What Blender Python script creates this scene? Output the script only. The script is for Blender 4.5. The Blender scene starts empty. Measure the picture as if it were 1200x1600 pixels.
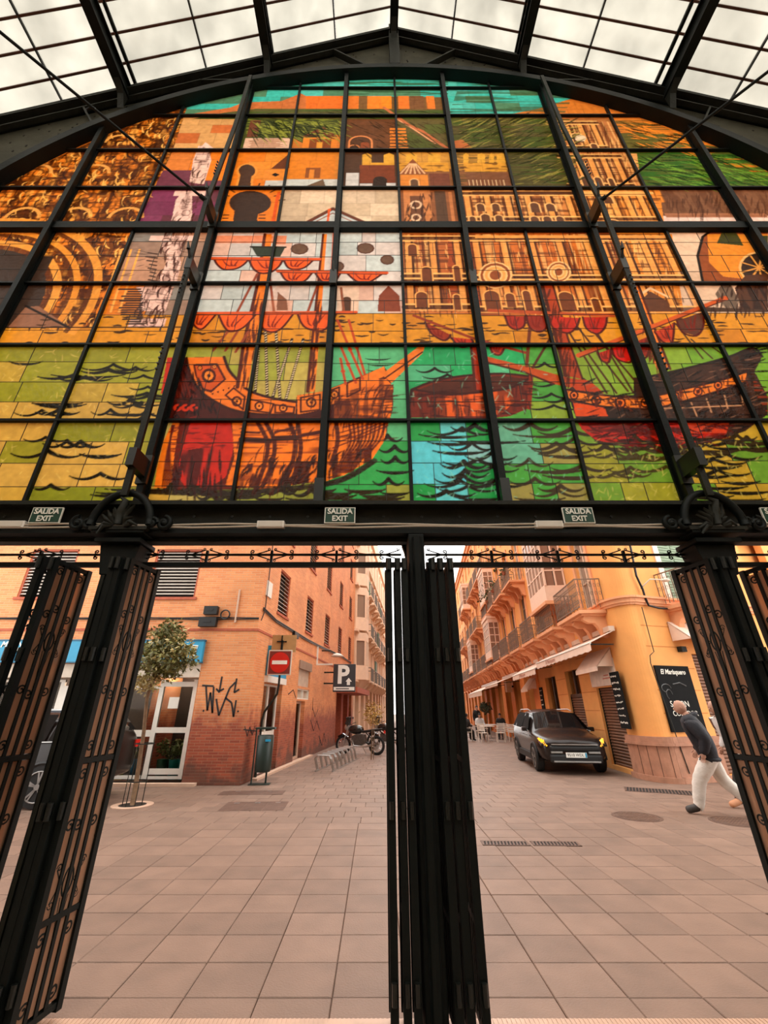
import bpy, bmesh, math, random
import numpy as np
from mathutils import Vector, Matrix
random.seed(7)
RNG = np.random.default_rng(11)
SC = bpy.context.scene
COL = SC.collection

# ------------------------------------------------------------------ camera
FPX, CXP, CYP = 650.7, 587.0, 800.0            # focal length and principal point in photo pixels (1200 x 1600)
PITCH = math.atan(307 / 650.7)
EYE = 1.62
cam = bpy.data.cameras.new('camera'); camo = bpy.data.objects.new('camera', cam); COL.objects.link(camo)
cam.sensor_fit = 'VERTICAL'; cam.sensor_height = 36.0; cam.sensor_width = 27.0
cam.lens = FPX / 1600 * 36.0
cam.shift_x = (600 - CXP) / 1600
cam.clip_start = 0.05; cam.clip_end = 500
camo.location = (0, 0, EYE); camo.rotation_euler = (math.pi / 2 + PITCH, 0, 0)
SC.camera = camo

# ------------------------------------------------------------------ sky, sun, exposure
w = bpy.data.worlds.new('overcast_sky'); SC.world = w; w.use_nodes = True
bg = w.node_tree.nodes['Background']
bg.inputs[0].default_value = (1.0, 0.975, 0.94, 1); bg.inputs[1].default_value = 3.3
sun = bpy.data.lights.new('sun', 'SUN'); sun.energy = 1.2; sun.angle = math.radians(70); sun.color = (1, .93, .84)
suno = bpy.data.objects.new('sun', sun); COL.objects.link(suno)
suno.rotation_euler = (math.radians(-14), math.radians(-6), 0)
vs = SC.view_settings
vs.view_transform = 'Standard'; vs.look = 'None'; vs.exposure = 0.0; vs.gamma = 1.0; vs.use_curve_mapping = False
SC.render.film_transparent = False

# ------------------------------------------------------------------ survey helpers (photo pixel -> point on a real plane)
_S, _C = math.sin(PITCH), math.cos(PITCH)
def ray(u, v):
    x = (u - CXP) / FPX; y = (CYP - v) / FPX
    return (x, _C - y * _S, _S + y * _C)
def at_y(u, v, Y):
    r = ray(u, v); k = Y / r[1]; return Vector((r[0] * k, Y, EYE + r[2] * k))
def at_z(u, v, z=0.0):
    r = ray(u, v); k = (z - EYE) / r[2]; return Vector((r[0] * k, r[1] * k, z))
class Frame:
    """a vertical facade: origin o, direction d along the wall, n pointing into the building"""
    def __init__(s, o, d):
        L = math.hypot(*d); s.o = o; s.d = (d[0] / L, d[1] / L); s.n = (-s.d[1], s.d[0])
        s.m = Matrix(((s.d[0], s.n[0], 0, o[0]), (s.d[1], s.n[1], 0, o[1]), (0, 0, 1, 0), (0, 0, 0, 1)))
    def on(s, u, v, off=0.0):
        r = ray(u, v); ox = s.o[0] + s.n[0] * off; oy = s.o[1] + s.n[1] * off
        k = (ox * s.n[0] + oy * s.n[1]) / (r[0] * s.n[0] + r[1] * s.n[1])
        px, py, pz = r[0] * k, r[1] * k, EYE + r[2] * k
        return ((px - s.o[0]) * s.d[0] + (py - s.o[1]) * s.d[1], pz)
    def pt(s, a, b, z):
        return Vector((s.o[0] + s.d[0] * a + s.n[0] * b, s.o[1] + s.d[1] * a + s.n[1] * b, z))

# ------------------------------------------------------------------ object helpers
def link(o, parent=None):
    COL.objects.link(o)
    if parent is not None: o.parent = parent
    return o
def tag(o, label=None, cat=None, group=None, kind=None):
    if label: o['label'] = label
    if cat: o['category'] = cat
    if group: o['group'] = group
    if kind: o['kind'] = kind
    return o
def empty(name, label=None, cat=None, group=None, loc=(0, 0, 0), rz=0.0, kind=None, parent=None, mat=None):
    o = bpy.data.objects.new(name, None); o.empty_display_size = .2
    if mat is not None: o.matrix_basis = mat
    else: o.location = loc; o.rotation_euler = (0, 0, rz)
    link(o, parent)
    return tag(o, label, cat, group, kind)
def copy_tree(o, parent=None):
    c = o.copy(); link(c)
    c.parent = parent
    for ch in o.children: copy_tree(ch, c)
    return c

class MB:
    def __init__(s): s.v = []; s.f = []
    def add(s, vs, fs):
        b = len(s.v); s.v += [tuple(p) for p in vs]; s.f += [tuple(i + b for i in f) for f in fs]; return s
    def box(s, x0, x1, y0, y1, z0, z1, m=None):
        vs = [Vector(p) for p in ((x0,y0,z0),(x1,y0,z0),(x1,y1,z0),(x0,y1,z0),(x0,y0,z1),(x1,y0,z1),(x1,y1,z1),(x0,y1,z1))]
        if m is not None: vs = [m @ p for p in vs]
        return s.add(vs, [(0,3,2,1),(4,5,6,7),(0,1,5,4),(1,2,6,5),(2,3,7,6),(3,0,4,7)])
    def prism(s, poly, axis, a, b):
        """extrude a 2D polygon along axis ('x','y','z') from a to b"""
        n = len(poly)
        def mk(p, t):
            return {'x': (t, p[0], p[1]), 'y': (p[0], t, p[1]), 'z': (p[0], p[1], t)}[axis]
        return s.add([mk(p, a) for p in poly] + [mk(p, b) for p in poly],
                     [tuple(range(n))[::-1], tuple(range(n, 2 * n))] + [(i, (i + 1) % n, n + (i + 1) % n, n + i) for i in range(n)])
    def bar(s, p, q, w, h=None, up=(0, 0, 1)):
        """rectangular bar from p to q"""
        h = h or w; p = Vector(p); q = Vector(q); d = (q - p).normalized(); up = Vector(up)
        if abs(d.dot(up)) > .98: up = Vector((0, 1, 0)) if abs(d.y) < .9 else Vector((1, 0, 0))
        a = d.cross(up).normalized() * w / 2; b = a.cross(d).normalized() * h / 2
        vs = [p - a - b, p + a - b, p + a + b, p - a + b, q - a - b, q + a - b, q + a + b, q - a + b]
        return s.add(vs, [(0,1,2,3),(7,6,5,4),(0,4,5,1),(1,5,6,2),(2,6,7,3),(3,7,4,0)])
    def cyl(s, p, q, r, r2=None, n=10):
        r2 = r if r2 is None else r2
        p = Vector(p); q = Vector(q); d = (q - p).normalized()
        up = Vector((0, 0, 1)) if abs(d.z) < .9 else Vector((1, 0, 0))
        a = d.cross(up).normalized(); b = d.cross(a)
        vs = []
        for c, rr in ((p, r), (q, r2)):
            for i in range(n):
                t = 2 * math.pi * i / n; vs.append(c + (a * math.cos(t) + b * math.sin(t)) * rr)
        return s.add(vs, [tuple(range(n)), tuple(range(2 * n - 1, n - 1, -1))] + [(i, n + i, n + (i + 1) % n, (i + 1) % n) for i in range(n)])
    def tube(s, pts, r, n=6, closed=False):
        pts = [Vector(p) for p in pts]; m = len(pts); vs = []; rs = r if isinstance(r, (list, tuple)) else [r] * m
        prev = None
        for i in range(m):
            if closed: d = pts[(i + 1) % m] - pts[i - 1]
            else: d = pts[min(i + 1, m - 1)] - pts[max(i - 1, 0)]
            d.normalize()
            if prev is None:
                up = Vector((0, 0, 1)) if abs(d.z) < .9 else Vector((1, 0, 0)); a = d.cross(up).normalized()
            else:
                a = (prev - d * prev.dot(d));
                a = a.normalized() if a.length > 1e-6 else d.orthogonal().normalized()
            prev = a; b = d.cross(a)
            for k in range(n):
                t = 2 * math.pi * k / n; vs.append(pts[i] + (a * math.cos(t) + b * math.sin(t)) * rs[i])
        fs = []
        for i in range(m if closed else m - 1):
            j = (i + 1) % m
            for k in range(n): fs.append((i*n+k, j*n+k, j*n+(k+1)%n, i*n+(k+1)%n))
        if not closed: fs += [tuple(range(n))[::-1], tuple((m - 1) * n + k for k in range(n))]
        return s.add(vs, fs)
    def lathe(s, prof, n=16, c=(0, 0, 0)):
        vs = []; fs = []; m = len(prof)
        for (r, z) in prof:
            for k in range(n):
                t = 2 * math.pi * k / n; vs.append((c[0] + r * math.cos(t), c[1] + r * math.sin(t), c[2] + z))
        for i in range(m - 1):
            for k in range(n): fs.append((i*n+k, i*n+(k+1)%n, (i+1)*n+(k+1)%n, (i+1)*n+k))
        fs += [tuple(range(n))[::-1], tuple((m-1)*n+k for k in range(n))]
        return s.add(vs, fs)
    def ell(s, c, r, nu=12, nv=8, fn=None):
        vs = []; fs = []
        for j in range(nv + 1):
            ph = math.pi * j / nv
            for i in range(nu):
                t = 2 * math.pi * i / nu
                p = Vector((math.sin(ph) * math.cos(t), math.sin(ph) * math.sin(t), math.cos(ph)))
                if fn: p = fn(p)
                vs.append((c[0] + p.x * r[0], c[1] + p.y * r[1], c[2] + p.z * r[2]))
        for j in range(nv):
            for i in range(nu): fs.append((j*nu+i, (j+1)*nu+i, (j+1)*nu+(i+1)%nu, j*nu+(i+1)%nu))
        return s.add(vs, fs)
    def quad(s, a, b, c, d): return s.add([a, b, c, d], [(0, 1, 2, 3)])
    def mesh(s, name, mat, smooth=False):
        me = bpy.data.meshes.new(name); me.from_pydata(s.v, [], s.f); me.validate(); me.update()
        if mat is not None: me.materials.append(mat)
        if smooth:
            for p in me.polygons: p.use_smooth = True
        return me
    def build(s, name, mat, parent=None, smooth=False, bevel=0, **kw):
        o = bpy.data.objects.new(name, s.mesh(name, mat, smooth)); link(o, parent)
        if bevel:
            b = o.modifiers.new('bevel', 'BEVEL'); b.width = bevel; b.segments = 2; b.limit_method = 'ANGLE'
        return tag(o, **kw)
def inst(name, me, parent, loc=(0, 0, 0), rot=(0, 0, 0), scale=(1, 1, 1)):
    o = bpy.data.objects.new(name, me); link(o, parent); o.location = loc; o.rotation_euler = rot; o.scale = scale; return o

def text(name, body, size, mat, parent, mat_local, extrude=.002, align='CENTER', shear=0.0, bold=0.0, sx=1.0, **kw):
    cu = bpy.data.curves.new(name, 'FONT'); cu.body = body; cu.size = size; cu.align_x = align; cu.align_y = 'CENTER'
    cu.extrude = extrude; cu.shear = shear; cu.offset = bold; cu.resolution_u = 3
    t = bpy.data.objects.new('tmp_text', cu); COL.objects.link(t)
    dg = bpy.context.evaluated_depsgraph_get(); me = bpy.data.meshes.new_from_object(t.evaluated_get(dg))
    bpy.data.objects.remove(t); me.materials.clear(); me.materials.append(mat)
    me.transform(Matrix.Diagonal((sx, 1, 1, 1)))
    o = bpy.data.objects.new(name, me); link(o, parent); o.matrix_local = mat_local
    return tag(o, **kw)
def face_mat(x, y, z, flip=False):
    """text facing -y (towards the viewer) at x,y,z"""
    return Matrix.Translation((x, y, z)) @ Matrix.Rotation(math.pi / 2, 4, 'X')

# ------------------------------------------------------------------ materials
def srgb(c):
    return tuple(((x / 255) / 12.92 if x / 255 <= .04045 else ((x / 255 + .055) / 1.055) ** 2.4) for x in c)
MAT = {}
def mat(name, rgb, rough=.6, metal=0.0, var=.12, scale=6.0, bump=0.0, bscale=30.0, lin=False, spec=.5, rnd=0.0, emit=0.0, alpha=1.0, coat=0.0, stretch=None, world=False):
    """principled material with procedural noise variation in the colour and optional bump"""
    if name in MAT: return MAT[name]
    m = bpy.data.materials.new(name); m.use_nodes = True; nt = m.node_tree; N = nt.nodes; L = nt.links
    b = N['Principled BSDF']; c = rgb if lin else srgb(rgb)
    tc = N.new('ShaderNodeTexCoord'); vec = tc.outputs['Object']
    if world: vec = N.new('ShaderNodeNewGeometry').outputs['Position']
    if stretch:
        mp = N.new('ShaderNodeMapping'); mp.inputs['Scale'].default_value = stretch; L.new(vec, mp.inputs['Vector']); vec = mp.outputs['Vector']
    nz = N.new('ShaderNodeTexNoise'); nz.inputs['Scale'].default_value = scale; nz.inputs['Detail'].default_value = 5
    L.new(vec, nz.inputs['Vector'])
    mr = N.new('ShaderNodeMapRange'); mr.inputs['From Min'].default_value = .25; mr.inputs['From Max'].default_value = .75
    mr.inputs['To Min'].default_value = 1 - var; mr.inputs['To Max'].default_value = 1 + var
    L.new(nz.outputs['Fac'], mr.inputs['Value'])
    val = mr.outputs['Result']
    if rnd:
        oi = N.new('ShaderNodeObjectInfo'); ge = N.new('ShaderNodeNewGeometry')
        ad = N.new('ShaderNodeMath'); ad.operation = 'ADD'; L.new(oi.outputs['Random'], ad.inputs[0]); L.new(ge.outputs['Random Per Island'], ad.inputs[1])
        fr = N.new('ShaderNodeMath'); fr.operation = 'FRACT'; L.new(ad.outputs[0], fr.inputs[0])
        r2 = N.new('ShaderNodeMapRange'); r2.inputs['To Min'].default_value = 1 - rnd; r2.inputs['To Max'].default_value = 1 + rnd
        L.new(fr.outputs[0], r2.inputs['Value'])
        mu = N.new('ShaderNodeMath'); mu.operation = 'MULTIPLY'; L.new(val, mu.inputs[0]); L.new(r2.outputs['Result'], mu.inputs[1]); val = mu.outputs[0]
    mx = N.new('ShaderNodeVectorMath'); mx.operation = 'SCALE'; mx.inputs[0].default_value = c; L.new(val, mx.inputs['Scale'])
    L.new(mx.outputs[0], b.inputs['Base Color'])
    b.inputs['Roughness'].default_value = rough; b.inputs['Metallic'].default_value = metal; b.inputs['Specular IOR Level'].default_value = spec
    if coat: b.inputs['Coat Weight'].default_value = coat; b.inputs['Coat Roughness'].default_value = .05
    if emit:
        b.inputs['Emission Color'].default_value = (*c, 1); b.inputs['Emission Strength'].default_value = emit
    if alpha < 1: b.inputs['Alpha'].default_value = alpha
    if bump:
        n2 = N.new('ShaderNodeTexNoise'); n2.inputs['Scale'].default_value = bscale; n2.inputs['Detail'].default_value = 4; L.new(vec, n2.inputs['Vector'])
        bp = N.new('ShaderNodeBump'); bp.inputs['Strength'].default_value = bump; bp.inputs['Distance'].default_value = .02
        L.new(n2.outputs['Fac'], bp.inputs['Height']); L.new(bp.outputs['Normal'], b.inputs['Normal'])
    MAT[name] = m; return m

IRON = mat('dark_green_iron', (11, 17, 15), .55, spec=.22, var=.35, scale=4, bump=.15, bscale=18)
IRON_WORN = mat('worn_iron', (34, 35, 28), .55, spec=.25, var=.3, scale=7, bump=.2)
PLATE = mat('grey_riveted_plate', (80, 78, 65), .7, spec=.2, var=.3, scale=3, bump=.2)
HINGE = mat('hinge_iron', (20, 24, 21), .4, var=.3)
WHITE = mat('white_paint', (226, 218, 206), .45, var=.06)
BLACK = mat('black_plastic', (20, 20, 20), .45, var=.2)
CHROME = mat('galvanised_steel', (190, 190, 188), .3, metal=.8, var=.1)

def brick_material(name, c1, c2, mortar, bw=.24, rh=.062, ms=.008, low=None, lowz=2.4, soot=0.0):
    m = bpy.data.materials.new(name); m.use_nodes = True; nt = m.node_tree; N = nt.nodes; L = nt.links
    b = N['Principled BSDF']; tc = N.new('ShaderNodeTexCoord'); sp = N.new('ShaderNodeSeparateXYZ'); L.new(tc.outputs['Object'], sp.inputs[0])
    ad = N.new('ShaderNodeMath'); ad.operation = 'ADD'; L.new(sp.outputs['X'], ad.inputs[0]); L.new(sp.outputs['Y'], ad.inputs[1])
    cb = N.new('ShaderNodeCombineXYZ'); L.new(ad.outputs[0], cb.inputs['X']); L.new(sp.outputs['Z'], cb.inputs['Y'])
    br = N.new('ShaderNodeTexBrick'); br.inputs['Scale'].default_value = 1; br.inputs['Brick Width'].default_value = bw; br.inputs['Row Height'].default_value = rh
    br.inputs['Mortar Size'].default_value = ms; br.inputs['Mortar Smooth'].default_value = .3; br.inputs['Bias'].default_value = 0
    L.new(cb.outputs[0], br.inputs['Vector'])
    br.inputs['Color1'].default_value = (*srgb(c1), 1); br.inputs['Color2'].default_value = (*srgb(c2), 1); br.inputs['Mortar'].default_value = (*srgb(mortar), 1)
    nz = N.new('ShaderNodeTexNoise'); nz.inputs['Scale'].default_value = .9; nz.inputs['Detail'].default_value = 6; L.new(tc.outputs['Object'], nz.inputs['Vector'])
    mr = N.new('ShaderNodeMapRange'); mr.inputs['From Min'].default_value = .3; mr.inputs['From Max'].default_value = .7; mr.inputs['To Min'].default_value = .86; mr.inputs['To Max'].default_value = 1.1
    L.new(nz.outputs['Fac'], mr.inputs['Value'])
    vm = N.new('ShaderNodeVectorMath'); vm.operation = 'SCALE'; L.new(br.outputs['Color'], vm.inputs[0]); L.new(mr.outputs['Result'], vm.inputs['Scale'])
    out = vm.outputs[0]
    if low:
        br2 = N.new('ShaderNodeTexBrick'); 
        for k in ('Scale', 'Brick Width', 'Row Height', 'Mortar Size', 'Mortar Smooth', 'Bias'): br2.inputs[k].default_value = br.inputs[k].default_value
        L.new(cb.outputs[0], br2.inputs['Vector'])
        br2.inputs['Color1'].default_value = (*srgb(low[0]), 1); br2.inputs['Color2'].default_value = (*srgb(low[1]), 1); br2.inputs['Mortar'].default_value = (*srgb(low[2]), 1)
        n3 = N.new('ShaderNodeTexNoise'); n3.inputs['Scale'].default_value = 3; L.new(tc.outputs['Object'], n3.inputs['Vector'])
        m3 = N.new('ShaderNodeMath'); m3.operation = 'MULTIPLY_ADD'; L.new(n3.outputs['Fac'], m3.inputs[0]); m3.inputs[1].default_value = 1.2; L.new(sp.outputs['Z'], m3.inputs[2])
        m4 = N.new('ShaderNodeMapRange'); m4.inputs['From Min'].default_value = lowz + .3; m4.inputs['From Max'].default_value = lowz + .9; L.new(m3.outputs[0], m4.inputs['Value'])
        mx = N.new('ShaderNodeMix'); mx.data_type = 'RGBA'; L.new(m4.outputs['Result'], mx.inputs['Factor']); L.new(br2.outputs['Color'], mx.inputs['A']); L.new(out, mx.inputs['B'])
        out = mx.outputs['Result']
        # street grime with its own blotchy shape near the foot
        n5 = N.new('ShaderNodeTexNoise'); n5.inputs['Scale'].default_value = 2.2; n5.inputs['Detail'].default_value = 8; L.new(tc.outputs['Object'], n5.inputs['Vector'])
        m5 = N.new('ShaderNodeMath'); m5.operation = 'MULTIPLY_ADD'; L.new(sp.outputs['Z'], m5.inputs[0]); m5.inputs[1].default_value = -.55; L.new(n5.outputs['Fac'], m5.inputs[2])
        m6 = N.new('ShaderNodeMapRange'); m6.inputs['From Min'].default_value = .22; m6.inputs['From Max'].default_value = .42; m6.inputs['To Max'].default_value = .7; L.new(m5.outputs[0], m6.inputs['Value'])
        mx2 = N.new('ShaderNodeMix'); mx2.data_type = 'RGBA'; L.new(m6.outputs['Result'], mx2.inputs['Factor']); L.new(out, mx2.inputs['A']); mx2.inputs['B'].default_value = (*srgb((70, 55, 45)), 1)
        out = mx2.outputs['Result']
    L.new(out, b.inputs['Base Color']); b.inputs['Roughness'].default_value = .7
    bp = N.new('ShaderNodeBump'); bp.inputs['Strength'].default_value = .5; bp.inputs['Distance'].default_value = .01; bp.invert = True
    L.new(br.outputs['Fac'], bp.inputs['Height']); L.new(bp.outputs['Normal'], b.inputs['Normal'])
    MAT[name] = m; return m

def translucent_material(name, rgb=None, attr=None, gain=1.0, gloss=.06, bump=.3, bscale=30, dirt=False):
    m = bpy.data.materials.new(name); m.use_nodes = True; nt = m.node_tree; N = nt.nodes; L = nt.links
    N.remove(N['Principled BSDF']); out = N['Material Output']; tc = N.new('ShaderNodeTexCoord')
    tr = N.new('ShaderNodeBsdfTranslucent'); gl = N.new('ShaderNodeBsdfGlossy'); gl.inputs['Roughness'].default_value = .22
    df = N.new('ShaderNodeBsdfDiffuse')
    if attr:
        at = N.new('ShaderNodeAttribute'); at.attribute_name = attr; col = at.outputs['Color']
    else:
        rg = N.new('ShaderNodeRGB'); rg.outputs[0].default_value = (*srgb(rgb), 1); col = rg.outputs[0]
    nz = N.new('ShaderNodeTexNoise'); nz.inputs['Scale'].default_value = 1.6 if dirt else bscale * .6; nz.inputs['Detail'].default_value = 6; L.new(tc.outputs['Object'], nz.inputs['Vector'])
    mr = N.new('ShaderNodeMapRange'); mr.inputs['From Min'].default_value = .3; mr.inputs['From Max'].default_value = .7
    mr.inputs['To Min'].default_value = gain * (.82 if dirt else .86); mr.inputs['To Max'].default_value = gain * (1.08 if dirt else 1.1); L.new(nz.outputs['Fac'], mr.inputs['Value'])
    sc = N.new('ShaderNodeVectorMath'); sc.operation = 'SCALE'; L.new(col, sc.inputs[0]); L.new(mr.outputs['Result'], sc.inputs['Scale'])
    L.new(sc.outputs[0], tr.inputs['Color'])
    sc2 = N.new('ShaderNodeVectorMath'); sc2.operation = 'SCALE'; L.new(col, sc2.inputs[0]); sc2.inputs['Scale'].default_value = .35; L.new(sc2.outputs[0], df.inputs['Color'])
    n2 = N.new('ShaderNodeTexNoise'); n2.inputs['Scale'].default_value = bscale; n2.inputs['Detail'].default_value = 2; L.new(tc.outputs['Object'], n2.inputs['Vector'])
    bp = N.new('ShaderNodeBump'); bp.inputs['Strength'].default_value = bump; bp.inputs['Distance'].default_value = .01; L.new(n2.outputs['Fac'], bp.inputs['Height'])
    L.new(bp.outputs['Normal'], gl.inputs['Normal'])
    mx0 = N.new('ShaderNodeMixShader'); mx0.inputs[0].default_value = .04; L.new(tr.outputs[0], mx0.inputs[1]); L.new(df.outputs[0], mx0.inputs[2])
    mx = N.new('ShaderNodeMixShader'); mx.inputs[0].default_value = gloss; L.new(mx0.outputs[0], mx.inputs[1]); L.new(gl.outputs[0], mx.inputs[2])
    L.new(mx.outputs[0], out.inputs['Surface']); MAT[name] = m; return m

def glass_material(name, tint=(180, 190, 190), trans=.5, rough=.04, body=(30, 32, 32)):
    """window glass: partly see-through, partly mirror-like, over a dim body colour"""
    m = bpy.data.materials.new(name); m.use_nodes = True; nt = m.node_tree; N = nt.nodes; L = nt.links
    b = N['Principled BSDF']; b.inputs['Base Color'].default_value = (*srgb(body), 1); b.inputs['Roughness'].default_value = rough; b.inputs['Specular IOR Level'].default_value = .5
    tr = N.new('ShaderNodeBsdfTransparent'); tr.inputs[0].default_value = (*srgb(tint), 1)
    nz = N.new('ShaderNodeTexNoise'); nz.inputs['Scale'].default_value = 3; mr = N.new('ShaderNodeMapRange'); mr.inputs['To Min'].default_value = trans - .06; mr.inputs['To Max'].default_value = trans + .06
    L.new(nz.outputs['Fac'], mr.inputs['Value'])
    mx = N.new('ShaderNodeMixShader'); L.new(mr.outputs['Result'], mx.inputs[0]); L.new(b.outputs[0], mx.inputs[1]); L.new(tr.outputs[0], mx.inputs[2])
    L.new(mx.outputs[0], N['Material Output'].inputs['Surface']); MAT[name] = m; return m
# ================================================================== THE MARKET END WALL
WY = 3.41                      # plane of the stained glass
XC = 0.34                      # centre line of the hall
ARC_Z, ARC_R = 5.229, 6.53
COLS = [-6.42, -5.34, -4.27, -3.20, -2.13, -1.31, -0.507, 0.33, 1.159, 1.97, 2.83, 3.83, 4.91, 5.98, 7.05]   # glazing bars and mullions
MAJOR = {2: 1, 4: 2, 6: 1, 8: 1, 10: 2, 12: 1, 0: 1, 14: 1}
ROWS = [3.26, 4.235, 5.272, 6.292, 7.38, 8.318, 9.324, 10.382, 11.338, 12.2]
def Wp(u, v):
    p = at_y(u, v, WY); return (p.x, p.z)
def arc_z(x, r=ARC_R):
    d = r * r - (x - XC) ** 2
    return ARC_Z + math.sqrt(max(d, 0.0))

# ------------------------------------------------------------------ the picture in the glass, drawn in wall coordinates
RES = .0065
AX0, AX1, AZ0, AZ1 = -6.5, 7.1, 3.2, 11.9
AW, AH = int((AX1 - AX0) / RES), int((AZ1 - AZ0) / RES)
ART = np.zeros((AH, AW, 3), np.float32)
def lin3(c):
    return np.array(srgb(c), np.float32)
def _poly_mask(pts):
    P = np.array(pts, float); P[:, 0] = (P[:, 0] - AX0) / RES; P[:, 1] = (P[:, 1] - AZ0) / RES
    x0 = max(int(P[:, 0].min()) - 1, 0); x1 = min(int(P[:, 0].max()) + 2, AW); y0 = max(int(P[:, 1].min()) - 1, 0); y1 = min(int(P[:, 1].max()) + 2, AH)
    if x1 <= x0 or y1 <= y0: return None
    X, Y = np.meshgrid(np.arange(x0, x1) + .5, np.arange(y0, y1) + .5)
    M = np.zeros(X.shape, bool); n = len(P)
    for i in range(n):
        ax, ay = P[i]; bx, by = P[(i + 1) % n]
        if ay == by: continue
        c = ((ay > Y) != (by > Y)) & (X < (bx - ax) * (Y - ay) / (by - ay) + ax)
        M ^= c
    return (slice(y0, y1), slice(x0, x1)), M
def fillw(pts, c, a=1.0, var=0.0):
    r = _poly_mask(pts)
    if r is None: return
    sl, M = r; c = lin3(c)
    if var: c = c * (1 + RNG.uniform(-var, var))
    A = ART[sl]; A[M] = A[M] * (1 - a) + c * a
def fill(pts, c, a=1.0, var=0.0): fillw([Wp(*p) for p in pts], c, a, var)
def strokew(pts, wd, c, a=1.0, taper=False):
    """line through wall points, width in metres"""
    c = lin3(c); n = len(pts)
    for i in range(n - 1):
        (ax, ay), (bx, by) = pts[i], pts[i + 1]
        t = 1.0
        if taper: t = .25 + .75 * math.sin(math.pi * (i + .5) / (n - 1))
        h = wd * t / 2
        x0 = max(int((min(ax, bx) - h - AX0) / RES) - 1, 0); x1 = min(int((max(ax, bx) + h - AX0) / RES) + 2, AW)
        y0 = max(int((min(ay, by) - h - AZ0) / RES) - 1, 0); y1 = min(int((max(ay, by) + h - AZ0) / RES) + 2, AH)
        if x1 <= x0 or y1 <= y0: continue
        X, Y = np.meshgrid((np.arange(x0, x1) + .5) * RES + AX0, (np.arange(y0, y1) + .5) * RES + AZ0)
        dx, dy = bx - ax, by - ay; L2 = dx * dx + dy * dy + 1e-12
        s = np.clip(((X - ax) * dx + (Y - ay) * dy) / L2, 0, 1)
        D = np.hypot(X - ax - s * dx, Y - ay - s * dy)
        k = (np.clip((h - D) / RES + .5, 0, 1) * a)[..., None]
        ART[y0:y1, x0:x1] = ART[y0:y1, x0:x1] * (1 - k) + c * k
def px_m(v): return WY / (FPX * ray(600, v)[1])        # metres per photo pixel at that height
def stroke(pts, wpx, c, a=1.0, taper=False):
    v = sum(p[1] for p in pts) / len(pts); strokew([Wp(*p) for p in pts], wpx * 1.4 * px_m(v), c, a, taper)
def curve(pts, n=8):
    """Catmull-Rom through the points"""
    P = [pts[0]] + list(pts) + [pts[-1]]; out = []
    for i in range(1, len(P) - 2):
        for k in range(n):
            t = k / n; a, b, c, d = P[i - 1], P[i], P[i + 1], P[i + 2]
            out.append(tuple(.5 * (2 * b[j] + (c[j] - a[j]) * t + (2 * a[j] - 5 * b[j] + 4 * c[j] - d[j]) * t * t + (3 * b[j] - a[j] - 3 * c[j] + d[j]) * t ** 3) for j in (0, 1)))
    out.append(pts[-1]); return out
def noise(sx, sy, seed):
    """smooth value noise over the whole window, cell size in metres"""
    r = np.random.default_rng(seed); nx, ny = int((AX1 - AX0) / sx) + 3, int((AZ1 - AZ0) / sy) + 3
    g = r.random((ny, nx)).astype(np.float32)
    X = np.arange(AW) * RES / sx; Y = np.arange(AH) * RES / sy
    xi = X.astype(int); yi = Y.astype(int); fx = X - xi; fy = (Y - yi)[:, None]; fx = fx * fx * (3 - 2 * fx); fy = fy * fy * (3 - 2 * fy)
    a = g[np.ix_(yi, xi)]; b = g[np.ix_(yi, xi + 1)]; c = g[np.ix_(yi + 1, xi)]; d = g[np.ix_(yi + 1, xi + 1)]
    return (a * (1 - fx) + b * fx) * (1 - fy) + (c * (1 - fx) + d * fx) * fy
def carve(pts, dark, a=.85, cell=.16, thr=.09, seed=1):
    """swirling carved-ornament lines inside a polygon"""
    r = _poly_mask([Wp(*p) for p in pts])
    if r is None: return
    sl, M = r; n1 = noise(cell, cell, seed)[sl]; n2 = noise(cell * .6, cell * .6, seed + 50)[sl]; n3 = noise(cell * .35, cell * 1.2, seed + 90)[sl]
    k = np.clip((thr - np.abs(n1 - .5)) / .05, 0, 1) * .8 + np.clip((thr * .8 - np.abs(n2 - .5)) / .05, 0, 1) * .6 + np.clip((n3 - .62) / .1, 0, 1) * .5
    k = (np.clip(k, 0, 1) * a * M)[..., None]; ART[sl] = ART[sl] * (1 - k) + lin3(dark) * k
def streaks(pts, c, a=.6, sx=.03, sy=.6, lo=.55, seed=3):
    r = _poly_mask([Wp(*p) for p in pts])
    if r is None: return
    sl, M = r; n = noise(sx, sy, seed)[sl]; k = (np.clip((n - lo) / .15, 0, 1) * a * M)[..., None]
    ART[sl] = ART[sl] * (1 - k) + lin3(c) * k
def rect(u0, v0, u1, v1, c, a=1.0, var=0):
    """upright rectangle in the wall given by opposite photo corners"""
    x0, z0 = Wp(u0, v0); x1, z1 = Wp(u1, v1)
    x1 = x0 + (x1 - x0) if True else x1
    fillw([(x0, z0), (x1, z0), (x1, z1), (x0, z1)], c, a, var)
def arch(u, vb, wpx, hpx, c, line=None, lw=2.0, horseshoe=0.0):
    x, z = Wp(u, vb); s = px_m(vb); wd = wpx * s / 2; h = hpx * s * 1.5
    pts = [(x - wd, z), (x - wd, z + h - wd)]
    R = wd * (1 + horseshoe)
    a0 = math.pi + (math.asin(min(1, horseshoe)) if horseshoe else 0)
    for i in range(13):
        t = a0 - (a0 - (math.pi - a0)) * i / 12 if horseshoe else math.pi - math.pi * i / 12
        pts.append((x + R * math.cos(t), z + h - wd + R * math.sin(t)))
    pts += [(x + wd, z + h - wd), (x + wd, z)]
    fillw(pts, c)
    if line: strokew(pts, lw * s, line)
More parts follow.
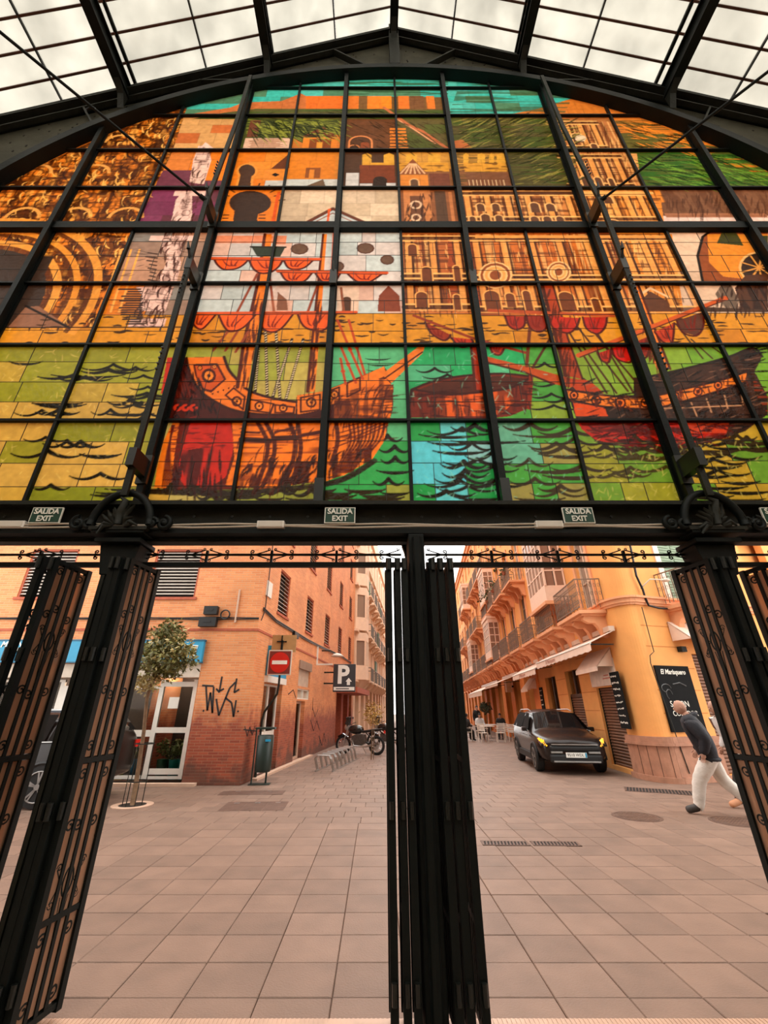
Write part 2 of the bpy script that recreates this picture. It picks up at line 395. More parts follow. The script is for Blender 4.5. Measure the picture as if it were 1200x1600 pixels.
def inside(p, poly):
    c = False
    for (ax, ay), (bx, by) in zip(poly, poly[1:] + poly[:1]):
        if (ay > p[1]) != (by > p[1]) and p[0] < (bx - ax) * (p[1] - ay) / (by - ay) + ax: c = not c
    return c
def scratch(poly, n, ln, ang, wd, c, a=.8, spread=.25, bend=0.0):
    us = [p[0] for p in poly]; vs2 = [p[1] for p in poly]; k = 0; tries = 0
    while k < n and tries < n * 6:
        tries += 1; p = (random.uniform(min(us), max(us)), random.uniform(min(vs2), max(vs2)))
        if not inside(p, poly): continue
        t = ang + random.uniform(-spread, spread); L_ = ln * random.uniform(.5, 1.3); q = (p[0] + L_ * math.cos(t), p[1] + L_ * math.sin(t)); m_ = ((p[0] + q[0]) / 2 - bend * math.sin(t) * L_, (p[1] + q[1]) / 2 + bend * math.cos(t) * L_)
        stroke(curve([p, m_, q], 3), wd * random.uniform(.6, 1.3), c, a, True); k += 1
V_ = math.pi / 2
DK = (38, 30, 22); BR = (96, 58, 30); OR = (232, 138, 40); OR2 = (214, 110, 30); CRM = (226, 208, 176); LBL = (190, 208, 204); PUR = (132, 66, 96)
TEAL = (72, 186, 168); OLV = (104, 104, 52); GRN = (64, 100, 40); AMB = (216, 152, 40); SRED = (216, 60, 22); SOR = (244, 136, 36)

def base_col(u, v):
    """colour field of the glass behind the drawing"""
    r = random.random()
    if v > 541:                                   # sea
        if u < 262:
            if v < 618: return (156, 160, 52) if r < .72 else (196, 172, 74)
            if v < 645: return (204, 172, 84)
            if v < 668: return (58, 176, 142) if r < .75 else (202, 168, 80)
            if v < 700: return (150, 154, 48) if (u > 95 and r < .7) else (206, 172, 82)
            if v < 755: return (208, 174, 86) if r < .85 else (160, 158, 52)
            return (146, 156, 46) if r < .8 else (200, 168, 74)
        if u < 520: return ((190, 178, 92) if r < .7 else (158, 166, 66)) if v < 660 else ((150, 160, 66) if r < .6 else (196, 184, 104))
        if u < 645: return (98, 190, 134) if v < 700 else ((60, 168, 88) if r < .6 else (96, 206, 204) if r < .8 else (150, 160, 70))
        if u < 790:
            if v < 660: return (46, 172, 104) if r < .85 else (92, 190, 140)
            if 676 < v < 752 and u < 738: return (100, 212, 222)
            if 680 < v < 715: return (140, 200, 196) if r < .6 else (70, 180, 110)
            return (44, 162, 82) if r < .8 else (104, 210, 210)
        if u < 925:
            if v < 660: return (84, 166, 70) if u < 850 else (140, 172, 58)
            return (78, 166, 66) if r < .45 else (160, 156, 82) if r < .72 else (108, 182, 150) if r < .85 else (98, 204, 206)
        if u < 1075: return (140, 178, 62) if v < 660 else (158, 162, 54) if r < .75 else (120, 164, 58)
        if v < 660: return (120, 172, 56)
        return (188, 162, 56) if r < .62 else (112, 160, 56)
    if v > 487: return (216, 154, 44) if r < .8 else (206, 140, 40)
    if u < 205: return (228, 140, 44)
    if v > 366:
        if u < 320: return (164, 138, 118) if r < .6 else (146, 144, 134) if r < .8 else (190, 150, 120)
        if u < 632: return (196, 210, 204) if r < .5 else (212, 206, 196) if r < .8 else (224, 190, 168)
        if u < 742: return (200, 124, 62)
        if u < 965: return (190, 108, 44) if r < .6 else (150, 82, 38)
        if u < 1048: return (226, 150, 56)
        return (224, 198, 168)
    if v > 296:
        if u < 330: return PUR if r < .7 else (110, 62, 72)
        if u < 440: return OR
        if u < 628: return (222, 204, 172) if r < .7 else (206, 188, 156)
        if u < 730: return (150, 98, 60)
        if u < 905: return (204, 136, 76)
        if u < 1030: return (226, 148, 62)
        return (128, 92, 66) if v < 330 else (228, 206, 190)
    if v > 237:
        if u < 250: return OR
        if u < 330: return (118, 66, 80) if v > 262 else (222, 140, 66)
        if u < 405: return OR
        if u < 535: return (228, 150, 56) if v < 278 else (206, 210, 200)
        if u < 630: return (92, 66, 46)
        if u < 790: return (150, 104, 64) if v > 268 else (212, 160, 72)
        if u < 900: return (96, 92, 50)
        if u < 992: return (206, 140, 76)
        return (92, 112, 46)
    if v > 183:
        if u < 270: return (226, 132, 44)
        if u < 372: return (214, 168, 104) if r < .7 else (206, 120, 60)
        if u < 455: return (84, 92, 46)
        if u < 535: return (104, 94, 52) if v < 215 else (206, 130, 56)
        if u < 622: return (112, 74, 46)
        if u < 880: return (104, 96, 56) if r < .8 else (92, 100, 50)
        if u < 965: return (182, 122, 66)
        return (206, 130, 52) if v < 212 else (112, 108, 52)
    if u < 290: return (226, 120, 40)
    if u < 900: return TEAL if r < .6 else (92, 196, 178) if r < .8 else (92, 140, 106)
    return (196, 130, 60)

def quarries(x0, x1, z0, z1):
    """split one pane into irregular leaded quarries"""
    out = []; h = (z1 - z0); nr = max(2, int(round(h / .27)))
    zs = [z0]
    for i in range(1, nr): zs.append(z0 + h * i / nr + random.uniform(-.03, .03))
    zs.append(z1)
    for i in range(nr):
        n = random.choice((2, 2, 3, 3)); xs = [x0] + sorted(x0 + (x1 - x0) * (k + random.uniform(-.2, .2)) / n for k in range(1, n)) + [x1]
        for k in range(n): out.append((xs[k], xs[k + 1], zs[i], zs[i + 1]))
    return out
QUARRIES = {}
def proj(x, y, z):
    zz = z - EYE; fw = y * _C + zz * _S; up = -y * _S + zz * _C
    return (CXP + FPX * x / fw, CYP - FPX * up / fw)
for ci in range(len(COLS) - 1):
    for ri in range(len(ROWS) - 1):
        q = quarries(COLS[ci], COLS[ci + 1], ROWS[ri], ROWS[ri + 1]); QUARRIES[ci, ri] = q
        for (a, b, c, d) in q:
            u, v = proj((a + b) / 2, WY, (c + d) / 2)
            fillw([(a, c), (b, c), (b, d), (a, d)], base_col(u, v), var=.09)

# --- top: skyline and hills
fill([(540,160),(560,150),(700,152),(705,185),(540,185)], (128,96,56)); 
for (a,b,c) in ((540,560,(222,128,52)),(574,596,(232,140,52)),(596,612,(236,146,48)),(622,640,(228,130,54)),(665,680,(228,134,58)),(640,664,(130,92,58))): rect(a,150,b,170,c)
rect(478,150,536,170,(222,120,46)); fill([(300,178),(360,168),(380,160),(440,158),(470,146),(478,150),(478,172),(440,172),(300,184)],(196,120,66))
fill([(300,186),(350,176),(400,170),(540,170),(700,172),(705,186)], (104,100,56)); fill([(720,182),(790,180),(840,170),(900,152),(960,165),(1060,186)], (206,128,52))
streaks([(300,186),(350,176),(400,170),(540,170),(700,172),(705,186)], GRN, .7, .5, .02, .5, 5)
streaks([(720,125),(900,140),(880,182),(700,182)], (70,96,60), .75, .7, .05, .5, 6)
streaks([(540,124),(700,124),(700,148),(540,148)], (66,106,74), .9, .6, .03, .4, 7)
streaks([(700,186),(890,186),(905,296),(720,296)], (78,74,40), .7, .5, .02, .45, 8); streaks([(700,186),(890,186),(905,296),(790,270)], (70,96,36), .7, .45, .025, .55, 9)
# right hills
streaks([(960,188),(1075,186),(1140,236),(980,238)], (96,92,46), .8, .6, .03, .5, 12)
fill([(985,238),(1120,238),(1200,250),(1200,292),(1010,294)], (88,106,44)); streaks([(985,238),(1200,238),(1200,292),(1010,294)], (52,110,40), .8, .35, .03, .5, 13)
streaks([(1080,220),(1200,240),(1200,275),(1110,250)], (224,134,44), .9, .5, .03, .5, 14)
rect(1030,296,1200,332,(130,94,68)); streaks([(1030,296),(1200,296),(1200,332),(1030,332)], (100,66,46), .6, .05, .4, .5, 15); rect(1038,333,1200,340,(170,120,88))
# palm, houses, stairs
fill([(385,186),(455,186),(530,186),(530,205),(505,208),(475,225),(455,214),(390,214)], (76,84,42)); streaks([(385,186),(530,186),(530,214),(385,214)], (140,150,60), .8, .12, .03, .55, 16)
rect(392,188,402,214,(120,74,52)); rect(383,216,452,234,(222,190,160))
for i in range(12): stroke([(388+random.random()*10,217+i*1.5),(430+random.random()*20,217+i*1.5)],1.0,(150,96,50))
fill([(470,214),(505,198),(528,214)], (120,66,44)); rect(474,215,526,235,(224,140,52)); rect(484,217,516,233,(140,80,40)); rect(495,222,503,232,(230,160,60))
rect(450,242,522,278,(226,142,46)); rect(478,262,500,278,(150,90,44)); rect(484,265,490,278,(230,150,60)); fill([(418,268),(452,240),(452,262),(440,270)], (112,66,40))
rect(414,264,446,282,(230,150,60)); fill([(424,273),(430,270),(437,273),(430,276)], DK); rect(452,281,512,294,(206,216,206)); fill([(470,294),(505,280),(510,294)], (120,98,72))
def keyhole(u,v,a,b,pts,c,line):
    cp=[(u+a*math.cos(t*.35),v+b*math.sin(t*.35)) for t in range(18)]
    if line: stroke(cp+cp[:1],5,line); stroke(pts+pts[:1],5,line)
    fill(cp,c); fill(pts,c)
keyhole(386,267,13,10,[(376,272),(393,272),(391,295),(371,295)],(84,60,44),(232,160,70))
keyhole(391,317,33,19,[(366,330),(404,330),(400,357),(363,357)],(66,48,36),None)
for i in range(10):
    t = math.pi * (i + .5) / 10; cx, cz = Wp(391, 317); strokew([(cx+.36*math.cos(t), cz+.36*math.sin(t)), (cx+.48*math.cos(t), cz+.48*math.sin(t))], .025, (96,60,26))
for i in range(4):
    stroke([(349+i*-1,336+i*5),(357-i,336+i*5)],2,DK); stroke([(405+i*0,336+i*5),(414,336+i*5)],2,DK)
fill([(433,300),(438,300),(428,356),(422,356)], (220,96,30))
# white arched fort
arch(563,236,36,30,(96,66,44),(226,150,90),3); arch(570,236,14,18,(150,84,50)); arch(553,236,16,12,(80,56,38),(220,140,80),2)
for i in range(7): rect(610-1, 200+i*5, 634+i*.6, 203+i*5, (226,140,56))
stroke([(600,168),(640,196),(660,205),(690,226),(700,232)],4,(196,120,76)); stroke([(620,186),(650,204),(680,224)],2,(226,166,120))
fill([(640,205),(690,232),(640,236)],(88,96,46)); fill([(700,222),(722,218),(742,234),(702,236)],(190,116,66))
for (a,b) in ((566,580),(600,616),(634,651),(669,688),(724,732),(746,758),(764,772),(776,790)): fill([(a,256),(a,242),((a+b)/2,239),(b,242),(b,256)], (228,178,70))
rect(566,254,616,258,(224,170,60)); rect(622,254,702,268,(222,166,62)); rect(724,254,792,268,(222,166,62)); streaks([(622,254),(792,254),(792,268),(622,268)], BR, .8,.12,.03,.6,17)
fill([(562,258),(616,258),(618,286),(562,286)], (134,72,42)); arch(594,294,22,22,(62,46,34)); rect(541,270,560,292,(214,216,208)); rect(604,286,618,294,(214,216,208)); rect(562,287,582,294,(216,214,206))
fill([(622,272),(645,248),(668,272)], (150,92,56))
for i in range(6): stroke([(626+i*7.5,271),(640+i*2,256)],2,(232,190,140))
rect(625,273,670,293,(226,148,62)); arch(648,293,14,16,(112,84,60),(234,190,130),2); rect(671,271,704,293,(128,78,56)); rect(728,270,800,292,(134,92,62))
for i in range(10): rect(732+i*6,281,735+i*6,290,(226,196,150))
# roof gable with round windows
fill([(462,357),(520,327),(585,357)], (196,206,200)); stroke([(460,358),(520,326)],5,(110,62,40)); stroke([(520,326),(588,356)],5,(110,62,40)); stroke([(470,358),(520,333),(578,358)],1.5,(150,90,60))
for (u,v,a,b) in ((468,389,13,8),(571,388,13,8),(605,406,10,7),(528,416,9,7)):
    pts=[(u+a*math.cos(t*.5236),v+b*math.sin(t*.5236)) for t in range(12)]; fill(pts,(112,86,66)); stroke(pts+pts[:1],1.6,(96,60,42))
fill([(590,487),(592,462),(607,446),(624,462),(626,487)],(140,74,48)); rect(528,446,560,487,(226,202,176)); arch(541,487,12,22,(90,62,44),BR,2); stroke([(533,450),(537,487)],3,(150,90,60)); stroke([(522,362),(518,440)],3,(222,100,40)) 
# tower and cathedral
rect(630,296,676,352,(206,140,84)); rect(640,306,664,346,(120,80,54)); 
for (u,v,r_) in ((650,320,8),(650,340,7)):
    pts=[(u+r_*math.cos(t*.5236),v+r_*.7*math.sin(t*.5236)) for t in range(12)]; stroke(pts+pts[:1],2.5,(232,200,160))
rect(678,298,702,352,(96,72,52)); rect(700,300,712,352,(196,132,80))
for (u0,u1,v0,v1,sd,bg_) in ((632,700,366,487,21,(190,112,56)),(700,742,366,487,22,(168,84,40)),(742,968,366,487,23,(204,118,48)),(735,905,296,352,24,(206,138,74)),(905,1030,296,352,25,(228,150,62)),(905,995,240,294,26,(208,142,80)),(880,962,190,236,27,(190,128,72)),(968,1050,366,487,28,(226,148,58))):
    P_=[(u0,v0),(u1,v0),(u1+(v1-v0)*.15 if u1>700 else u1,v1),(u0+(v1-v0)*.15 if u0>700 else u0,v1)]
    fill(P_, bg_); streaks(P_, (110,58,28), .7, .045, .9, .52, sd); streaks(P_, (246,196,120), .6, .03, 1.2, .6, sd+40); streaks(P_, (96,52,28), .75, 1.4, .03, .64, sd+80)
CATH = [(744,368),(958,368),(985,486),(752,486)]
for poly, n in ((CATH, 130), ([(634,368),(736,368),(742,486),(634,486)], 60), ([(738,298),(902,298),(925,352),(742,352)], 60), ([(906,298),(1028,298),(1045,352),(925,352)], 45), ([(905,242),(990,242),(1004,292),(915,292)], 35), ([(884,192),(960,192),(985,236),(895,236)], 30), ([(968,368),(1046,368),(1075,486),(990,486)], 45)):
    scratch(poly, n, 16, V_ * .9, 1.5, (84,42,18), .6, .1); scratch(poly, n // 2, 14, V_ * .9, 1.3, (255,200,120), .6, .1); scratch(poly, n // 3, 16, 0, 1.3, (84,42,18), .6, .06)
def storey(x0, x1, z0, z1, n, seed):
    """pilasters between two cornices"""
    r = random.Random(seed)
    for i in range(n + 1):
        x = x0 + (x1 - x0) * i / n
        strokew([(x, z0), (x, z1)], .075, (244, 176, 92), .75); strokew([(x + .05, z0), (x + .05, z1)], .03, (74, 36, 16), .85); strokew([(x - .05, z0), (x - .05, z1)], .018, (84, 42, 18), .8)
        strokew([(x - .08, z1 - .04), (x + .08, z1 - .04)], .05, (250, 196, 116), .8)
    for z in (z0, z1): strokew([(x0 - .08, z), (x1 + .08, z)], .07, (70, 34, 16), .8); strokew([(x0 - .08, z + .05), (x1 + .08, z + .05)], .028, (252, 200, 120), .85); strokew([(x0 - .08, z - .05), (x1 + .08, z - .05)], .02, (250, 190, 110), .7)
storey(1.30, 2.75, 6.42, 7.2, 4, 1); storey(1.30, 2.75, 5.86, 6.34, 5, 2); storey(2.95, 3.75, 6.42, 7.2, 3, 3); storey(2.95, 3.80, 5.86, 6.34, 3, 4); storey(.42, 1.05, 6.45, 7.2, 2, 5); storey(.42, 1.05, 5.9, 6.36, 2, 6)
storey(1.28, 2.70, 7.62, 8.22, 5, 7); storey(2.92, 3.72, 7.62, 8.22, 4, 8); storey(2.85, 3.62, 8.42, 9.2, 4, 9); storey(2.85, 3.5, 9.45, 10.2, 3, 10)
for (u,vb,w_,h_) in ((761,352,16,20),(740,352,12,16),(782,352,14,18),(838,352,15,16),(858,352,15,16),(878,352,14,16),(752,330,14,14),(776,330,14,14),(838,332,16,18),(862,330,16,14),(952,318,16,14),(960,352,22,10),(918,290,14,18),(938,290,12,16),(958,290,10,14),(905,222,18,18),(930,232,12,10)): arch(u,vb,w_,h_,(106,72,48),(240,190,120),2.2)
rect(738,299,905,304,(96,62,38)); rect(905,300,1022,303,(244,190,110)); rect(742,368,1040,372,(236,170,90))
for (u,v,a,b) in ((774,430,25,20),(873,425,18,16),(918,400,0,0)):
    if a:
        for k in (1.0,.72,.42):
            pts=[(u+a*k*math.cos(t*.4),v+b*k*math.sin(t*.4)) for t in range(17)]; fill(pts,(150,84,40) if k!=.72 else (232,170,90)); stroke(pts,2,(242,196,130))
for (u,vb,w_,h_) in ((772,484,26,30),(800,480,16,22),(890,484,26,28),(828,484,14,30),(935,486,14,20),(645,400,16,20),(668,440,18,24),(660,480,20,24),(716,440,12,26),(716,484,12,24)): arch(u,vb,w_,h_,(122,70,38),(240,180,100),2.2)
pts=[(893,217+0),(905,215),(918,217),(915,223),(900,223)]; fill([(907+9*math.cos(t*.5),216+5*math.sin(t*.5)) for t in range(13)],(228,206,170))
fill([(1000,470),(1016,455),(1042,470),(1050,487),(1005,487)], (104,66,42)); stroke([(998,462),(1016,450),(1044,464)],3,(240,200,150))
# right white house with arch and rose window
fill([(1098,440),(1090,400),(1098,370),(1125,350),(1170,345),(1200,352),(1200,445)], (150,86,48)); fill([(1105,366),(1200,366),(1200,440),(1130,432),(1108,410)], (226,150,56))
fill([(1120,380),(1128,362),(1150,362),(1162,384)], (76,78,40)); fill([(1178,385),(1182,368),(1200,368),(1200,388)], (70,74,40)); stroke([(1098,440),(1090,400),(1098,370),(1125,350),(1170,345)],3,DK)
pts=[(1186+30*math.cos(t*.35),418+24*math.sin(t*.35)) for t in range(18)]; fill(pts,(64,48,36)); stroke(pts+pts[:1],2.5,(236,190,120))
for t in range(9): stroke([(1186,418),(1186+28*math.cos(t*.7),418+22*math.sin(t*.7))],2,(220,160,80))
fill([(1160,487),(1148,450),(1165,430),(1200,428),(1200,487)], (92,60,40)); streaks([(1130,440),(1200,440),(1200,487),(1100,487)], (50,36,28), .8,.04,.5,.5,33); fill([(1072,487),(1110,480),(1200,484),(1200,488)],(80,60,44))
# left carved portal
LP=[(0,290),(110,236),(225,186),(292,168),(270,236),(240,296),(207,366),(150,487),(148,512),(0,512)]
fill(LP,(230,140,44)); streaks(LP,(252,186,84),.7,.06,.3,.5,43); carve(LP,(74,38,14),.95,.22,.13,41); carve(LP,(66,34,14),.8,.11,.1,61); streaks(LP,(90,46,18),.75,.25,.05,.6,44)
scratch(LP, 210, 13, 1.9, 1.8, (255,200,104), .75, .9, .25); scratch(LP, 170, 13, 1.9, 2.0, (60,30,12), .8, .9, .25)
def ring(cx,cz,r0,r1,c,a=1.0,t0=0.0,t1=math.pi):
    n=26; o=[(cx+r1*math.cos(t0+(t1-t0)*i/n),cz+r1*math.sin(t0+(t1-t0)*i/n)) for i in range(n+1)]; i_=[(cx+r0*math.cos(t0+(t1-t0)*i/n),cz+r0*math.sin(t0+(t1-t0)*i/n)) for i in range(n,-1,-1)]
    fillw(o+i_,c,a)
pcx,pcz=-4.95,6.0
for k,(r0,r1,c) in enumerate(((.98,1.06,(110,60,26)),(1.06,1.16,(244,178,80)),(1.24,1.30,(104,58,26)),(1.30,1.38,(240,166,64)),(1.48,1.54,(104,58,26)),(1.54,1.64,(240,170,70)))): ring(pcx,pcz,r0,r1,c,.85,-.35,math.pi)
n=20; fillw([(pcx+.98*math.cos(math.pi*i/n),pcz+.98*math.sin(math.pi*i/n)) for i in range(n+1)]+[(pcx-.98,5.55),(pcx+.98,5.55)],(70,56,46))
rect(0,400,40,487,(70,56,46)); fill([(12,512),(40,480),(60,478),(110,512)],(150,110,84)); stroke([(40,478),(108,512)],3,DK)
for (u,v) in ((150,262),(60,262),(190,215),(120,330),(200,330),(40,330)):
    cx,cz=Wp(u,v); ring(cx,cz-.15,.2,.25,(246,186,96),.8); ring(cx,cz-.15,.1,.14,(96,54,24),.8)
for u in (170,185,198): stroke([(u+20,390),(u-12,487)],2.4,(246,184,90)); 
# statue column
fill([(245,445),(258,415),(262,400),(280,398),(283,410),(275,445)],(240,206,188)); rect(236,368,300,376,(238,206,190)); fill([(252,378),(286,378),(282,398),(258,398)],(238,204,186)); fill([(215,486),(222,462),(212,448),(272,448),(258,486)],(238,204,186)); rect(204,500-2,256,511,(236,200,182))
fill([(268,345),(275,312),(285,300),(300,302),(300,345)],(238,208,192)); rect(228,348,312,355,(240,214,200)); rect(274,298,320,306,(236,206,190)); fill([(296,285),(302,250),(310,228),(325,228),(330,250),(318,288)],(238,206,186)); fill([(312,232),(321,222),(334,232)],(240,210,190))
SC_=[(204,511),(222,462),(258,415),(252,378),(290,300),(310,228),(332,232),(318,290),(300,350),(286,400),(272,448),(256,511)]
carve(SC_,(84,40,28),.9,.13,.06,71); scratch(SC_, 60, 16, 1.9, 2.2, (80,38,26), .85, .35, .12)
for i in range(16):
    v=452+i*3.6; stroke([(185+random.random()*18,v),(218+random.random()*5,v)],2.6,(66,48,40))
for i in range(8): stroke([(228+random.random()*8,395+i*6),(246-i*.6,397+i*6)],2.2,(80,58,48))
rect(338,368,430,380,(228,150,110)); rect(432,368,446,382,(228,150,110))
# --- amber quay: dark dashes
for i in range(150):
    u=random.uniform(0,1200); v=random.uniform(494,536); L_=random.uniform(8,22)
    stroke(curve([(u,v),(u+L_/2,v+random.uniform(-1,2)),(u+L_,v)],3),random.uniform(1.6,3.2),(74,48,18),taper=True)
stroke([(0,512),(300,511)],2,(60,40,20)); 

# --- waves
def wave(u,v,L_,n=2,amp=8,wd=4.2,c=(34,30,14)):
    L_*=1.3; amp*=1.15; wd*=1.15
    p=[]
    for k in range(n*10+1):
        t=k/(n*10); p.append((u+L_*t,v+amp*(abs(math.sin(math.pi*n*t))**.8)-amp*.5*math.sin(math.pi*t)))
    stroke(p,wd,c,taper=True)
random.seed(5)
for i in range(24): wave(random.uniform(-10,180),random.choice((560,575,590,612,632,640,650,668,690,705,725,745,765,775))+random.uniform(-5,5),random.uniform(40,90),random.choice((1,2,2)),random.uniform(4,8),random.uniform(3,5))
for i in range(9): wave(random.uniform(150,205),random.uniform(548,660),random.uniform(25,60),2,random.uniform(3,6),3)
for i in range(19): wave(random.uniform(640,730),666+i*6.6+random.uniform(-3,3),random.uniform(50,90),random.choice((1,2,2)),random.uniform(6,9),random.uniform(3.5,5))
for i in range(6): wave(random.uniform(582,600),684+i*17,random.uniform(34,48),random.choice((1,2)),7,4)
for i in range(15): wave(random.uniform(785,870),664+i*8+random.uniform(-3,3),random.uniform(50,85),random.choice((1,2,2)),random.uniform(6,9),random.uniform(3.2,5),(64,52,24))
for i in range(12): wave(random.uniform(920,1000),690+random.uniform(0,60),random.uniform(40,80),2,6,3.6,(74,66,28))
for i in range(13): wave(random.uniform(1060,1150),690+i*7.6+random.uniform(-3,3),random.uniform(45,90),random.choice((1,2)),7,4.2)
for (u,v,L_) in ((650,578,45),(660,588,60),(825,570,40),(830,600,60),(826,618,55),(820,636,70),(850,625,50)): wave(u,v,L_,2,5,3)
for i in range(8): wave(560+random.uniform(-15,30),560+i*9,30,1,4,2)
# --- great ship, left
def B(p): return [(230+x/4,530+y/4) for x,y in p]
def A5(p): return [(280+x/5,360+y/5) for x,y in p]
fill([(241,762),(255,690),(272,656),(300,652),(520,652),(615,600),(614,640),(608,658),(599,691),(581,718),(539,742),(512,751),(370,764),(300,768)],(104,36,14))
fill(B([(160,520),(100,640),(60,800),(45,930),(150,925),(165,760),(200,520)]),SOR); 
for k in range(5): stroke(B(curve([(170-k*4,540),(125+k*4,700),(95+k*14,920)],4)),2,(96,30,12),.85)
fill(B([(270,520),(240,620),(200,750),(200,870),(240,925),(400,925),(490,860),(530,720),(545,650),(520,520)]),(196,44,24))
P_=B([(200,700),(530,650),(490,860),(400,925),(240,925)]); streaks(P_,(70,22,14),.9,.05,.5,.5,81)
hull=B([(530,520),(1060,520)])+[(608,658),(599,691),(581,718),(539,742),(512,751)]+B([(700,940),(560,915),(490,910),(545,740)])
fill(hull,SOR); streaks(hull,(120,40,14),.7,.35,.03,.6,82); 
P_=B([(560,780),(1120,760),(1400,600)])+[(581,718),(539,742),(512,751)]+B([(700,940),(560,915)]); streaks(P_,(74,26,12),.95,.05,.3,.42,83)
for q in ([(690,520),(750,640),(740,760),(690,900)],[(740,520),(795,640),(780,780),(720,920)],[(890,520),(925,640),(900,800),(850,900)],[(940,520),(960,680),(930,820),(880,920)],[(1180,520),(1190,640),(1150,780)]): stroke(B(curve(q,5)),5,(84,30,12),.9)
stroke(B([(590,625),(760,635)]),7,(70,28,14)); stroke(B([(800,620),(930,615)]),7,(70,28,14)); stroke(B([(590,580),(700,585)]),3,(90,34,14)); stroke(B([(800,580),(900,560)]),3,(90,34,14)); stroke(B([(975,600),(1080,580)]),5,(84,30,12))
for i in range(5): stroke([(520+i*4,700-i*8),(560+i*8,685-i*8),(606,665-i*5)],1.6,(110,40,16))
for i in range(9): stroke(curve([(545+i*7,662),(548+i*5.5,690),(535+i*4,715),(525+i*3,738)],4),2.6,(96,34,14),.85)
stern=B([(130,115),(480,110),(510,190),(560,250),(640,322),(780,368),(930,392),(936,350),(1090,328),(1240,270),(1480,170),(1530,240),(1500,400),(1400,500),(700,500),(120,505),(100,400)])
fill(stern,(78,26,16)); fill(B([(125,115),(160,115),(110,340),(85,340)]),(190,46,24))
fill(B([(245,115),(480,110),(510,190),(560,250),(640,322),(780,368),(930,392),(925,472),(700,468),(540,442),(430,392),(330,320),(270,220)]),(234,130,42))
fill(B([(935,352),(1100,325),(1300,250),(1480,170),(1500,240),(1330,330),(1100,440),(940,470)]),(234,132,42))
bow=[(522,618),(560,606),(600,588),(614,604),(612,640),(608,660),(522,660)]
fill(bow,(236,128,38)); streaks(bow,(84,32,14),.9,.4,.035,.48,84); streaks(bow,(84,32,14),.7,.05,.3,.55,85); fill([(522,632),(545,622),(552,640),(548,660),(522,660)],(96,38,16),.8)
fill(B([(285,155),(440,150),(495,250),(400,335),(345,320),(300,230)]),(94,34,16)); fill(B([(300,168),(432,165),(478,250),(400,318),(350,305),(312,230)]),(206,92,28))
for (x,y,r_) in ((385,228,46),(330,180,16),(420,172,16),(560,388,34),(700,418,30),(850,430,28),(1025,395,34),(1170,345,28)):
    pts=B([(x+r_*math.cos(t*.5236),y+r_*math.sin(t*.5236)) for t in range(13)]); fill(pts,(84,30,14)); fill(B([(x+r_*.62*math.cos(t*.5236),y+r_*.62*math.sin(t*.5236)) for t in range(13)]),(240,146,52)); fill(B([(x+r_*.25*math.cos(t*.5236),y+r_*.25*math.sin(t*.5236)) for t in range(13)]),(84,30,14))
for q in ([(640,375),(790,405),(770,460),(640,445)],[(800,410),(920,425),(915,462),(800,458)],[(960,365),(1080,345),(1080,440),(960,455)],[(490,350),(540,305),(610,360),(600,440)],[(1120,330),(1200,300),(1200,400),(1120,420)],[(1250,275),(1330,240),(1330,320),(1250,360)]): stroke(B(q+q[:1]),2.2,(80,28,12))
for i in range(5): fill(B([(400+i*34,340-i*12),(416+i*34,334-i*12),(410+i*34,350-i*12)]),(70,24,12))
fill(B([(155,390),(300,390),(350,440),(290,470),(160,460)]),(70,24,18)); 
for i in range(3): 
    pts=B([(190+i*50+18*math.cos(t*.6),428+16*math.sin(t*.6)) for t in range(9)]); stroke(pts,3,(200,60,30))
for i in range(7): stroke(B([(150+i*22,150+i*25),(190+i*20,360)]),1.6,(120,44,28),.7)
stroke(B(curve([(480,110),(510,190),(560,250),(640,322),(780,368),(930,392)],5)),3.5,(66,24,12)); stroke(B(curve([(245,115),(270,220),(330,320),(430,392),(540,442),(700,468),(925,472)],5)),3,(66,24,12))
fill([(596,585),(655,541),(664,541),(660,552),(612,598)],(232,132,44)); stroke([(600,592),(660,550)],2,(80,34,14))
# waterline
for i in range(22): wave(236+i*16+random.uniform(-8,8),757+random.uniform(0,24),random.uniform(30,55),random.choice((1,2)),8,5,(52,42,20))
stroke(curve([(236,768),(300,770),(400,768),(500,758),(545,745),(585,720)],6),7,(48,34,18),.85)
# masts, yards and furled sails
fill([(414,366),(425,366),(418,445),(397,541),(388,605),(371,605),(380,541),(402,445)],(238,138,42)); stroke([(414,366),(402,445),(380,541),(371,605)],4,(96,40,20)); 
fill([(505,366),(511,366),(505,445),(498,541),(492,612),(480,612),(487,541),(497,445)],(238,138,42)); stroke([(505,366),(497,445),(487,541),(480,612)],3,(96,40,20)); fill([(513,326),(517,326),(512,357),(508,357)],(222,100,40))
for ropes in (((402,428),(371,487)),((421,430),(428,487)),((497,443),(481,487)),((356,518),(333,548)),((376,510),(352,548)),((390,515),(368,550))): stroke(ropes,3,(150,74,44))
for q in ([(705,-60),(675,325)],[(740,-60),(750,355)],[(805,-50),(830,375)],[(905,0),(785,360)],[(975,0),(865,380)]):
    q=B(q); stroke(q,3.4,(60,44,28))
    for k in range(1,26): 
        t=k/26; x=q[0][0]+(q[1][0]-q[0][0])*t; y=q[0][1]+(q[1][1]-q[0][1])*t; stroke([(x-1,y+.6),(x+1,y-.6)],1.3,(232,216,170))
for q in (((527,500),(567,592)),((545,500),(570,585)),((532,560),(540,600)),((532,540),(556,598))):
    stroke(q,3,(190,80,36))
    fill([(q[0][0]*.5+q[1][0]*.5-4,q[0][1]*.5+q[1][1]*.5),(q[0][0]*.5+q[1][0]*.5,q[0][1]*.5+q[1][1]*.5-5),(q[0][0]*.5+q[1][0]*.5+4,q[0][1]*.5+q[1][1]*.5),(q[0][0]*.5+q[1][0]*.5,q[0][1]*.5+q[1][1]*.5+5)],(200,84,40))
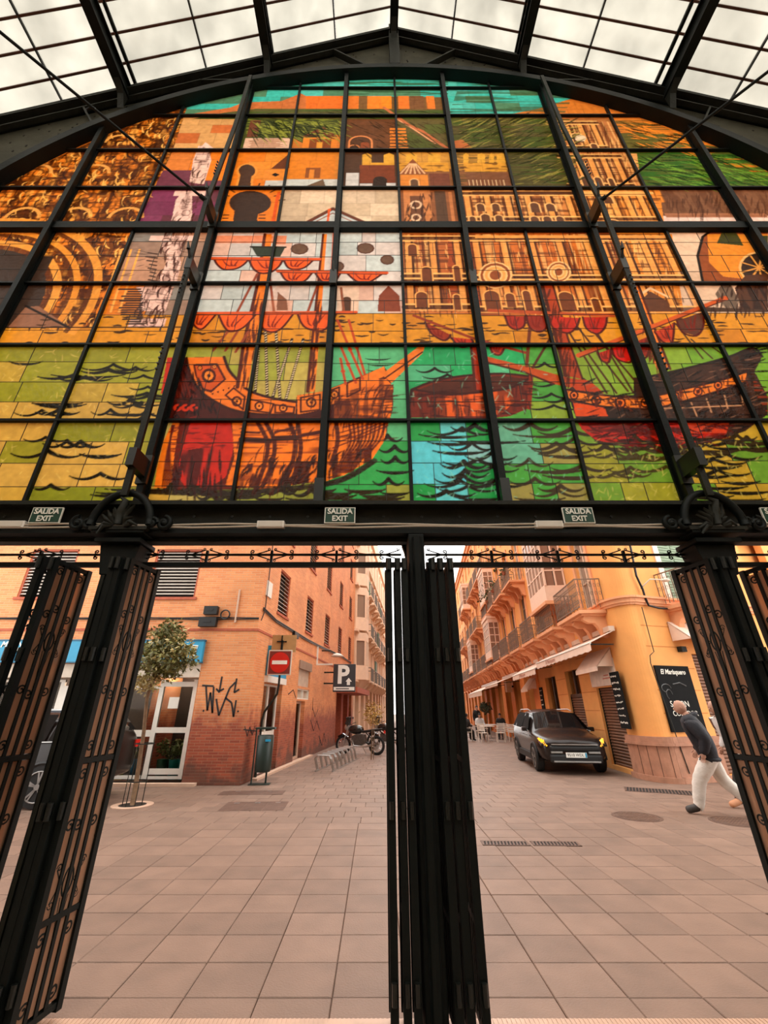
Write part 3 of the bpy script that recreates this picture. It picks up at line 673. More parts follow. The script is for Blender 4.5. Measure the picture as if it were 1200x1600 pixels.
fill(A5([(560,125),(830,130),(790,205),(610,205)]),(56,66,48)); stroke(A5([(560,128),(830,132)]),3,(44,44,32))
def sail(p,c=(236,104,36)):
    fill(p,c); stroke(curve(p,4),2.6,(92,28,14))
    c0=[(p[0][0]*.7+p[-1][0]*.3,p[0][1]*.7+p[-1][1]*.3),p[len(p)//2]]; m=p[len(p)//2]
    for f in (.25,.5,.7):
        s_=(p[0][0]*(1-f)+p[-1][0]*f,p[0][1]*(1-f)+p[-1][1]*f+1); stroke(curve([s_,((s_[0]*.5+m[0]*.5)-3,s_[1]*.45+m[1]*.55),(s_[0]*.3+m[0]*.7,s_[1]*.2+m[1]*.8-2)],4),2.2,(130,36,16),.8,True)
for p in ([(275,230),(300,270),(350,305),(440,300),(500,270),(540,230)],[(545,230),(580,300),(640,335),(720,325),(780,280),(810,230)],[(815,230),(850,290),(910,305),(980,290),(1045,235)],[(790,325),(830,385),(900,410),(980,395),(1040,330)],[(1060,330),(1110,395),(1165,410),(1215,400),(1260,335)],[(1310,335),(1390,400),(1480,405),(1580,345)],[(105,655),(110,730),(155,770),(200,755),(280,665)],[(310,665),(350,750),(400,790),(500,760),(600,655)],[(640,655),(650,760),(720,795),(800,765),(890,655)],[(925,655),(970,745),(1050,780),(1145,770),(1230,650)]): sail(A5(p))
for q in ([(240,217),(1095,225)],[(770,316),(1620,332)],[(100,648),(1380,640)]): stroke(A5(q),4.6,(214,96,44)); stroke([(a,b+2.4) for a,b in A5(q)],1.4,(104,44,22))
fill(A5([(760,625),(770,480),(840,540),(850,625)]),(96,62,46)); fill(A5([(700,640),(730,480),(790,410),(860,430),(860,625)]),(214,150,110),.25)
# --- small boat
def Cc(p): return [(620+x/4.286,460+y/4.286) for x,y in p]
fill(Cc([(105,635),(80,750),(85,825),(590,835),(760,815),(890,760),(905,550),(700,530),(450,545),(250,580)]),(120,44,22))
fill(Cc([(260,690),(570,660),(760,630),(790,720),(700,800),(590,815),(270,815)]),(224,104,36)); streaks(Cc([(100,650),(900,600),(890,760),(590,835),(85,825)]),(90,34,18),.75,.06,.4,.5,91)
fill(Cc([(140,640),(260,595),(450,560),(700,545),(880,565),(760,620),(560,650),(330,665)]),(88,44,28)); stroke(Cc(curve([(105,635),(330,668),(560,655),(760,625),(900,555)],5)),3,(66,26,14)); stroke(Cc(curve([(105,635),(250,580),(450,545),(700,530),(905,550)],5)),3,(66,26,14)); stroke(Cc([(100,640),(80,750),(85,825)]),4,(60,26,14)); stroke(Cc([(900,550),(885,760)]),5,(140,50,24))
fill(Cc([(495,330),(540,330),(575,640),(525,640)]),(170,58,26)); stroke(Cc([(495,330),(525,640)]),3,(90,36,18))
sail(Cc([(190,185),(230,260),(310,308),(350,290),(360,270)]),(150,56,26)); sail(Cc([(360,285),(420,350),(480,345),(510,320),(500,300)]),(190,60,26)); sail(Cc([(620,330),(640,390),(690,405),(720,360)]),(180,60,30)); stroke(Cc([(115,142),(500,290),(860,390)]),4,(150,66,34))
fill(Cc([(600,415),(900,490),(1100,545),(1200,570),(1200,630),(1050,600),(850,520),(610,455)]),(190,88,36)); stroke(Cc([(605,455),(850,520),(1050,600)]),3,(84,36,18)); stroke(Cc([(890,230),(870,480)]),4,(120,62,34)); stroke(Cc([(1060,240),(910,490)]),3,(90,50,30))
# --- second ship, right
def Dd(p): return [(840+x/3.333,440+y/3.333) for x,y in p]
for q in ([(180,200),(470,570)],[(230,330),(410,580)],[(240,200),(560,580)],[(300,250),(500,580)],[(150,240),(360,580)]): stroke(Dd(q),2.6,(84,48,26))
for q in ([(720,220),(860,400)],[(800,300),(910,400)],[(880,320),(980,390)]): stroke(Dd(q),2.2,(84,60,30))
fill(Dd([(20,0),(75,0),(160,300),(235,510),(145,490)]),(178,74,32)); stroke(Dd([(20,0),(145,490)]),4,(84,38,20)); stroke(Dd([(75,0),(160,300),(235,510)]),2.5,(84,38,20))
fill(Dd([(485,10),(520,10),(690,455),(620,460)]),(234,136,52)); stroke(Dd([(520,10),(690,455)]),3,(96,44,22))
h3=Dd([(150,570),(240,500),(350,590),(500,590),(500,500),(560,500),(800,445),(1000,390),(1120,345),(1170,390),(1130,470),(1200,600),(1200,690),(1080,780),(900,840),(700,865),(450,860),(300,830),(210,740)])
fill(h3,(74,50,38)); streaks(h3,(44,32,26),.7,.06,.5,.5,95); fill(Dd([(140,500),(270,515),(345,580),(200,565)]),(186,72,30))
fill(Dd([(205,722),(600,715),(1000,720),(980,800),(700,862),(450,860),(300,822),(230,770)]),(186,44,28)); streaks(Dd([(205,722),(600,715),(1000,720),(980,800),(700,862),(450,860),(300,822)]),(84,26,18),.8,.3,.04,.55,96); fill(Dd([(740,730),(1000,722),(985,790),(820,790),(760,830)]),(214,86,40),.6)
fill(Dd([(185,630),(350,655),(365,700),(200,702)]),(214,84,26)); fill(Dd([(150,562),(350,592),(560,602),(800,550),(1000,500),(1090,465),(1082,522),(1000,552),(800,612),(600,660),(350,652),(165,612)]),(232,134,46))
for (x,y,r_) in ((190,592,24),(305,618,28),(430,632,32),(560,632,26),(625,618,24),(715,600,28),(835,572,26),(940,540,24),(1035,505,20)):
    for k,c in ((1,(84,36,18)),(.66,(232,120,40)),(.4,(84,36,18))): fill(Dd([(x+r_*k*math.cos(t*.5236),y+r_*k*math.sin(t*.5236)) for t in range(13)]),c)
stroke(Dd(curve([(165,612),(350,652),(600,660),(800,612),(1000,552),(1082,522)],5)),3,(60,28,16)); stroke(Dd(curve([(150,562),(350,592),(560,602),(800,550),(1000,500),(1090,465)],5)),3,(60,28,16)); stroke(Dd(curve([(560,500),(800,445),(1000,390),(1120,345),(1170,390)],5)),3,(50,34,24))
for (a,b) in (((720,650),(745,700)),((800,630),(830,700)),((880,610),(905,680)),((970,580),(990,660)),((1060,560),(1070,640)),((660,660),(1060,645))): stroke(Dd([a,b]),1.6,(196,150,110))
fill(Dd([(1120,490),(1200,600),(1200,690),(1160,640),(1130,580)]),(56,42,30)); streaks(Dd([(1120,490),(1200,600),(1200,690),(1130,580)]),(140,60,34),.8,.3,.03,.5,97)
for p,c in (([(60,180),(80,240),(155,268),(200,240),(220,190)],(190,50,28)),([(235,185),(255,245),(310,272),(350,240),(362,185)],(186,44,26)),([(-60,175),(-40,240),(10,262),(50,235),(50,180)],(150,50,30)),([(-170,178),(-150,230),(-110,250),(-70,230),(-65,180)],(170,50,28)),([(610,262),(650,312),(700,318),(712,215)],(190,70,36)),([(725,205),(755,265),(825,282),(862,235),(866,155)],(104,62,44)),([(312,372),(335,412),(372,418),(382,352)],(186,56,32)),([(385,345),(405,395),(450,418),(490,412),(490,325)],(206,40,28)),([(495,320),(520,385),(570,390),(590,280)],(150,50,30))): sail(Dd(p),c)
stroke(Dd([(215,385),(600,235),(980,85)]),6.5,(206,100,44)); stroke(Dd([(220,394),(600,246),(975,97)]),1.6,(90,42,22)); stroke(Dd([(-250,150),(395,178)]),5,(186,88,44))
for i in range(20): wave(915+i*14+random.uniform(-8,8),682+random.uniform(0,24) ,random.uniform(35,60),random.choice((1,2)),7,4.2,(58,46,22))


# --- brushwork: loose hatching over the painted shapes
HILL = [(705,188),(885,186),(900,236),(905,292),(800,292),(790,240),(720,236)]
scratch(HILL, 120, 26, -.35, 1.6, (156,150,72), .55); scratch(HILL, 90, 24, -.35, 2.2, (52,58,24), .7); scratch([(985,240),(1200,240),(1200,290),(1012,290)], 110, 30, .25, 2, (120,170,60), .55); scratch([(985,240),(1200,240),(1200,290),(1012,290)], 70, 30, .25, 2.4, (34,62,24), .7)
scratch([(965,188),(1075,190),(1125,232),(985,234)], 70, 34, .2, 2.4, (240,150,52), .7); scratch([(965,188),(1075,190),(1125,232),(985,234)], 50, 30, .2, 2.4, (60,48,22), .7)
scratch([(390,188),(530,188),(528,212),(390,212)], 90, 20, .5, 1.6, (152,160,66), .7, .5); scratch([(390,188),(530,188),(528,212),(390,212)], 60, 18, .6, 2, (36,46,20), .8, .5); scratch([(300,184),(540,170),(700,172),(700,184)], 90, 18, .1, 1.5, (48,54,22), .7)
scratch([(545,188),(700,188),(700,236),(545,236)], 80, 18, .5, 1.6, (60,44,24), .6)
scratch([(205,370),(310,370),(250,508),(150,508)], 60, 16, 0, 1.3, (90,72,60), .5)
for poly in (hull, bow): scratch(poly, 34, 26, V_ + .35, 2, (80,28,10), .7, .2, .1); scratch(poly, 26, 22, -.1, 1.8, (80,28,10), .65, .12)
scratch([(372,720),(540,700),(585,700),(540,742),(512,751),(372,762)], 46, 22, V_ + .5, 2.6, (56,20,8), .8, .3, .1); scratch([(262,720),(350,700),(345,758),(275,760)], 26, 30, V_, 2.8, (56,14,8), .8, .1)
scratch([(262,660),(300,652),(350,660),(345,700),(262,710)], 30, 18, 0, 2, (120,26,14), .7); scratch([(262,560),(290,560),(350,640),(270,650)], 50, 16, V_, 2.2, (40,12,8), .8, .6)
scratch(h3, 110, 24, -.25, 2.6, (34,22,16), .8, .3); scratch(h3, 60, 20, -.25, 1.6, (150,110,84), .45, .4); scratch(Dd([(205,722),(1000,720),(980,800),(700,862),(450,860),(300,822)]), 60, 26, .1, 3, (90,20,14), .75, .5); scratch(Dd([(150,562),(560,602),(1090,465),(1082,522),(600,660),(165,612)]), 50, 12, 1.2, 2, (96,40,16), .8, .6)
scratch(Cc([(110,650),(900,580),(890,760),(590,830),(90,820)]), 40, 18, V_, 2, (74,24,10), .6, .2); scratch(Cc([(110,650),(900,580),(890,760),(590,830),(90,820)]), 50, 26, .05, 2, (64,20,10), .7, .1)
for poly in ([(404,450),(418,450),(388,605),(372,605)], [(498,450),(505,450),(492,612),(481,612)], Dd([(30,20),(75,20),(235,500),(145,480)]), Dd([(490,20),(520,20),(690,450),(620,455)])): scratch(poly, 30, 24, V_ + .15, 2.4, (96,40,16), .8, .15)
scratch([(640,300),(676,300),(676,350),(632,350)], 40, 12, V_, 1.8, (70,40,22), .7, .5); scratch([(1040,298),(1200,298),(1200,330),(1045,330)], 60, 16, V_, 2, (84,54,38), .6, .3); scratch([(1130,440),(1200,440),(1200,486),(1110,486)], 50, 14, V_, 2, (60,34,20), .7, .4)
for poly, c in (([(0,545),(250,545),(215,790),(0,790)], (236,214,120)), ([(640,545),(860,545),(920,790),(645,790)], (150,226,190)), ([(925,690),(1190,690),(1200,790),(930,790)], (226,216,120))): scratch(poly, 170, 10, .2, 1.2, c, .28, 1.5)
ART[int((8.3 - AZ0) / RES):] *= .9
# lead lines of the quarries
for q in QUARRIES.values():
    for (a, b, c, d) in q:
        al = .42 if c < 5.3 else .3
        strokew([(a, c), (b, c)], .009, (60, 40, 24), al); strokew([(a, c), (a, d)], .009, (60, 40, 24), al)
# brush texture
ART *= (0.93 + .14 * noise(.05, .05, 201))[..., None] * (0.95 + .1 * noise(.6, .6, 202))[..., None]
ART = np.clip(ART, 0.002, 1.0) ** 1.12
lum = ART.mean(-1, keepdims=True); ART = np.clip(lum + (ART - lum) * 1.0, .0015, .95)

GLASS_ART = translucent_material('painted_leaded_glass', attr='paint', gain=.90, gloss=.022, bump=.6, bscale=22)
LEAD = mat('lead_came', (30, 28, 24), .5, var=.2)
window = empty('window_1', 'tall arched leaded window with sailing ships, sea and old buildings in coloured glass', None, kind='structure', loc=(0, WY, 0))
npane = 0
for ci in range(len(COLS) - 1):
    for ri in range(len(ROWS) - 1):
        x0, x1, z0, z1 = COLS[ci], COLS[ci + 1], ROWS[ri], ROWS[ri + 1]
        if z0 > max(arc_z(x0), arc_z(x1), arc_z((x0 + x1) / 2)) - .05: continue
        if max(x for x in (abs(x0 - XC), abs(x1 - XC))) > ARC_R + .2: continue
        step = .0073 if z0 < 7.2 else .0112
        u_, v_ = proj((x0 + x1) / 2, WY, (z0 + z1) / 2)
        if u_ < -90 or u_ > 1290: step = .06
        nx = max(2, int((x1 - x0) / step)); nz = max(2, int((z1 - z0) / step))
        gx = np.linspace(x0, x1, nx + 1); gz = np.linspace(z0, z1, nz + 1)
        X, Z = np.meshgrid(gx, gz)
        lim = ARC_Z + np.sqrt(np.maximum(ARC_R ** 2 - (X - XC) ** 2, 0)) + .02
        Z = np.minimum(Z, lim)
        keep = (Z[1:, 1:] - Z[:-1, 1:] > 1e-4) | (Z[1:, :-1] - Z[:-1, :-1] > 1e-4)
        if not keep.any(): continue
        fx = np.clip((X - AX0) / RES - .5, 0, AW - 1.01); fy = np.clip((Z - AZ0) / RES - .5, 0, AH - 1.01)
        ix = fx.astype(int); iy = fy.astype(int); tx = (fx - ix)[..., None]; ty = (fy - iy)[..., None]
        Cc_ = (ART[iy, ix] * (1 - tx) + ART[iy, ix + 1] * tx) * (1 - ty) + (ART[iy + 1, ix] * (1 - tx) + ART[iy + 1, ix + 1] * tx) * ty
        idx = np.arange((nx + 1) * (nz + 1)).reshape(nz + 1, nx + 1)
        F = np.stack([idx[:-1, :-1], idx[:-1, 1:], idx[1:, 1:], idx[1:, :-1]], -1)[keep]
        me = bpy.data.meshes.new('pane'); nv = idx.size; nf = len(F)
        me.vertices.add(nv); co = np.zeros((nv, 3), np.float32); co[:, 0] = X.ravel(); co[:, 2] = Z.ravel(); me.vertices.foreach_set('co', co.ravel())
        me.loops.add(nf * 4); me.polygons.add(nf)
        me.polygons.foreach_set('loop_start', np.arange(nf, dtype=np.int32) * 4); me.loops.foreach_set('vertex_index', F.astype(np.int32).ravel())
        me.update(calc_edges=True)
        at = me.color_attributes.new('paint', 'FLOAT_COLOR', 'POINT'); rgba = np.ones((nv, 4), np.float32); rgba[:, :3] = Cc_.reshape(-1, 3)
        at.data.foreach_set('color', rgba.ravel()); me.materials.append(GLASS_ART)
        pane = bpy.data.objects.new('pane', me); link(pane, window); npane += 1
        # raised lead strips between the quarries, on the hall side
        lb = MB()
        for (a, b, c, d) in QUARRIES[ci, ri]:
            if c > z0 + .01 and c < min(arc_z(a), arc_z(b)): lb.box(a, b, -.004, 0, c - .0022, c + .0022)
            if a > x0 + .01 and c < arc_z(a): lb.box(a - .0022, a + .0022, -.004, 0, c, min(d, arc_z(a)))
        if lb.v and step < .05 and z0 < 7.2:
            le = lb.build('lead_came', LEAD, pane)
# glazing bars
gb = MB().box(-.016, .016, -.05, .03, 0, 1); 
for ci, x in enumerate(COLS):
    if abs(x - XC) > ARC_R: continue
    top = arc_z(x) + .03
    if ci in MAJOR: continue
    MB().box(x - .016, x + .016, -.035, .02, 3.2, top).build('glazing_bar', IRON, window)
for ri, z in enumerate(ROWS[1:-1]):
    if z > ARC_Z + ARC_R: continue
    hw = math.sqrt(max(ARC_R ** 2 - max(z - ARC_Z, 0) ** 2, 0)) if z > ARC_Z else 6.4
    t = .013
    if abs(z - 7.38) < .01: MB().box(max(XC - hw, -6.4), min(XC + hw, 7.0), -.07, .03, 7.32, 7.45).build('transom', IRON, window)
    else: MB().box(max(XC - hw, -6.4), min(XC + hw, 7.0), -.04, .03, z - t, z + t).build('glazing_bar', IRON, window)
# mullions: T-sections; the two flanking the doorway are two-chord trusses bowed towards the hall
for ci, kind in MAJOR.items():
    x = COLS[ci]
    if abs(x - XC) > ARC_R - .1: continue
    top = arc_z(x)
    mb = MB(); mb.box(x - .012, x + .012, -.09, .03, 3.2, top + .05); mb.box(x - .032, x + .032, -.105, -.088, 3.2, top + .12); mb.box(x - .04, x + .04, -.02, .03, 3.2, top)
    mu = mb.build('mullion', IRON, window)
    if kind == 2:
        ch = MB(); pts = [(x, -.16, top + .1), (x, -.2, 9.6), (x, -.30, 7.9), (x, -.34, 7.35), (x, -.32, 6.1), (x, -.30, 5.0), (x, -.28, 3.25)]
        for a, b in zip(pts, pts[1:]): ch.bar(a, b, .055, .03, up=(0, 1, 0))
        ch.build('truss_chord', IRON_WORN, window)
        for zz in (7.42, 6.22, 3.62):
            bk = MB(); bk.box(x - .035, x + .035, -.34, -.08, zz - .10, zz + .08); bk.box(x - .05, x + .05, -.12, -.09, zz - .16, zz + .14)
            if zz > 4: bk.bar((x, -.32, zz + .04), (x - .01, -.40, zz + .18), .02); bk.cyl((x - .01, -.39, zz + .15), (x - .015, -.42, zz + .24), .022, .006, 8)
            bk.build('truss_bracket', HINGE, window)
        rv = MB()
        for k in range(14):
            for zb in (8.0, 5.7, 4.6):
                if k < 5: rv.cyl((x, -.34, zb + k * .07), (x, -.36, zb + k * .07), .011, n=6)
        rv.build('bolt', HINGE, window)
for x in (COLS[6], COLS[8]):
    bk = MB(); bk.box(x - .04, x + .04, -.14, -.09, 6.14, 6.38); bk.bar((x, -.13, 6.35), (x - .01, -.18, 6.48), .02); bk.box(x - .042, x + .042, -.15, -.09, 3.2, 3.5); bk.build('truss_bracket', HINGE, window)

# ------------------------------------------------------------------ arch rib, gable plate, gable rafters
gable = empty('wall_back', 'riveted iron gable and arch rib above the stained glass', kind='structure', loc=(0, WY, 0))
N_ = 72; rib = MB(); vs_ = []; A0, A1 = math.radians(2), math.radians(178)
prof = [(-.14, -.02), (-.14, .13), (.06, .13), (.06, -.02), (-.005, -.02), (-.005, 0), (-.12, 0)]
prof = [(-.16, -.03), (.05, -.03), (.05, .16), (-.02, .16), (-.02, .02), (-.13, .02), (-.13, .11), (-.16, .11)]
for i in range(N_ + 1):
    t = A0 + (A1 - A0) * i / N_
    for (y, r) in prof: vs_.append((XC + (ARC_R + r) * math.cos(t), y, ARC_Z + (ARC_R + r) * math.sin(t)))
n = len(prof); rib.add(vs_, [(i*n+k, i*n+(k+1)%n, (i+1)*n+(k+1)%n, (i+1)*n+k) for i in range(N_) for k in range(n)]); rib.build('arch_rib', IRON, gable)
RZ0, RSL = 13.78, .545
def roof_z(x): return RZ0 - RSL * abs(x - XC)
pl = MB(); xs = np.linspace(-8.6, 9.3, 90)
for a, b in zip(xs, xs[1:]):
    za = arc_z(a) if abs(a - XC) < ARC_R else 3.0; zb = arc_z(b) if abs(b - XC) < ARC_R else 3.0
    pl.quad((a, -.02, max(za, 3) + .03), (b, -.02, max(zb, 3) + .03), (b, -.02, roof_z(b) - .1), (a, -.02, roof_z(a) - .1))
pl.build('gable_plate', PLATE, gable)
rv = MB()
for i in range(240):
    x = random.uniform(-6.2, 6.9); lo = arc_z(x) + .14; hi = roof_z(x) - .5
    if hi - lo < .1: continue
    z = random.uniform(lo, hi); rv.box(x - .012, x + .012, -.026, -.018, z - random.uniform(.01, .035), z + .015)
rv.build('rust_mark', mat('rust_stain', (40, 32, 24), .8), gable)
for sgn in (-1, 1):
    X2 = XC + sgn * 8.6
    def RP(x, dz, y): return (x, y, roof_z(x) + dz)
    for k, (dz, y, wd, h, m_) in enumerate(((-.10, -.02, .12, .10, IRON), (-.19, -.10, .05, .035, IRON_WORN), (-.31, -.06, .10, .20, IRON), (-.44, -.13, .10, .028, IRON_WORN), (-.53, -.05, .06, .12, IRON), (-.64, -.10, .07, .024, IRON_WORN))):
        MB().bar(RP(XC, dz, y), RP(X2, dz, y), wd, h, up=(0, 0, 1)).build('gable_rafter', m_, gable)
    for k in range(1, 6):                                   # diagonal struts and purlin shoes of the gable truss
        x = XC + sgn * (.0 + k * 1.12)
        if k % 2 == 1 and k < 5:
            lo = arc_z(x - sgn * .7) + .14; MB().bar((x, -.09, roof_z(x) - .62), (x - sgn * .62, -.09, lo), .03, .09, up=(0, 1, 0)).build('gable_strut', IRON_WORN, gable)
            if k == 3: MB().bar((x + sgn * 1.7, -.09, roof_z(x + sgn * 1.7) - .62), (x + sgn * 1.4, -.09, arc_z(x + sgn * 1.35) + .12), .03, .09, up=(0, 1, 0)).build('gable_strut', IRON_WORN, gable)
MB().box(XC - .09, XC + .09, -.16, -.02, arc_z(XC) + .12, RZ0 - .2).build('king_post', IRON_WORN, gable)
# solid market wall beyond the arch springing, so that daylight only enters through glass
MB().box(-8.7, COLS[0], -.05, .15, 0, 8.8).box(COLS[-1], 9.4, -.05, .15, 0, 8.8).build('side_wall', mat('lime_render', (150, 130, 105), .8), gable)

# ------------------------------------------------------------------ glazed roof
ceiling = empty('ceiling', 'glazed iron roof of the market hall', kind='structure', loc=(0, 0, 0))
ROOF_GLASS = translucent_material('weathered_roof_glass', rgb=(236, 234, 226), gain=.68, gloss=.03, bump=.2, bscale=5, dirt=True)
XB = [0, 1.11, 2.24, 3.36, 4.47, 5.55, 6.65, 7.75, 8.7]
YB = [3.41 - .335 * k for k in range(0, 7)]
for sgn in (-1, 1):
    for i in range(len(XB) - 1):
        for k in range(len(YB) - 1):
            a, b = XB[i] + .012, XB[i + 1] - .012; y1, y0 = YB[k] - .012, YB[k + 1] + .012
            xa, xb = XC + sgn * a, XC + sgn * b; q = [(xa, y0, roof_z(xa)), (xb, y0, roof_z(xb)), (xb, y1, roof_z(xb)), (xa, y1, roof_z(xa))]
            if sgn < 0: q = q[::-1]
            if i > 6: continue
            pb = MB(); pb.add(q + [(p[0], p[1], p[2] + .008) for p in q], [(3,2,1,0),(4,5,6,7),(0,1,5,4),(1,2,6,5),(2,3,7,6),(3,0,4,7)]); pb.build('pane', ROOF_GLASS, ceiling)
        xa, xb = XC + sgn * XB[i], XC + sgn * XB[i + 1]
        MB().quad((xa, -12, roof_z(xa)), (xb, -12, roof_z(xb)), (xb, YB[-1], roof_z(xb)), (xa, YB[-1], roof_z(xa))).build('glazing_sheet', ROOF_GLASS, ceiling)
    for i, x in enumerate(XB):
        X = XC + sgn * x
        if i == 0 and sgn < 0: continue
        wd = .05 if i % 2 == 0 else .022
        MB().box(X - wd / 2, X + wd / 2, -12, 3.41, roof_z(X) - .03, roof_z(X) + .012).build('glazing_bar', IRON if i % 2 == 0 else LEAD, ceiling)
        if i % 2 == 0:                                          # purlins hang under every second bar
            pb = MB(); z = roof_z(X) - .62; pb.box(X - .075, X + .075, -12, 3.30, z - .02, z); pb.box(X - .015, X + .015, -12, 3.30, z, z + .26); pb.box(X - .06, X + .06, -12, 3.30, z + .26, z + .28); pb.build('purlin', IRON, ceiling)
            MB().prism([(3.30, z - .32), (3.30, z), (3.0, z), (3.2, z - .1)], 'x', X - .05, X + .05).build('purlin_shoe', IRON_WORN, ceiling)
    for k, y in enumerate(YB[1:]):
        MB().bar((XC, y, roof_z(XC) - .012), (XC + sgn * 8.6, y, roof_z(XC + sgn * 8.6) - .012), .028, .028).build('roof_bar', mat('rusty_bar', (98, 62, 48), .7, var=.3), ceiling)
# rest of the hall behind the viewer
MB().box(-8.7, -8.5, -12, WY, 0, 9.0).build('wall_left', mat('hall_render', (190, 172, 152), .8), None, kind='structure')
MB().box(9.2, 9.4, -12, WY, 0, 9.0).build('wall_right', MAT['hall_render'], None, kind='structure')
hb = MB(); hb.prism([(-8.7, 0), (9.4, 0), (9.4, 8.8), (XC, 13.8), (-8.7, 8.8)], 'y', -12.2, -12); hb.build('wall_front', MAT['hall_render'], None, kind='structure')
fl = MB(); fl.box(-8.7, 9.4, -12, 3.38, -.12, -.002); fl.build('floor', mat('hall_floor', (150, 130, 114), .5, var=.15), None, kind='structure')

# tie rods
for k, (p, q) in enumerate((((-2.14, 3.08, 7.42), at_z(0, 50, 7.5)), ((2.84, 3.08, 7.42), at_z(1200, 112, 7.5)))):
    p = Vector(p); q = Vector(q); e = p + (q - p) * 2.6
    rod = MB(); rod.cyl(p, e, .016, n=8); m1 = p + (q - p) * .04; rod.cyl(p, m1, .03, n=8)
    if k == 0: 
        h_ = p + (q - p) * .62; rod.tube([h_ + Vector((.05*math.cos(t*.6), 0, -.03+.05*math.sin(t*.6)-.02)) for t in range(8)], .006, 5)
    rod.build('tie_rod', IRON, None, label=('slender iron tie rod crossing the carved orange panes on the left' if k == 0 else 'slender iron tie rod crossing the hillside panes on the right'), cat='tie rod', group='tie rods')
# ================================================================== LINTEL, COLUMNS, GATES
lintel = empty('trim_1', 'dark iron lintel beam running under the stained glass', kind='structure', loc=(0, 0, 0))
MB().box(-6.4, 7.1, 3.30, 3.45, 2.97, 3.20).build('web', IRON_WORN, lintel)
MB().box(-6.4, 7.1, 3.19, 3.52, 3.20, 3.235).build('top_flange', IRON_WORN, lintel)
MB().box(-6.4, 7.1, 3.22, 3.44, 2.945, 2.98).build('bottom_flange', IRON, lintel)
MB().box(-6.4, 7.1, 3.34, 3.44, 2.915, 2.945).build('door_head', IRON_WORN, lintel)
cd = MB()
for dz in (0, .02):
    pts = [(-6.4 + i * .27, 3.215, 3.0 + dz + .008 * math.sin(i * 1.3 + dz * 90)) for i in range(50)]; cd.tube(pts, .008, 5)
cd.build('cable', mat('grey_cable', (205, 192, 176), .5), lintel)
bl = MB()
for i in range(40): bl.cyl((-6.2 + i * .33, 3.30, 3.13), (-6.2 + i * .33, 3.29, 3.13), .012, n=6)
bl.build('bolt', HINGE, lintel)

def spiral(cx, cz, r, turns=1.35, a0=0.0, sgn=1, n=16, y=0.0):
    return [(cx + r * (1 - .8 * i / n) * math.cos(a0 + sgn * turns * 2 * math.pi * i / n), y, cz + r * (1 - .8 * i / n) * math.sin(a0 + sgn * turns * 2 * math.pi * i / n)) for i in range(n + 1)]
SCROLL = MB().tube(spiral(0, 0, .036), .008, 5).mesh('scroll', IRON)

# cast columns with crests
def column(x, label):
    t = empty('iron_column', label, 'column', 'cast iron columns', loc=(x, 3.36, 0))
    MB().box(-.11, .11, -.08, .10, 0, 2.62).build('shaft', IRON, t, bevel=.01)
    MB().box(-.15, .15, -.12, .12, 0, .28).build('plinth', IRON, t, bevel=.01)
    for sx in (-.075, .075): MB().box(sx - .012, sx + .012, -.095, -.075, .3, 2.6).build('fillet', IRON_WORN, t)
    c = MB(); c.prism([(-.11, 2.6), (.11, 2.6), (.17, 2.86), (-.17, 2.86)], 'y', -.10, .1); c.box(-.19, .19, -.16, .1, 2.86, 2.90); c.box(-.22, .22, -.19, .1, 2.93, 2.96); c.build('capital', IRON, t, bevel=.006)
    # crest: arch over acanthus scrolls, flanked by volutes
    a = MB(); a.tube([(.245 * math.cos(math.pi * i / 18), -.18, 3.0 + .30 * math.sin(math.pi * i / 18)) for i in range(19)], .032, 8); a.build('crest_arch', IRON, t, smooth=True)
    lf = MB(); rr = random.Random(3)
    for i in range(16):
        ang = math.pi * (i + .5) / 16; r0 = .05; r1 = .10 + .09 * rr.random(); k = rr.uniform(-.5, .5)
        lf.tube([(r0 * math.cos(ang), -.19, 2.98 + r0 * math.sin(ang)), ((r0 + r1) / 2 * math.cos(ang + k * .3), -.215, 2.98 + (r0 + r1) / 2 * math.sin(ang + k * .3)), (r1 * math.cos(ang + k), -.2, 2.98 + r1 * 1.2 * math.sin(ang + k))], [.014, .022, .008], 6)
    lf.tube([(0, -.2, 3.0), (0, -.22, 3.1), (.03, -.23, 3.2), (-.03, -.22, 3.24)], [.03, .035, .025, .01], 7); lf.build('acanthus_leaves', IRON_WORN, t, smooth=True)
    for s in (-1, 1):
        v = MB(); v.tube(spiral(s * .36, 3.02, .062, 1.4, math.pi / 2, -s, 18, -.17), .02, 6); v.ell((s * .36, -.17, 3.02), (.025, .03, .025), 8, 6); v.tube(spiral(s * .265, 3.02, .05, 1.2, 0, s, 14, -.18), .018, 6); v.build('volute', IRON, t, smooth=True)
    MB().box(-.24, .24, -.2, -.14, 2.955, 2.985).build('crest_sill', IRON_WORN, t)
    return t
column(-2.13, 'cast iron column with scrolled crest left of the doorway')
column(2.83, 'cast iron column with scrolled crest right of the doorway')
cp = empty('iron_post', 'slim dark iron post between the two open doorways', 'post', loc=(.325, 3.40, 0))
MB().box(-.062, .062, -.28, .05, 0, 2.9).build('shaft', IRON, cp, bevel=.008)
MB().cyl((0, -.29, 0), (0, -.29, 2.86), .035, n=10).build('hinge_tube', IRON, cp)
for s in (-1, 1): MB().prism([(s * .055, 2.9), (s * .10, 2.9), (s * .08, 2.84), (s * .055, 2.7)], 'y', -.03, .03).build('bracket', IRON, cp)

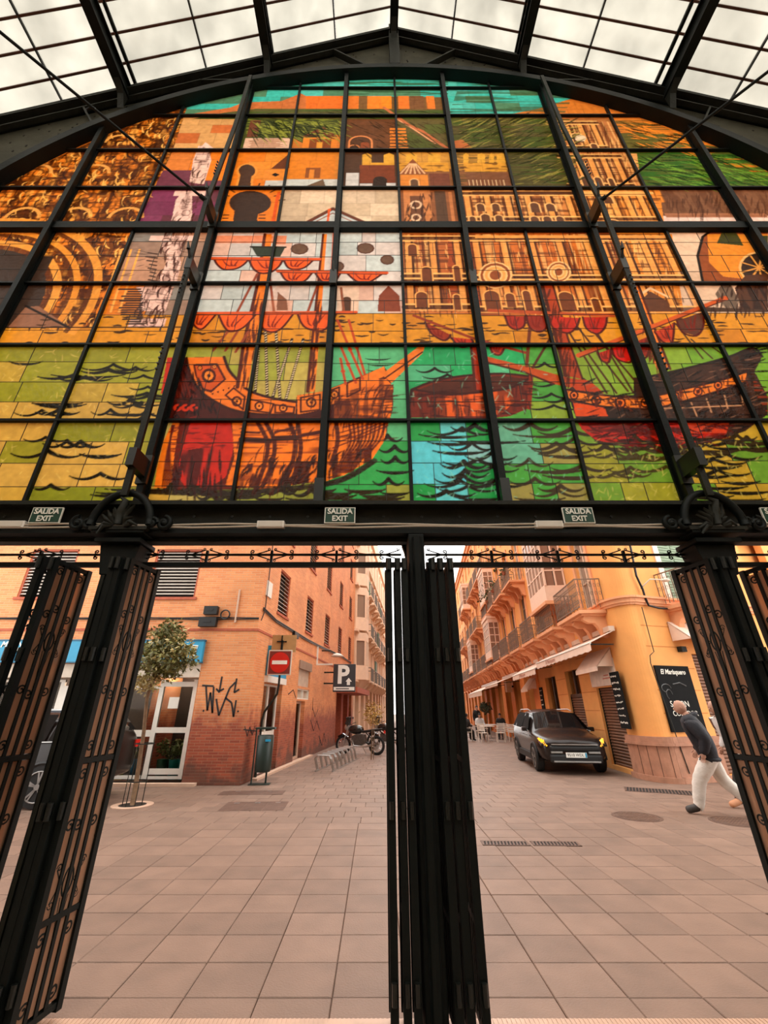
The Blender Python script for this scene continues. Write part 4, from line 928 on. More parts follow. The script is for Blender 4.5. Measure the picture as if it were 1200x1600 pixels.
# fretwork transoms above the doors
def fret(x0, x1, label):
    t = empty('fretwork_transom', label, 'transom', 'wrought iron transoms', loc=(0, 3.42, 0))
    MB().box(x0, x1, -.02, .02, 2.712, 2.752).build('rail', IRON, t)
    MB().box(x0, x1, -.008, .008, 2.815, 2.832).build('rail', IRON, t)
    n = max(1, int(round((x1 - x0) / .62)))
    xs = [x0 + (x1 - x0) * i / n for i in range(n + 1)]
    for i, x in enumerate(xs):
        if 0 < i < n: MB().box(x - .01, x + .01, -.012, .012, 2.75, 2.86).build('bar', IRON, t)
        for s in (-1, 1):
            if (i == 0 and s < 0) or (i == n and s > 0): continue
            b = MB()
            for q in (-1, 1):
                zc = 2.824
                b.tube([(x + s * .015, 0, zc + q * .045), (x + s * .07, 0, zc + q * .025), (x + s * .15, 0, zc), (x + s * .175, 0, zc - q * .008)], .0055, 5)
                b.tube(spiral(x + s * .168, zc + q * .026, .02, 1.25, -q * math.pi / 2, s * q, 12), .0055, 5)
                b.tube(spiral(x + s * .03, zc + q * .05, .014, 1.1, math.pi / 2 * -q, -s * q, 10), .004, 5)
            b.build('scroll', IRON, t)
    return t
fret(-4.2, -2.25, 'wrought iron scroll transom over the far left doorway'); fret(-2.02, .222, 'wrought iron scroll transom over the left open doorway')
fret(.43, 2.72, 'wrought iron scroll transom over the right open doorway'); fret(2.94, 4.9, 'wrought iron scroll transom over the far right doorway')

# folding gate leaf (local x: along the leaf, from the outer stile to the inner one; z up)
LW, LH = .36, 2.66
PLEXI = bpy.data.materials.new('brown_reflection_panel'); PLEXI.use_nodes = True
_n = PLEXI.node_tree.nodes; _l = PLEXI.node_tree.links; _n.remove(_n['Principled BSDF'])
_t = _n.new('ShaderNodeBsdfTransparent'); _t.inputs[0].default_value = (*srgb((225, 200, 178)), 1); _d = _n.new('ShaderNodeBsdfTranslucent'); _z = _n.new('ShaderNodeTexNoise'); _z.inputs['Scale'].default_value = 5
_r = _n.new('ShaderNodeValToRGB'); _r.color_ramp.elements[0].color = (*srgb((176, 130, 102)), 1); _r.color_ramp.elements[1].color = (*srgb((226, 182, 150)), 1); _l.new(_z.outputs['Fac'], _r.inputs[0]); _l.new(_r.outputs[0], _d.inputs[0])  # brown plexi tint; the facades' reflection is put into this colour
_f = _n.new('ShaderNodeBsdfDiffuse'); _l.new(_r.outputs[0], _f.inputs[0]); _a = _n.new('ShaderNodeMixShader'); _a.inputs[0].default_value = .6; _l.new(_d.outputs[0], _a.inputs[1]); _l.new(_f.outputs[0], _a.inputs[2])
_m = _n.new('ShaderNodeMixShader'); _m.inputs[0].default_value = .62; _l.new(_t.outputs[0], _m.inputs[1]); _l.new(_a.outputs[0], _m.inputs[2]); _l.new(_m.outputs[0], _n['Material Output'].inputs['Surface'])
def make_leaf():
    t = empty('folding_gate_leaf')
    st = MB().box(0, .04, -.022, .022, .03, LH).mesh('stile', IRON)
    inst('stile', st, t); inst('stile', st, t, (LW - .04, 0, 0))
    ra = MB().box(.04, LW - .04, -.014, .014, -.015, .015).mesh('rail', IRON)
    for z in (.06, .50, 1.30, LH - .02): inst('rail', ra, t, (0, 0, z))
    br = MB().box(-.012, .012, -.012, .012, .06, LH - .02).mesh('bar', IRON)
    for x in (.115, .18, .245): inst('bar', br, t, (x, 0, 0))
    for z, dx in ((LH - .09, 0), (LH - .09, 1), (LH - .42, 0), (LH - .42, 1), (1.72, 0), (1.72, 1), (1.38, 0), (1.38, 1), (1.22, 0), (1.22, 1), (.95, 0), (.95, 1), (.42, 0), (.42, 1), (.14, 0), (.14, 1), (LH - .36, 2), (1.70, 2), (.95, 2)):
        inst('scroll', SCROLL, t, (.085 if dx == 0 else .275 if dx == 1 else .148, 0, z), (0, 0 if dx != 1 else math.pi, 0), (1, 1, 1 if dx < 2 else -1))
    for zc in (2.06, .66):
        rg = MB(); rg.tube([(.18 + .036 * math.cos(2 * math.pi * i / 18), 0, zc + .07 * math.sin(2 * math.pi * i / 18)) for i in range(18)], .008, 6, True); rg.build('ring', IRON, t)
        for sx in (-1, 1):
            sb = MB()
            for q in (-1, 1):
                sb.tube([(.18 + sx * .04, 0, zc), (.18 + sx * .075, 0, zc + q * .03), (.18 + sx * .105, 0, zc + q * .08)], .006, 5); sb.tube(spiral(.18 + sx * .09, zc + q * .085, .022, 1.2, 0 if sx > 0 else math.pi, sx * q, 12), .006, 5)
            sb.build('medallion_scroll', IRON, t)
        v_ = MB(); v_.tube([(.15, 0, zc - .07), (.175, 0, zc - .3)], .006, 5).tube([(.21, 0, zc - .07), (.185, 0, zc - .3)], .006, 5); v_.build('v_bar', IRON, t)
    for z in (.2, 1.0, 1.9, LH - .1): MB().cyl((-.012, 0, z), (-.012, 0, z + .09), .016, n=8).build('hinge', HINGE, t)
    MB().box(.04, LW - .04, -.004, .004, 1.32, LH - .05).build('brown_reflection_panel', PLEXI, t); MB().box(.04, LW - .04, -.004, .004, .09, 1.28).build('brown_reflection_panel', PLEXI, t)
    return t
leaf0 = make_leaf(); first = [True]
def leaf(outer, inner, label, panel=False):
    o = leaf0 if first[0] else copy_tree(leaf0); first[0] = False
    if not panel and o is not leaf0:
        for ch in list(o.children):
            if ch.name.startswith('brown_reflection_panel'): bpy.data.objects.remove(ch)
    d = Vector((inner[0] - outer[0], inner[1] - outer[1])); o.location = (outer[0], outer[1], .015); o.rotation_euler = (0, 0, math.atan2(d.y, d.x)); o.scale = (d.length / LW, 1, 1)
    tag(o, label, 'gate', 'folding iron gate leaves'); return o
leaf((-1.90, 3.06), (-1.845, 3.42), 'scrolled iron gate leaf folded against the left column, facing the doorway')
leaf((-1.955, 3.03), (-1.915, 3.40), 'middle leaf of the gate folded beside the left column')
leaf((-2.00, 3.03), (-1.985, 3.40), 'gate leaf touching the left column on its doorway side')
leaf((-2.475, 3.05), (-2.44, 3.44), 'scrolled gate leaf folded left of the left column, in front of the blue shop sign', True)
leaf((-2.545, 3.02), (-2.53, 3.42), 'gate leaf behind the scrolled one at the far left edge')
leaf((.10, 3.07), (.098, 3.42), 'outermost leaf left of the slim centre post, nearest the bicycle rack side')
leaf((.168, 3.07), (.17, 3.42), 'middle leaf of the bundle left of the centre post')
leaf((.222, 3.07), (.235, 3.42), 'gate leaf touching the centre post on its left')
leaf((.436, 3.07), (.425, 3.42), 'gate leaf touching the centre post on its right')
leaf((.498, 3.07), (.50, 3.42), 'middle leaf of the bundle right of the centre post')
leaf((.575, 3.07), (.585, 3.42), 'outermost leaf right of the centre post, on the parked car side')
leaf((2.58, 3.06), (2.525, 3.42), 'scrolled iron gate leaf folded against the right column, facing the doorway', True)
leaf((2.635, 3.03), (2.60, 3.40), 'middle leaf of the gate folded beside the right column')
leaf((2.69, 3.03), (2.67, 3.40), 'gate leaf touching the right column on its doorway side')
leaf((3.155, 3.05), (3.12, 3.44), 'scrolled gate leaf folded right of the right column at the picture edge', True)

# exit signs and emergency lights on the lintel
SIGN_G = mat('exit_sign_green', (20, 66, 50), .4, var=.1); SIGN_F = mat('exit_sign_cream', (250, 248, 238), .45, var=.03)
def exit_sign(u0, u1, label):
    a = at_y(u0, 801, 3.20); b = at_y(u1, 826, 3.20); x0, x1 = a.x, b.x; xm = (x0 + x1) / 2; wd = .26; h = .145; zc = 3.10
    t = empty('exit_sign', label, 'sign', 'salida exit signs', loc=(xm, 3.20, zc))
    MB().box(-wd / 2, wd / 2, 0, .012, -h / 2, h / 2).build('backing', SIGN_F, t)
    MB().box(-wd / 2 + .008, wd / 2 - .008, -.003, .002, -h / 2 + .008, h / 2 - .008).build('green_face', SIGN_G, t)
    text('lettering', 'SALIDA', .068, SIGN_F, t, face_mat(0, -.006, .032), bold=.0016, sx=.95); text('lettering', 'EXIT', .068, SIGN_F, t, face_mat(0, -.006, -.034), bold=.0016, sx=.95)
    return t
exit_sign(43, 95, 'SALIDA EXIT sign on the lintel left of the left column')
exit_sign(505, 557, 'SALIDA EXIT sign on the lintel under the large ship')
exit_sign(880, 932, 'SALIDA EXIT sign on the lintel left of the right column')
exit_sign(1194, 1246, 'SALIDA EXIT sign cut by the right picture edge')
LAMP = mat('lamp_diffuser', (245, 240, 232), .4, var=.03)
for u, lab in ((18, 'white emergency light box beside the leftmost exit sign'), (423, 'white emergency light box left of the middle exit sign'), (858, 'white emergency light box left of the right exit sign')):
    p = at_y(u, 822, 3.22); t = empty('emergency_light', lab, 'light', 'emergency lights', loc=(p.x, 3.22, 3.02))
    MB().box(-.115, .115, -.02, .03, -.032, .032).build('housing', LAMP, t, bevel=.006); MB().box(-.10, .10, -.026, -.018, -.024, .024).build('diffuser', WHITE, t)
# ribbed metal threshold
th = empty('trim_2', 'ribbed metal threshold strip across the doorway', kind='structure')
STEEL = mat('ribbed_threshold', (190, 160, 140), .45, metal=.3, var=.15)
MB().box(-6.4, 7.1, 3.24, 3.42, -.05, .002).build('plate', STEEL, th)
rb = MB()
for i in range(520): rb.box(-6.4 + i * .026, -6.4 + i * .026 + .012, 3.245, 3.415, .002, .006)
rb.build('ribs', STEEL, th, kind='stuff')
# ================================================================== STREET: PAVING
pav = empty('pavement', 'pinkish stone slab paving of the street beyond the gates', kind='structure')
SLAB = mat('stone_slab', (124, 99, 84), .62, var=.16, scale=3.2, bump=.25, bscale=70, rnd=.12, world=True)
MB().box(-45, 70, 3.40, 140, -.10, -.022).build('bedding', mat('joint_mortar', (128, 102, 90), .9), pav)
TW, TD, TX0, TY0 = .46, .395, -.27, 3.62
g_ = .0026
sl = MB(); a, b, c = TW / 2 - g_, TD / 2 - g_, .005
sl.add([(-a, -b, -.03), (a, -b, -.03), (a, b, -.03), (-a, b, -.03), (-a, -b, -c), (a, -b, -c), (a, b, -c), (-a, b, -c), (-a + c, -b + c, 0), (a - c, -b + c, 0), (a - c, b - c, 0), (-a + c, b - c, 0)],
       [(8, 9, 10, 11)] + [(i, (i + 1) % 4, 4 + (i + 1) % 4, 4 + i) for i in range(4)] + [(4 + i, 4 + (i + 1) % 4, 8 + (i + 1) % 4, 8 + i) for i in range(4)])
slab_me = sl.mesh('paving_slab', SLAB)
rr = random.Random(9); rest = MB(); count = 0
cells = []
for j in range(-1, 78):
    yc = TY0 + (j + .5) * TD
    for i in range(-34, 60):
        xc_ = TX0 + (i + .5) * TW + (0 if j < 11 else TW * ((j * .37) % 1))
        u, v = proj(xc_, yc, 0)
        if u < -60 or u > 1260 or xc_ < -12 + 0 or xc_ > 18: continue
        hidden = (u < 100 - (v - 1560) * .2 and v > 1300) or (612 < u < 700 and v > 1250)
        cells.append((yc, xc_, yc, hidden))
cells.sort(key=lambda c_: (c_[3], c_[0]))
for (k, xc_, yc, hid) in cells:
    if yc > 29: continue
    dz = rr.uniform(-.003, .0005)
    if count < 296 and not hid:
        inst('paving_slab', slab_me, pav, (xc_, yc, dz)); count += 1
    else:
        rest.add([(p[0] + xc_, p[1] + yc, p[2] + dz) for p in sl.v], sl.f)
rest.build('paving_slabs', SLAB, pav, kind='stuff')
MB().box(-45, 70, 29.5, 140, -.03, -.004).build('distant_paving', SLAB, pav)

CAST = mat('cast_iron_cover', (98, 74, 62), .6, metal=.2, var=.25, bump=.3); HOLE = mat('drain_dark', (22, 18, 16), .9)
def grate(c, wd, dp, rz, n, label, grp):
    t = empty('drain_grate', label, 'drain', grp, loc=(c[0], c[1], .0), rz=rz)
    f = MB(); f.box(-wd/2, wd/2, -dp/2, -dp/2 + .02, -.02, .004).box(-wd/2, wd/2, dp/2 - .02, dp/2, -.02, .004).box(-wd/2, -wd/2 + .02, -dp/2, dp/2, -.02, .004).box(wd/2 - .02, wd/2, -dp/2, dp/2, -.02, .004); f.build('frame', CAST, t)
    MB().box(-wd/2, wd/2, -dp/2, dp/2, -.02, .001).build('pit', HOLE, t)
    bm_ = MB().bar((-.012, -dp/2, .003), (.012, dp/2, .003), .022, .006).mesh('bar', CAST)
    for i in range(n): inst('bar', bm_, t, (-wd/2 + wd * (i + .5) / n, 0, 0))
    return t
grate((1.72, 6.88), .62, .2, -.05, 14, 'iron drain grate nearest the right gate bundle', 'street drain grates'); grate((2.38, 6.86), .62, .2, -.05, 14, 'iron drain grate just right of its twin in the paving', 'street drain grates')
grate((6.16, 10.74), 1.35, .58, -.45, 22, 'long iron drain grate in front of the rounded stone corner', 'street drain grates')
def manhole(c, r, label):
    t = empty('manhole_cover', label, 'manhole', 'round manhole covers', loc=(c[0], c[1], 0))
    MB().lathe([(r + .05, -.02), (r + .05, .002), (r + .012, .003), (r + .012, -.01)], 32).build('ring', CAST, t); MB().lathe([(r, -.02), (r, .004)], 32).build('lid', CAST, t)
    st = MB()
    for i in range(-5, 6):
        for j in range(-5, 6):
            if math.hypot(i, j) * .055 < r - .04: st.box(i*.055 - .018, i*.055 + .018, j*.055 - .008, j*.055 + .008, .004, .009)
    st.build('studs', mat('worn_stud', (140, 112, 96), .5, metal=.3), t, kind='stuff'); return t
manhole((4.33, 8.40), .33, 'round manhole cover in the open paving below the car'); manhole((5.72, 8.05), .33, 'round manhole cover under the walking man\'s rear foot')
def hatch(c, wd, dp, rz, n, label):
    t = empty('utility_hatch', label, 'hatch', 'utility hatches by the brick corner', loc=(c[0], c[1], 0), rz=rz)
    for i in range(n):
        MB().box(-wd/2 + wd*i/n + .006, -wd/2 + wd*(i+1)/n - .006, -dp/2, dp/2, -.02, .003).build('lid', CAST, t)
        MB().box(-wd/2 + wd*(i+.5)/n - .05, -wd/2 + wd*(i+.5)/n + .05, dp*.3, dp*.38, .003, .006).build('lifting_key', CHROME, t)
    return t
hatch((-2.22, 9.22), 1.15, .78, .06, 3, 'brown three-lid utility hatch in the paving, nearer of the two'); hatch((-2.62, 10.55), 1.35, .46, .04, 2, 'ribbed utility hatch at the foot of the brick corner')

# ================================================================== FACADE TOOLS
def wall_holes(fr, s0, s1, z0, z1, holes, m, parent, name='wall', depth=.22, thick=2.0):
    """flat wall in the facade frame with rectangular openings and their reveals"""
    S = sorted({s0, s1} | {x for h in holes for x in h[:2] if s0 < x < s1}); Z = sorted({z0, z1} | {x for h in holes for x in h[2:4] if z0 < x < z1})
    mb = MB()
    for i in range(len(S) - 1):
        for j in range(len(Z) - 1):
            cs, cz = (S[i] + S[i+1]) / 2, (Z[j] + Z[j+1]) / 2
            if any(h[0] < cs < h[1] and h[2] < cz < h[3] for h in holes): continue
            mb.quad((S[i], 0, Z[j]), (S[i+1], 0, Z[j]), (S[i+1], 0, Z[j+1]), (S[i], 0, Z[j+1]))
    for h in holes:
        a, b, c, d = h[:4]; e = h[4] if len(h) > 4 else depth
        mb.quad((a, 0, c), (a, 0, d), (a, e, d), (a, e, c)); mb.quad((b, 0, d), (b, 0, c), (b, e, c), (b, e, d)); mb.quad((a, 0, d), (b, 0, d), (b, e, d), (a, e, d)); mb.quad((a, e, c), (b, e, c), (b, 0, c), (a, 0, c))
    mb.quad((s0, thick, z0), (s0, thick, z1), (s1, thick, z1), (s1, thick, z0))
    mb.quad((s0, 0, z1), (s1, 0, z1), (s1, thick, z1), (s0, thick, z1))
    o = mb.build(name, m, parent); o.matrix_basis = fr.m; return o
def in_frame(o, fr): o.matrix_basis = fr.m; return o
PHI = math.atan(.0974); SDIR = (math.sin(PHI), math.cos(PHI))
LF = Frame((-3.16, 11.45), (1, 0)); LS = Frame((-3.16, 11.45), SDIR); RS = Frame((6.85, 12.6), (-SDIR[0], -SDIR[1])); RE = Frame((7.34, 11.78), (1, .3))
DARKGLASS = glass_material('dark_shop_glass', (245, 245, 242), .84, .05, (20, 19, 18))
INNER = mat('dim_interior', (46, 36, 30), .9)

# ================================================================== BRICK BUILDING (left)
BRICK = brick_material('orange_brick', (232, 150, 92), (216, 130, 76), (214, 160, 118), low=((176, 84, 52), (140, 62, 40), (160, 104, 78)), lowz=1.5)
BRICKFRAME = mat('red_brick_trim', (176, 88, 60), .75, var=.2, scale=12)
SLAT = mat('pale_louvre', (206, 196, 184), .55, var=.08)
bb = empty('brick_building', 'orange brick corner building with louvred windows on the left of the street', 'building', loc=(-3.16, 11.45, 0))
def wm(o):
    return o.matrix_basis.copy() if o.parent is None else wm(o.parent) @ o.matrix_parent_inverse @ o.matrix_basis
def own(o, parent):
    """parent while keeping the place in the world"""
    mw = wm(o); o.parent = parent; o.matrix_parent_inverse = wm(parent).inverted(); o.matrix_basis = mw; return o
def bpart(mb, name, m, fr, parent=None, **kw):
    o = mb.build(name, m, None, **kw); o.matrix_basis = fr.m; return own(o, parent or bb)
lf_wins = [(-3.2, -1.86, 4.41, 5.82), (-6.8, -5.46, 4.41, 5.82), (-10.4, -9.06, 4.41, 5.82), (-3.2, -1.86, 7.6, 9.0), (-6.8, -5.46, 7.6, 9.0)]
shop = (-9.2, -1.36, .06, 2.66)
own(wall_holes(LF, -16, 0, 0, 13.5, lf_wins + [shop + (.45,)], BRICK, None, 'front_wall'), bb)
ls_wins = [(s, s + 1.1, z, z + 1.38) for z in (4.31, 6.87, 9.43, 11.9) for s in (1.43, 4.88, 8.35, 11.80, 15.30)]
ls_doors = [(.95, 2.62, .05, 2.26), (4.4, 5.55, .04, 1.86), (4.4, 6.1, 1.92, 2.26), (4.4, 6.1, 2.34, 3.12), (11.9, 17.0, .02, 2.35, 2.5)]
own(wall_holes(LS, 0, 17.6, 0, 13.5, ls_wins + ls_doors, BRICK, None, 'street_wall', .22, 2.6), bb)
def louvre(fr, h, n, parent):
    wn = empty('window', parent=None); wn.matrix_basis = fr.m @ Matrix.Translation((h[0], 0, h[2])); own(wn, parent)
    W_, H_ = h[1] - h[0], h[3] - h[2]
    f = MB(); f.box(0, .05, .02, .12, 0, H_).box(W_ - .05, W_, .02, .12, 0, H_).box(0, W_, .02, .12, H_ - .05, H_).box(-.06, W_ + .06, -.04, .14, -.07, 0); f.build('window_frame', BRICKFRAME, wn)
    MB().quad((0, .2, 0), (W_, .2, 0), (W_, .2, H_), (0, .2, H_)).build('back', INNER, wn)
    sm = MB().bar((.05, .05, 0), (W_ - .05, .05, 0), .012, .06, up=(0, .75, .66)).mesh('slat', SLAT)
    for i in range(n): inst('slat', sm, wn, (0, 0, .06 + (H_ - .12) * (i + .5) / n))
    return wn
for h in lf_wins: louvre(LF, h, 14, bb)
for h in ls_wins: louvre(LS, h, 10, bb)
# string courses and coping
bpart(MB().box(-16, .02, -.02, .02, 3.50, 3.56), 'soldier_course', BRICKFRAME, LF); bpart(MB().box(-.02, 17.6, -.02, .02, 3.50, 3.56), 'soldier_course', BRICKFRAME, LS)
bpart(MB().box(-16, 0, -.03, .3, 13.5, 13.7), 'coping', BRICKFRAME, LF); bpart(MB().box(0, 17.6, -.03, .3, 13.5, 13.7), 'coping', BRICKFRAME, LS)
STEP = mat('pale_step', (206, 172, 148), .7, var=.1)
bpart(MB().box(-9.2, -1.0, -.16, .2, 0, .06), 'step', STEP, LF); bpart(MB().box(.7, 6.7, -.16, .05, 0, .05), 'step', STEP, LS)
# cables and boxes
cb = MB(); 
for dz in (0, .03, .05): cb.tube([(-14 + i * .7, -.03, 3.80 + dz + .012 * math.sin(i * 2 + dz * 60)) for i in range(21)], .012, 5)
bpart(cb, 'cable', BLACK, LF)
cb = MB(); cpts = [LS.on(u, v) for u, v in ((410, 953), (430, 972), (450, 984), (480, 1002), (500, 1012), (532, 1026), (548, 1037))]
for dz in (0, .04, .07): cb.tube([(s, -.03, z + dz) for s, z in cpts], .014, 5)
cb.tube([(.1, -.03, 3.8), (.3, -.03, 4.1), (.35, -.03, 7), (.36, -.03, 12)], .014, 5); cb.box(3.2, 3.7, -.1, 0, 3.82, 4.02); bpart(cb, 'cable', BLACK, LS)
for k, (u, v, w_, h_) in enumerate(((332, 955, .36, .22), (327, 973, .46, .24))):
    s, z = LF.on(u, v); bx = MB(); bx.box(s - w_/2, s + w_/2, -.16, -.01, z - h_/2, z + h_/2); bx.box(s - w_*.25, s + w_*.2, -.17, -.15, z - .02, z + .03); bpart(bx, 'junction_box', BLACK, LF)
s, z = LF.on(353, 961); bpart(MB().tube([(s + .12*math.cos(t*.4), -.06, z + .12*math.sin(t*.4)) for t in range(16)], .02, 6, True), 'cable_coil', BLACK, LF); s, z = LF.on(371, 950)
bpart(MB().box(s - .02, s + .02, -.05, 0, z - .4, z + .5), 'conduit', STEP, LF)
s, z = LS.on(420, 921); bpart(MB().box(s - .22, s + .22, -.03, 0, z - .22, z + .22), 'plaque', WHITE, LS)
# white ventilated panels over the narrow door
VENT = mat('vent_box', (196, 176, 156), .6, var=.15)
bpart(MB().box(4.4, 6.1, .06, .12, 2.34, 2.92), 'window_panel', VENT, LS); bpart(MB().box(4.35, 6.15, -.05, .1, 2.92, 3.2), 'roller_box', mat('roller_box', (150, 122, 102), .6), LS)
vb = MB(); vb.box(4.4, 6.1, .02, .1, 1.9, 1.96).box(4.4, 6.1, .02, .1, 2.22, 2.28).box(4.4, 4.46, .02, .1, 1.9, 2.28).box(6.04, 6.1, .02, .1, 1.9, 2.28).box(5.22, 5.28, .02, .1, 1.9, 2.28); bpart(vb, 'vent_frame', WHITE, LS); bpart(MB().box(4.4, 6.1, .1, .14, 1.9, 2.28), 'vent_back', VENT, LS)
def framed_door(fr, h, cols, rows, parent, name='shop_door', fm=WHITE, gm=DARKGLASS, fw=.07, y=.14):
    d = empty(name); d.matrix_basis = fr.m @ Matrix.Translation((h[0], y, h[2])); own(d, parent); W_, H_ = h[1] - h[0], h[3] - h[2]
    f = MB(); xs = [W_ * i / cols for i in range(cols + 1)]
    for i, x in enumerate(xs): f.box(max(0, x - fw/2) if 0 < i < cols else (0 if i == 0 else W_ - fw), min(W_, x + fw/2) if 0 < i < cols else (fw if i == 0 else W_), 0, .06, 0, H_)
    for z in rows: f.box(0, W_, .002, .058, max(0, z * H_ - fw * .6), min(H_, z * H_ + fw * .6))
    f.build('frame', fm, d)
    for i in range(cols):
        for r0, r1 in zip(rows, rows[1:]): MB().box(xs[i] + fw*.4, xs[i+1] - fw*.4, .025, .035, r0 * H_ + .03, r1 * H_ - .03).build('pane', gm, d)
    return d
framed_door(LS, (.95, 2.62, .05, 2.26), 2, (0, .42, 1), bb, fw=.09); framed_door(LS, (4.4, 5.55, .04, 1.86), 1, (0, 1), bb, fm=STEP, fw=.14)
# parking entrance with canopy
bpart(MB().box(11.9, 17.0, 2.3, 2.5, 0, 2.4), 'entrance_back', mat('teal_hoarding', (70, 150, 160), .6), LS); bpart(MB().box(13.3, 13.9, -.02, 2.4, 0, 2.35), 'entrance_pier', BRICKFRAME, LS); bpart(MB().box(15.4, 15.9, -.02, 2.4, 0, 2.35), 'entrance_pier', BRICKFRAME, LS)
bpart(MB().box(11.7, 17.2, -1.1, .1, 2.35, 2.62), 'canopy', BRICKFRAME, LS)
# graffiti strokes on the brick pillar
GRAF = mat('black_spray_paint', (34, 28, 28), .7)
def graff(pts, wd=2.4, fr=LF):
    P = [fr.on(u, v) for u, v in pts]; g = MB()
    for (a, b), (c, d) in zip(P, P[1:]): g.bar((a, -.006, b), (c, -.006, d), wd * .017, .006, up=(0, 1, 0))
    return g
gm = MB()
for q in ([(316,1071),(334,1072)],[(322,1072),(324,1110),(329,1082),(332,1114),(334,1073)],[(338,1092),(342,1118),(352,1092),(359,1075),(368,1066)],[(352,1090),(362,1098),(365,1120),(369,1094)],[(347,1057),(343,1080),(350,1076)],[(370,1060),(366,1082),(374,1077)],[(338,1076),(343,1082)],[(317,1110),(319,1111)],[(371,1111),(373,1112)]):
    g = graff(q); gm.add(g.v, g.f)
bpart(gm, 'graffiti', GRAF, LF)
gm = MB()
for q in ([(382,1135),(386,1150),(390,1136),(394,1148),(398,1135)],[(380,1140),(400,1142)]):
    g = graff(q, 1.6, LS); gm.add(g.v, g.f)
for q in ([(450,1085),(458,1078),(462,1090)],[(488,1105),(492,1120),(497,1108)],[(498,1150),(503,1165),(506,1145),(509,1160)],[(485,1125),(490,1142),(495,1126),(499,1140)],[(489,1090),(488,1110)]):
    g = graff(q, 1.8, LS); gm.add(g.v, g.f)
bpart(gm, 'graffiti', GRAF, LS)
# flower shop
framed_door(LF, (-4.9, -2.3, .1, 2.15), 2, (0, .47, 1), bb, y=.22, fw=.12); framed_door(LF, (-2.4, -1.45, .1, 2.3), 1, (0, .07, .47, .95), bb, y=.2, fw=.1); framed_door(LF, (-9.2, -4.9, .1, 2.3), 3, (0, .5, 1), bb, y=.22, fw=.1)
s0, z0_ = LF.on(300, 1065)
bpart(MB().box(-9.2, -1.36, -.02, .3, 2.34, 2.66), 'fascia', mat('pale_fascia', (206, 190, 172), .6), LF); bpart(MB().box(-9.2, -1.36, 1.6, 1.7, 0, 2.66).box(-9.2, -1.36, .3, 1.7, .0, .05), 'shop_interior', INNER, LF)
bpart(MB().box(-2.1, -1.85, .18, .2, 1.62, 1.88), 'notice', WHITE, LF)
bpart(MB().box(-8, -1.6, 1.0, 1.12, 2.5, 2.55), 'added_glow_strip', mat('added_shop_glow', (255, 240, 215), .5, emit=45), LF)  # unseen glowing strip, added to brighten the buckets behind the glass
SIGNB = mat('sky_blue_sign', (36, 146, 186), .45, var=.05); SIGNW = mat('sign_white', (236, 236, 228), .5, var=.03); SIGNY = mat('sign_ochre', (206, 160, 60), .5)
ss = empty('shop_sign', 'long sky blue shop sign above the flower shop, half behind the tree and gates', 'sign'); ss.matrix_basis = LF.m @ Matrix.Translation((0, 0, 0))
MB().box(-9.2, -1.34, -.12, 0, 2.70, 3.24).build('panel', SIGNB, ss); MB().box(-9.22, -1.32, -.13, .0, 3.22, 3.26).box(-9.22, -1.32, -.13, .0, 2.68, 2.71).build('edge_trim', mat('sign_edge', (24, 92, 120), .5), ss)
text('lettering', 'MENN', .2, SIGNW, ss, face_mat(-6.35, -.125, 3.13), bold=.006, shear=.2); text('lettering', 'T', .2, SIGNW, ss, face_mat(-6.18, -.125, 2.98), bold=.006, shear=.2); text('lettering', 'M', .2, SIGNW, ss, face_mat(-6.3, -.125, 2.82), bold=.006, shear=.2)
em = MB()
for i in range(5): em.bar((-1.86 + i * .07, -.126, 2.82), (-1.82 + i * .07, -.126, 3.10), .03, .006, up=(0, 1, 0))
em.build('emblem_stripes', SIGNY, ss); em = MB(); em.tube([(-2.05, -.125, 2.82), (-1.92, -.125, 2.78), (-1.55, -.125, 2.80), (-1.48, -.125, 3.10), (-1.85, -.125, 3.12)], .016, 5); em.build('emblem_outline', SIGNW, ss)
bs = empty('hanging_sign', 'small blue shop sign edge behind the no entry sign', 'sign'); bs.matrix_basis = LS.m; MB().box(.95, 2.6, -.1, 0, 2.45, 3.25).build('panel', SIGNB, bs); MB().box(.9, 2.65, -.11, 0, 2.28, 2.45).build('lower_trim', WHITE, bs)

# ================================================================== CREAM BUILDING farther down the left side
CREAM = mat('cream_stucco', (226, 190, 158), .8, var=.08, scale=3); CREAM2 = mat('cream_moulding', (236, 206, 178), .8, var=.06); PANE = glass_material('far_pane', (150, 140, 130), .1, .1, (150, 128, 112))
cb_ = empty('cream_building', 'ornate cream stucco building with bays and balconies beyond the brick one', 'building', loc=tuple(LS.pt(17.8, 0, 0)))
cw = [(19.0 + 2.9 * i, 20.0 + 2.9 * i, z, z + 2.1) for i in range(12) for z in (3.9, 7.0, 10.2, 13.4)]; cw += [(18.6 + 2.9 * i, 20.4 + 2.9 * i, 0, 2.9) for i in range(12)]
own(wall_holes(LS, 17.65, 54, 0, 19, cw, CREAM, None, 'wall', .3, .5), cb_)
for z in (3.2, 6.4, 9.6, 12.8, 16.4): bpart(MB().box(17.62, 54, -.22, .05, z, z + .16), 'cornice', CREAM2, LS, cb_)
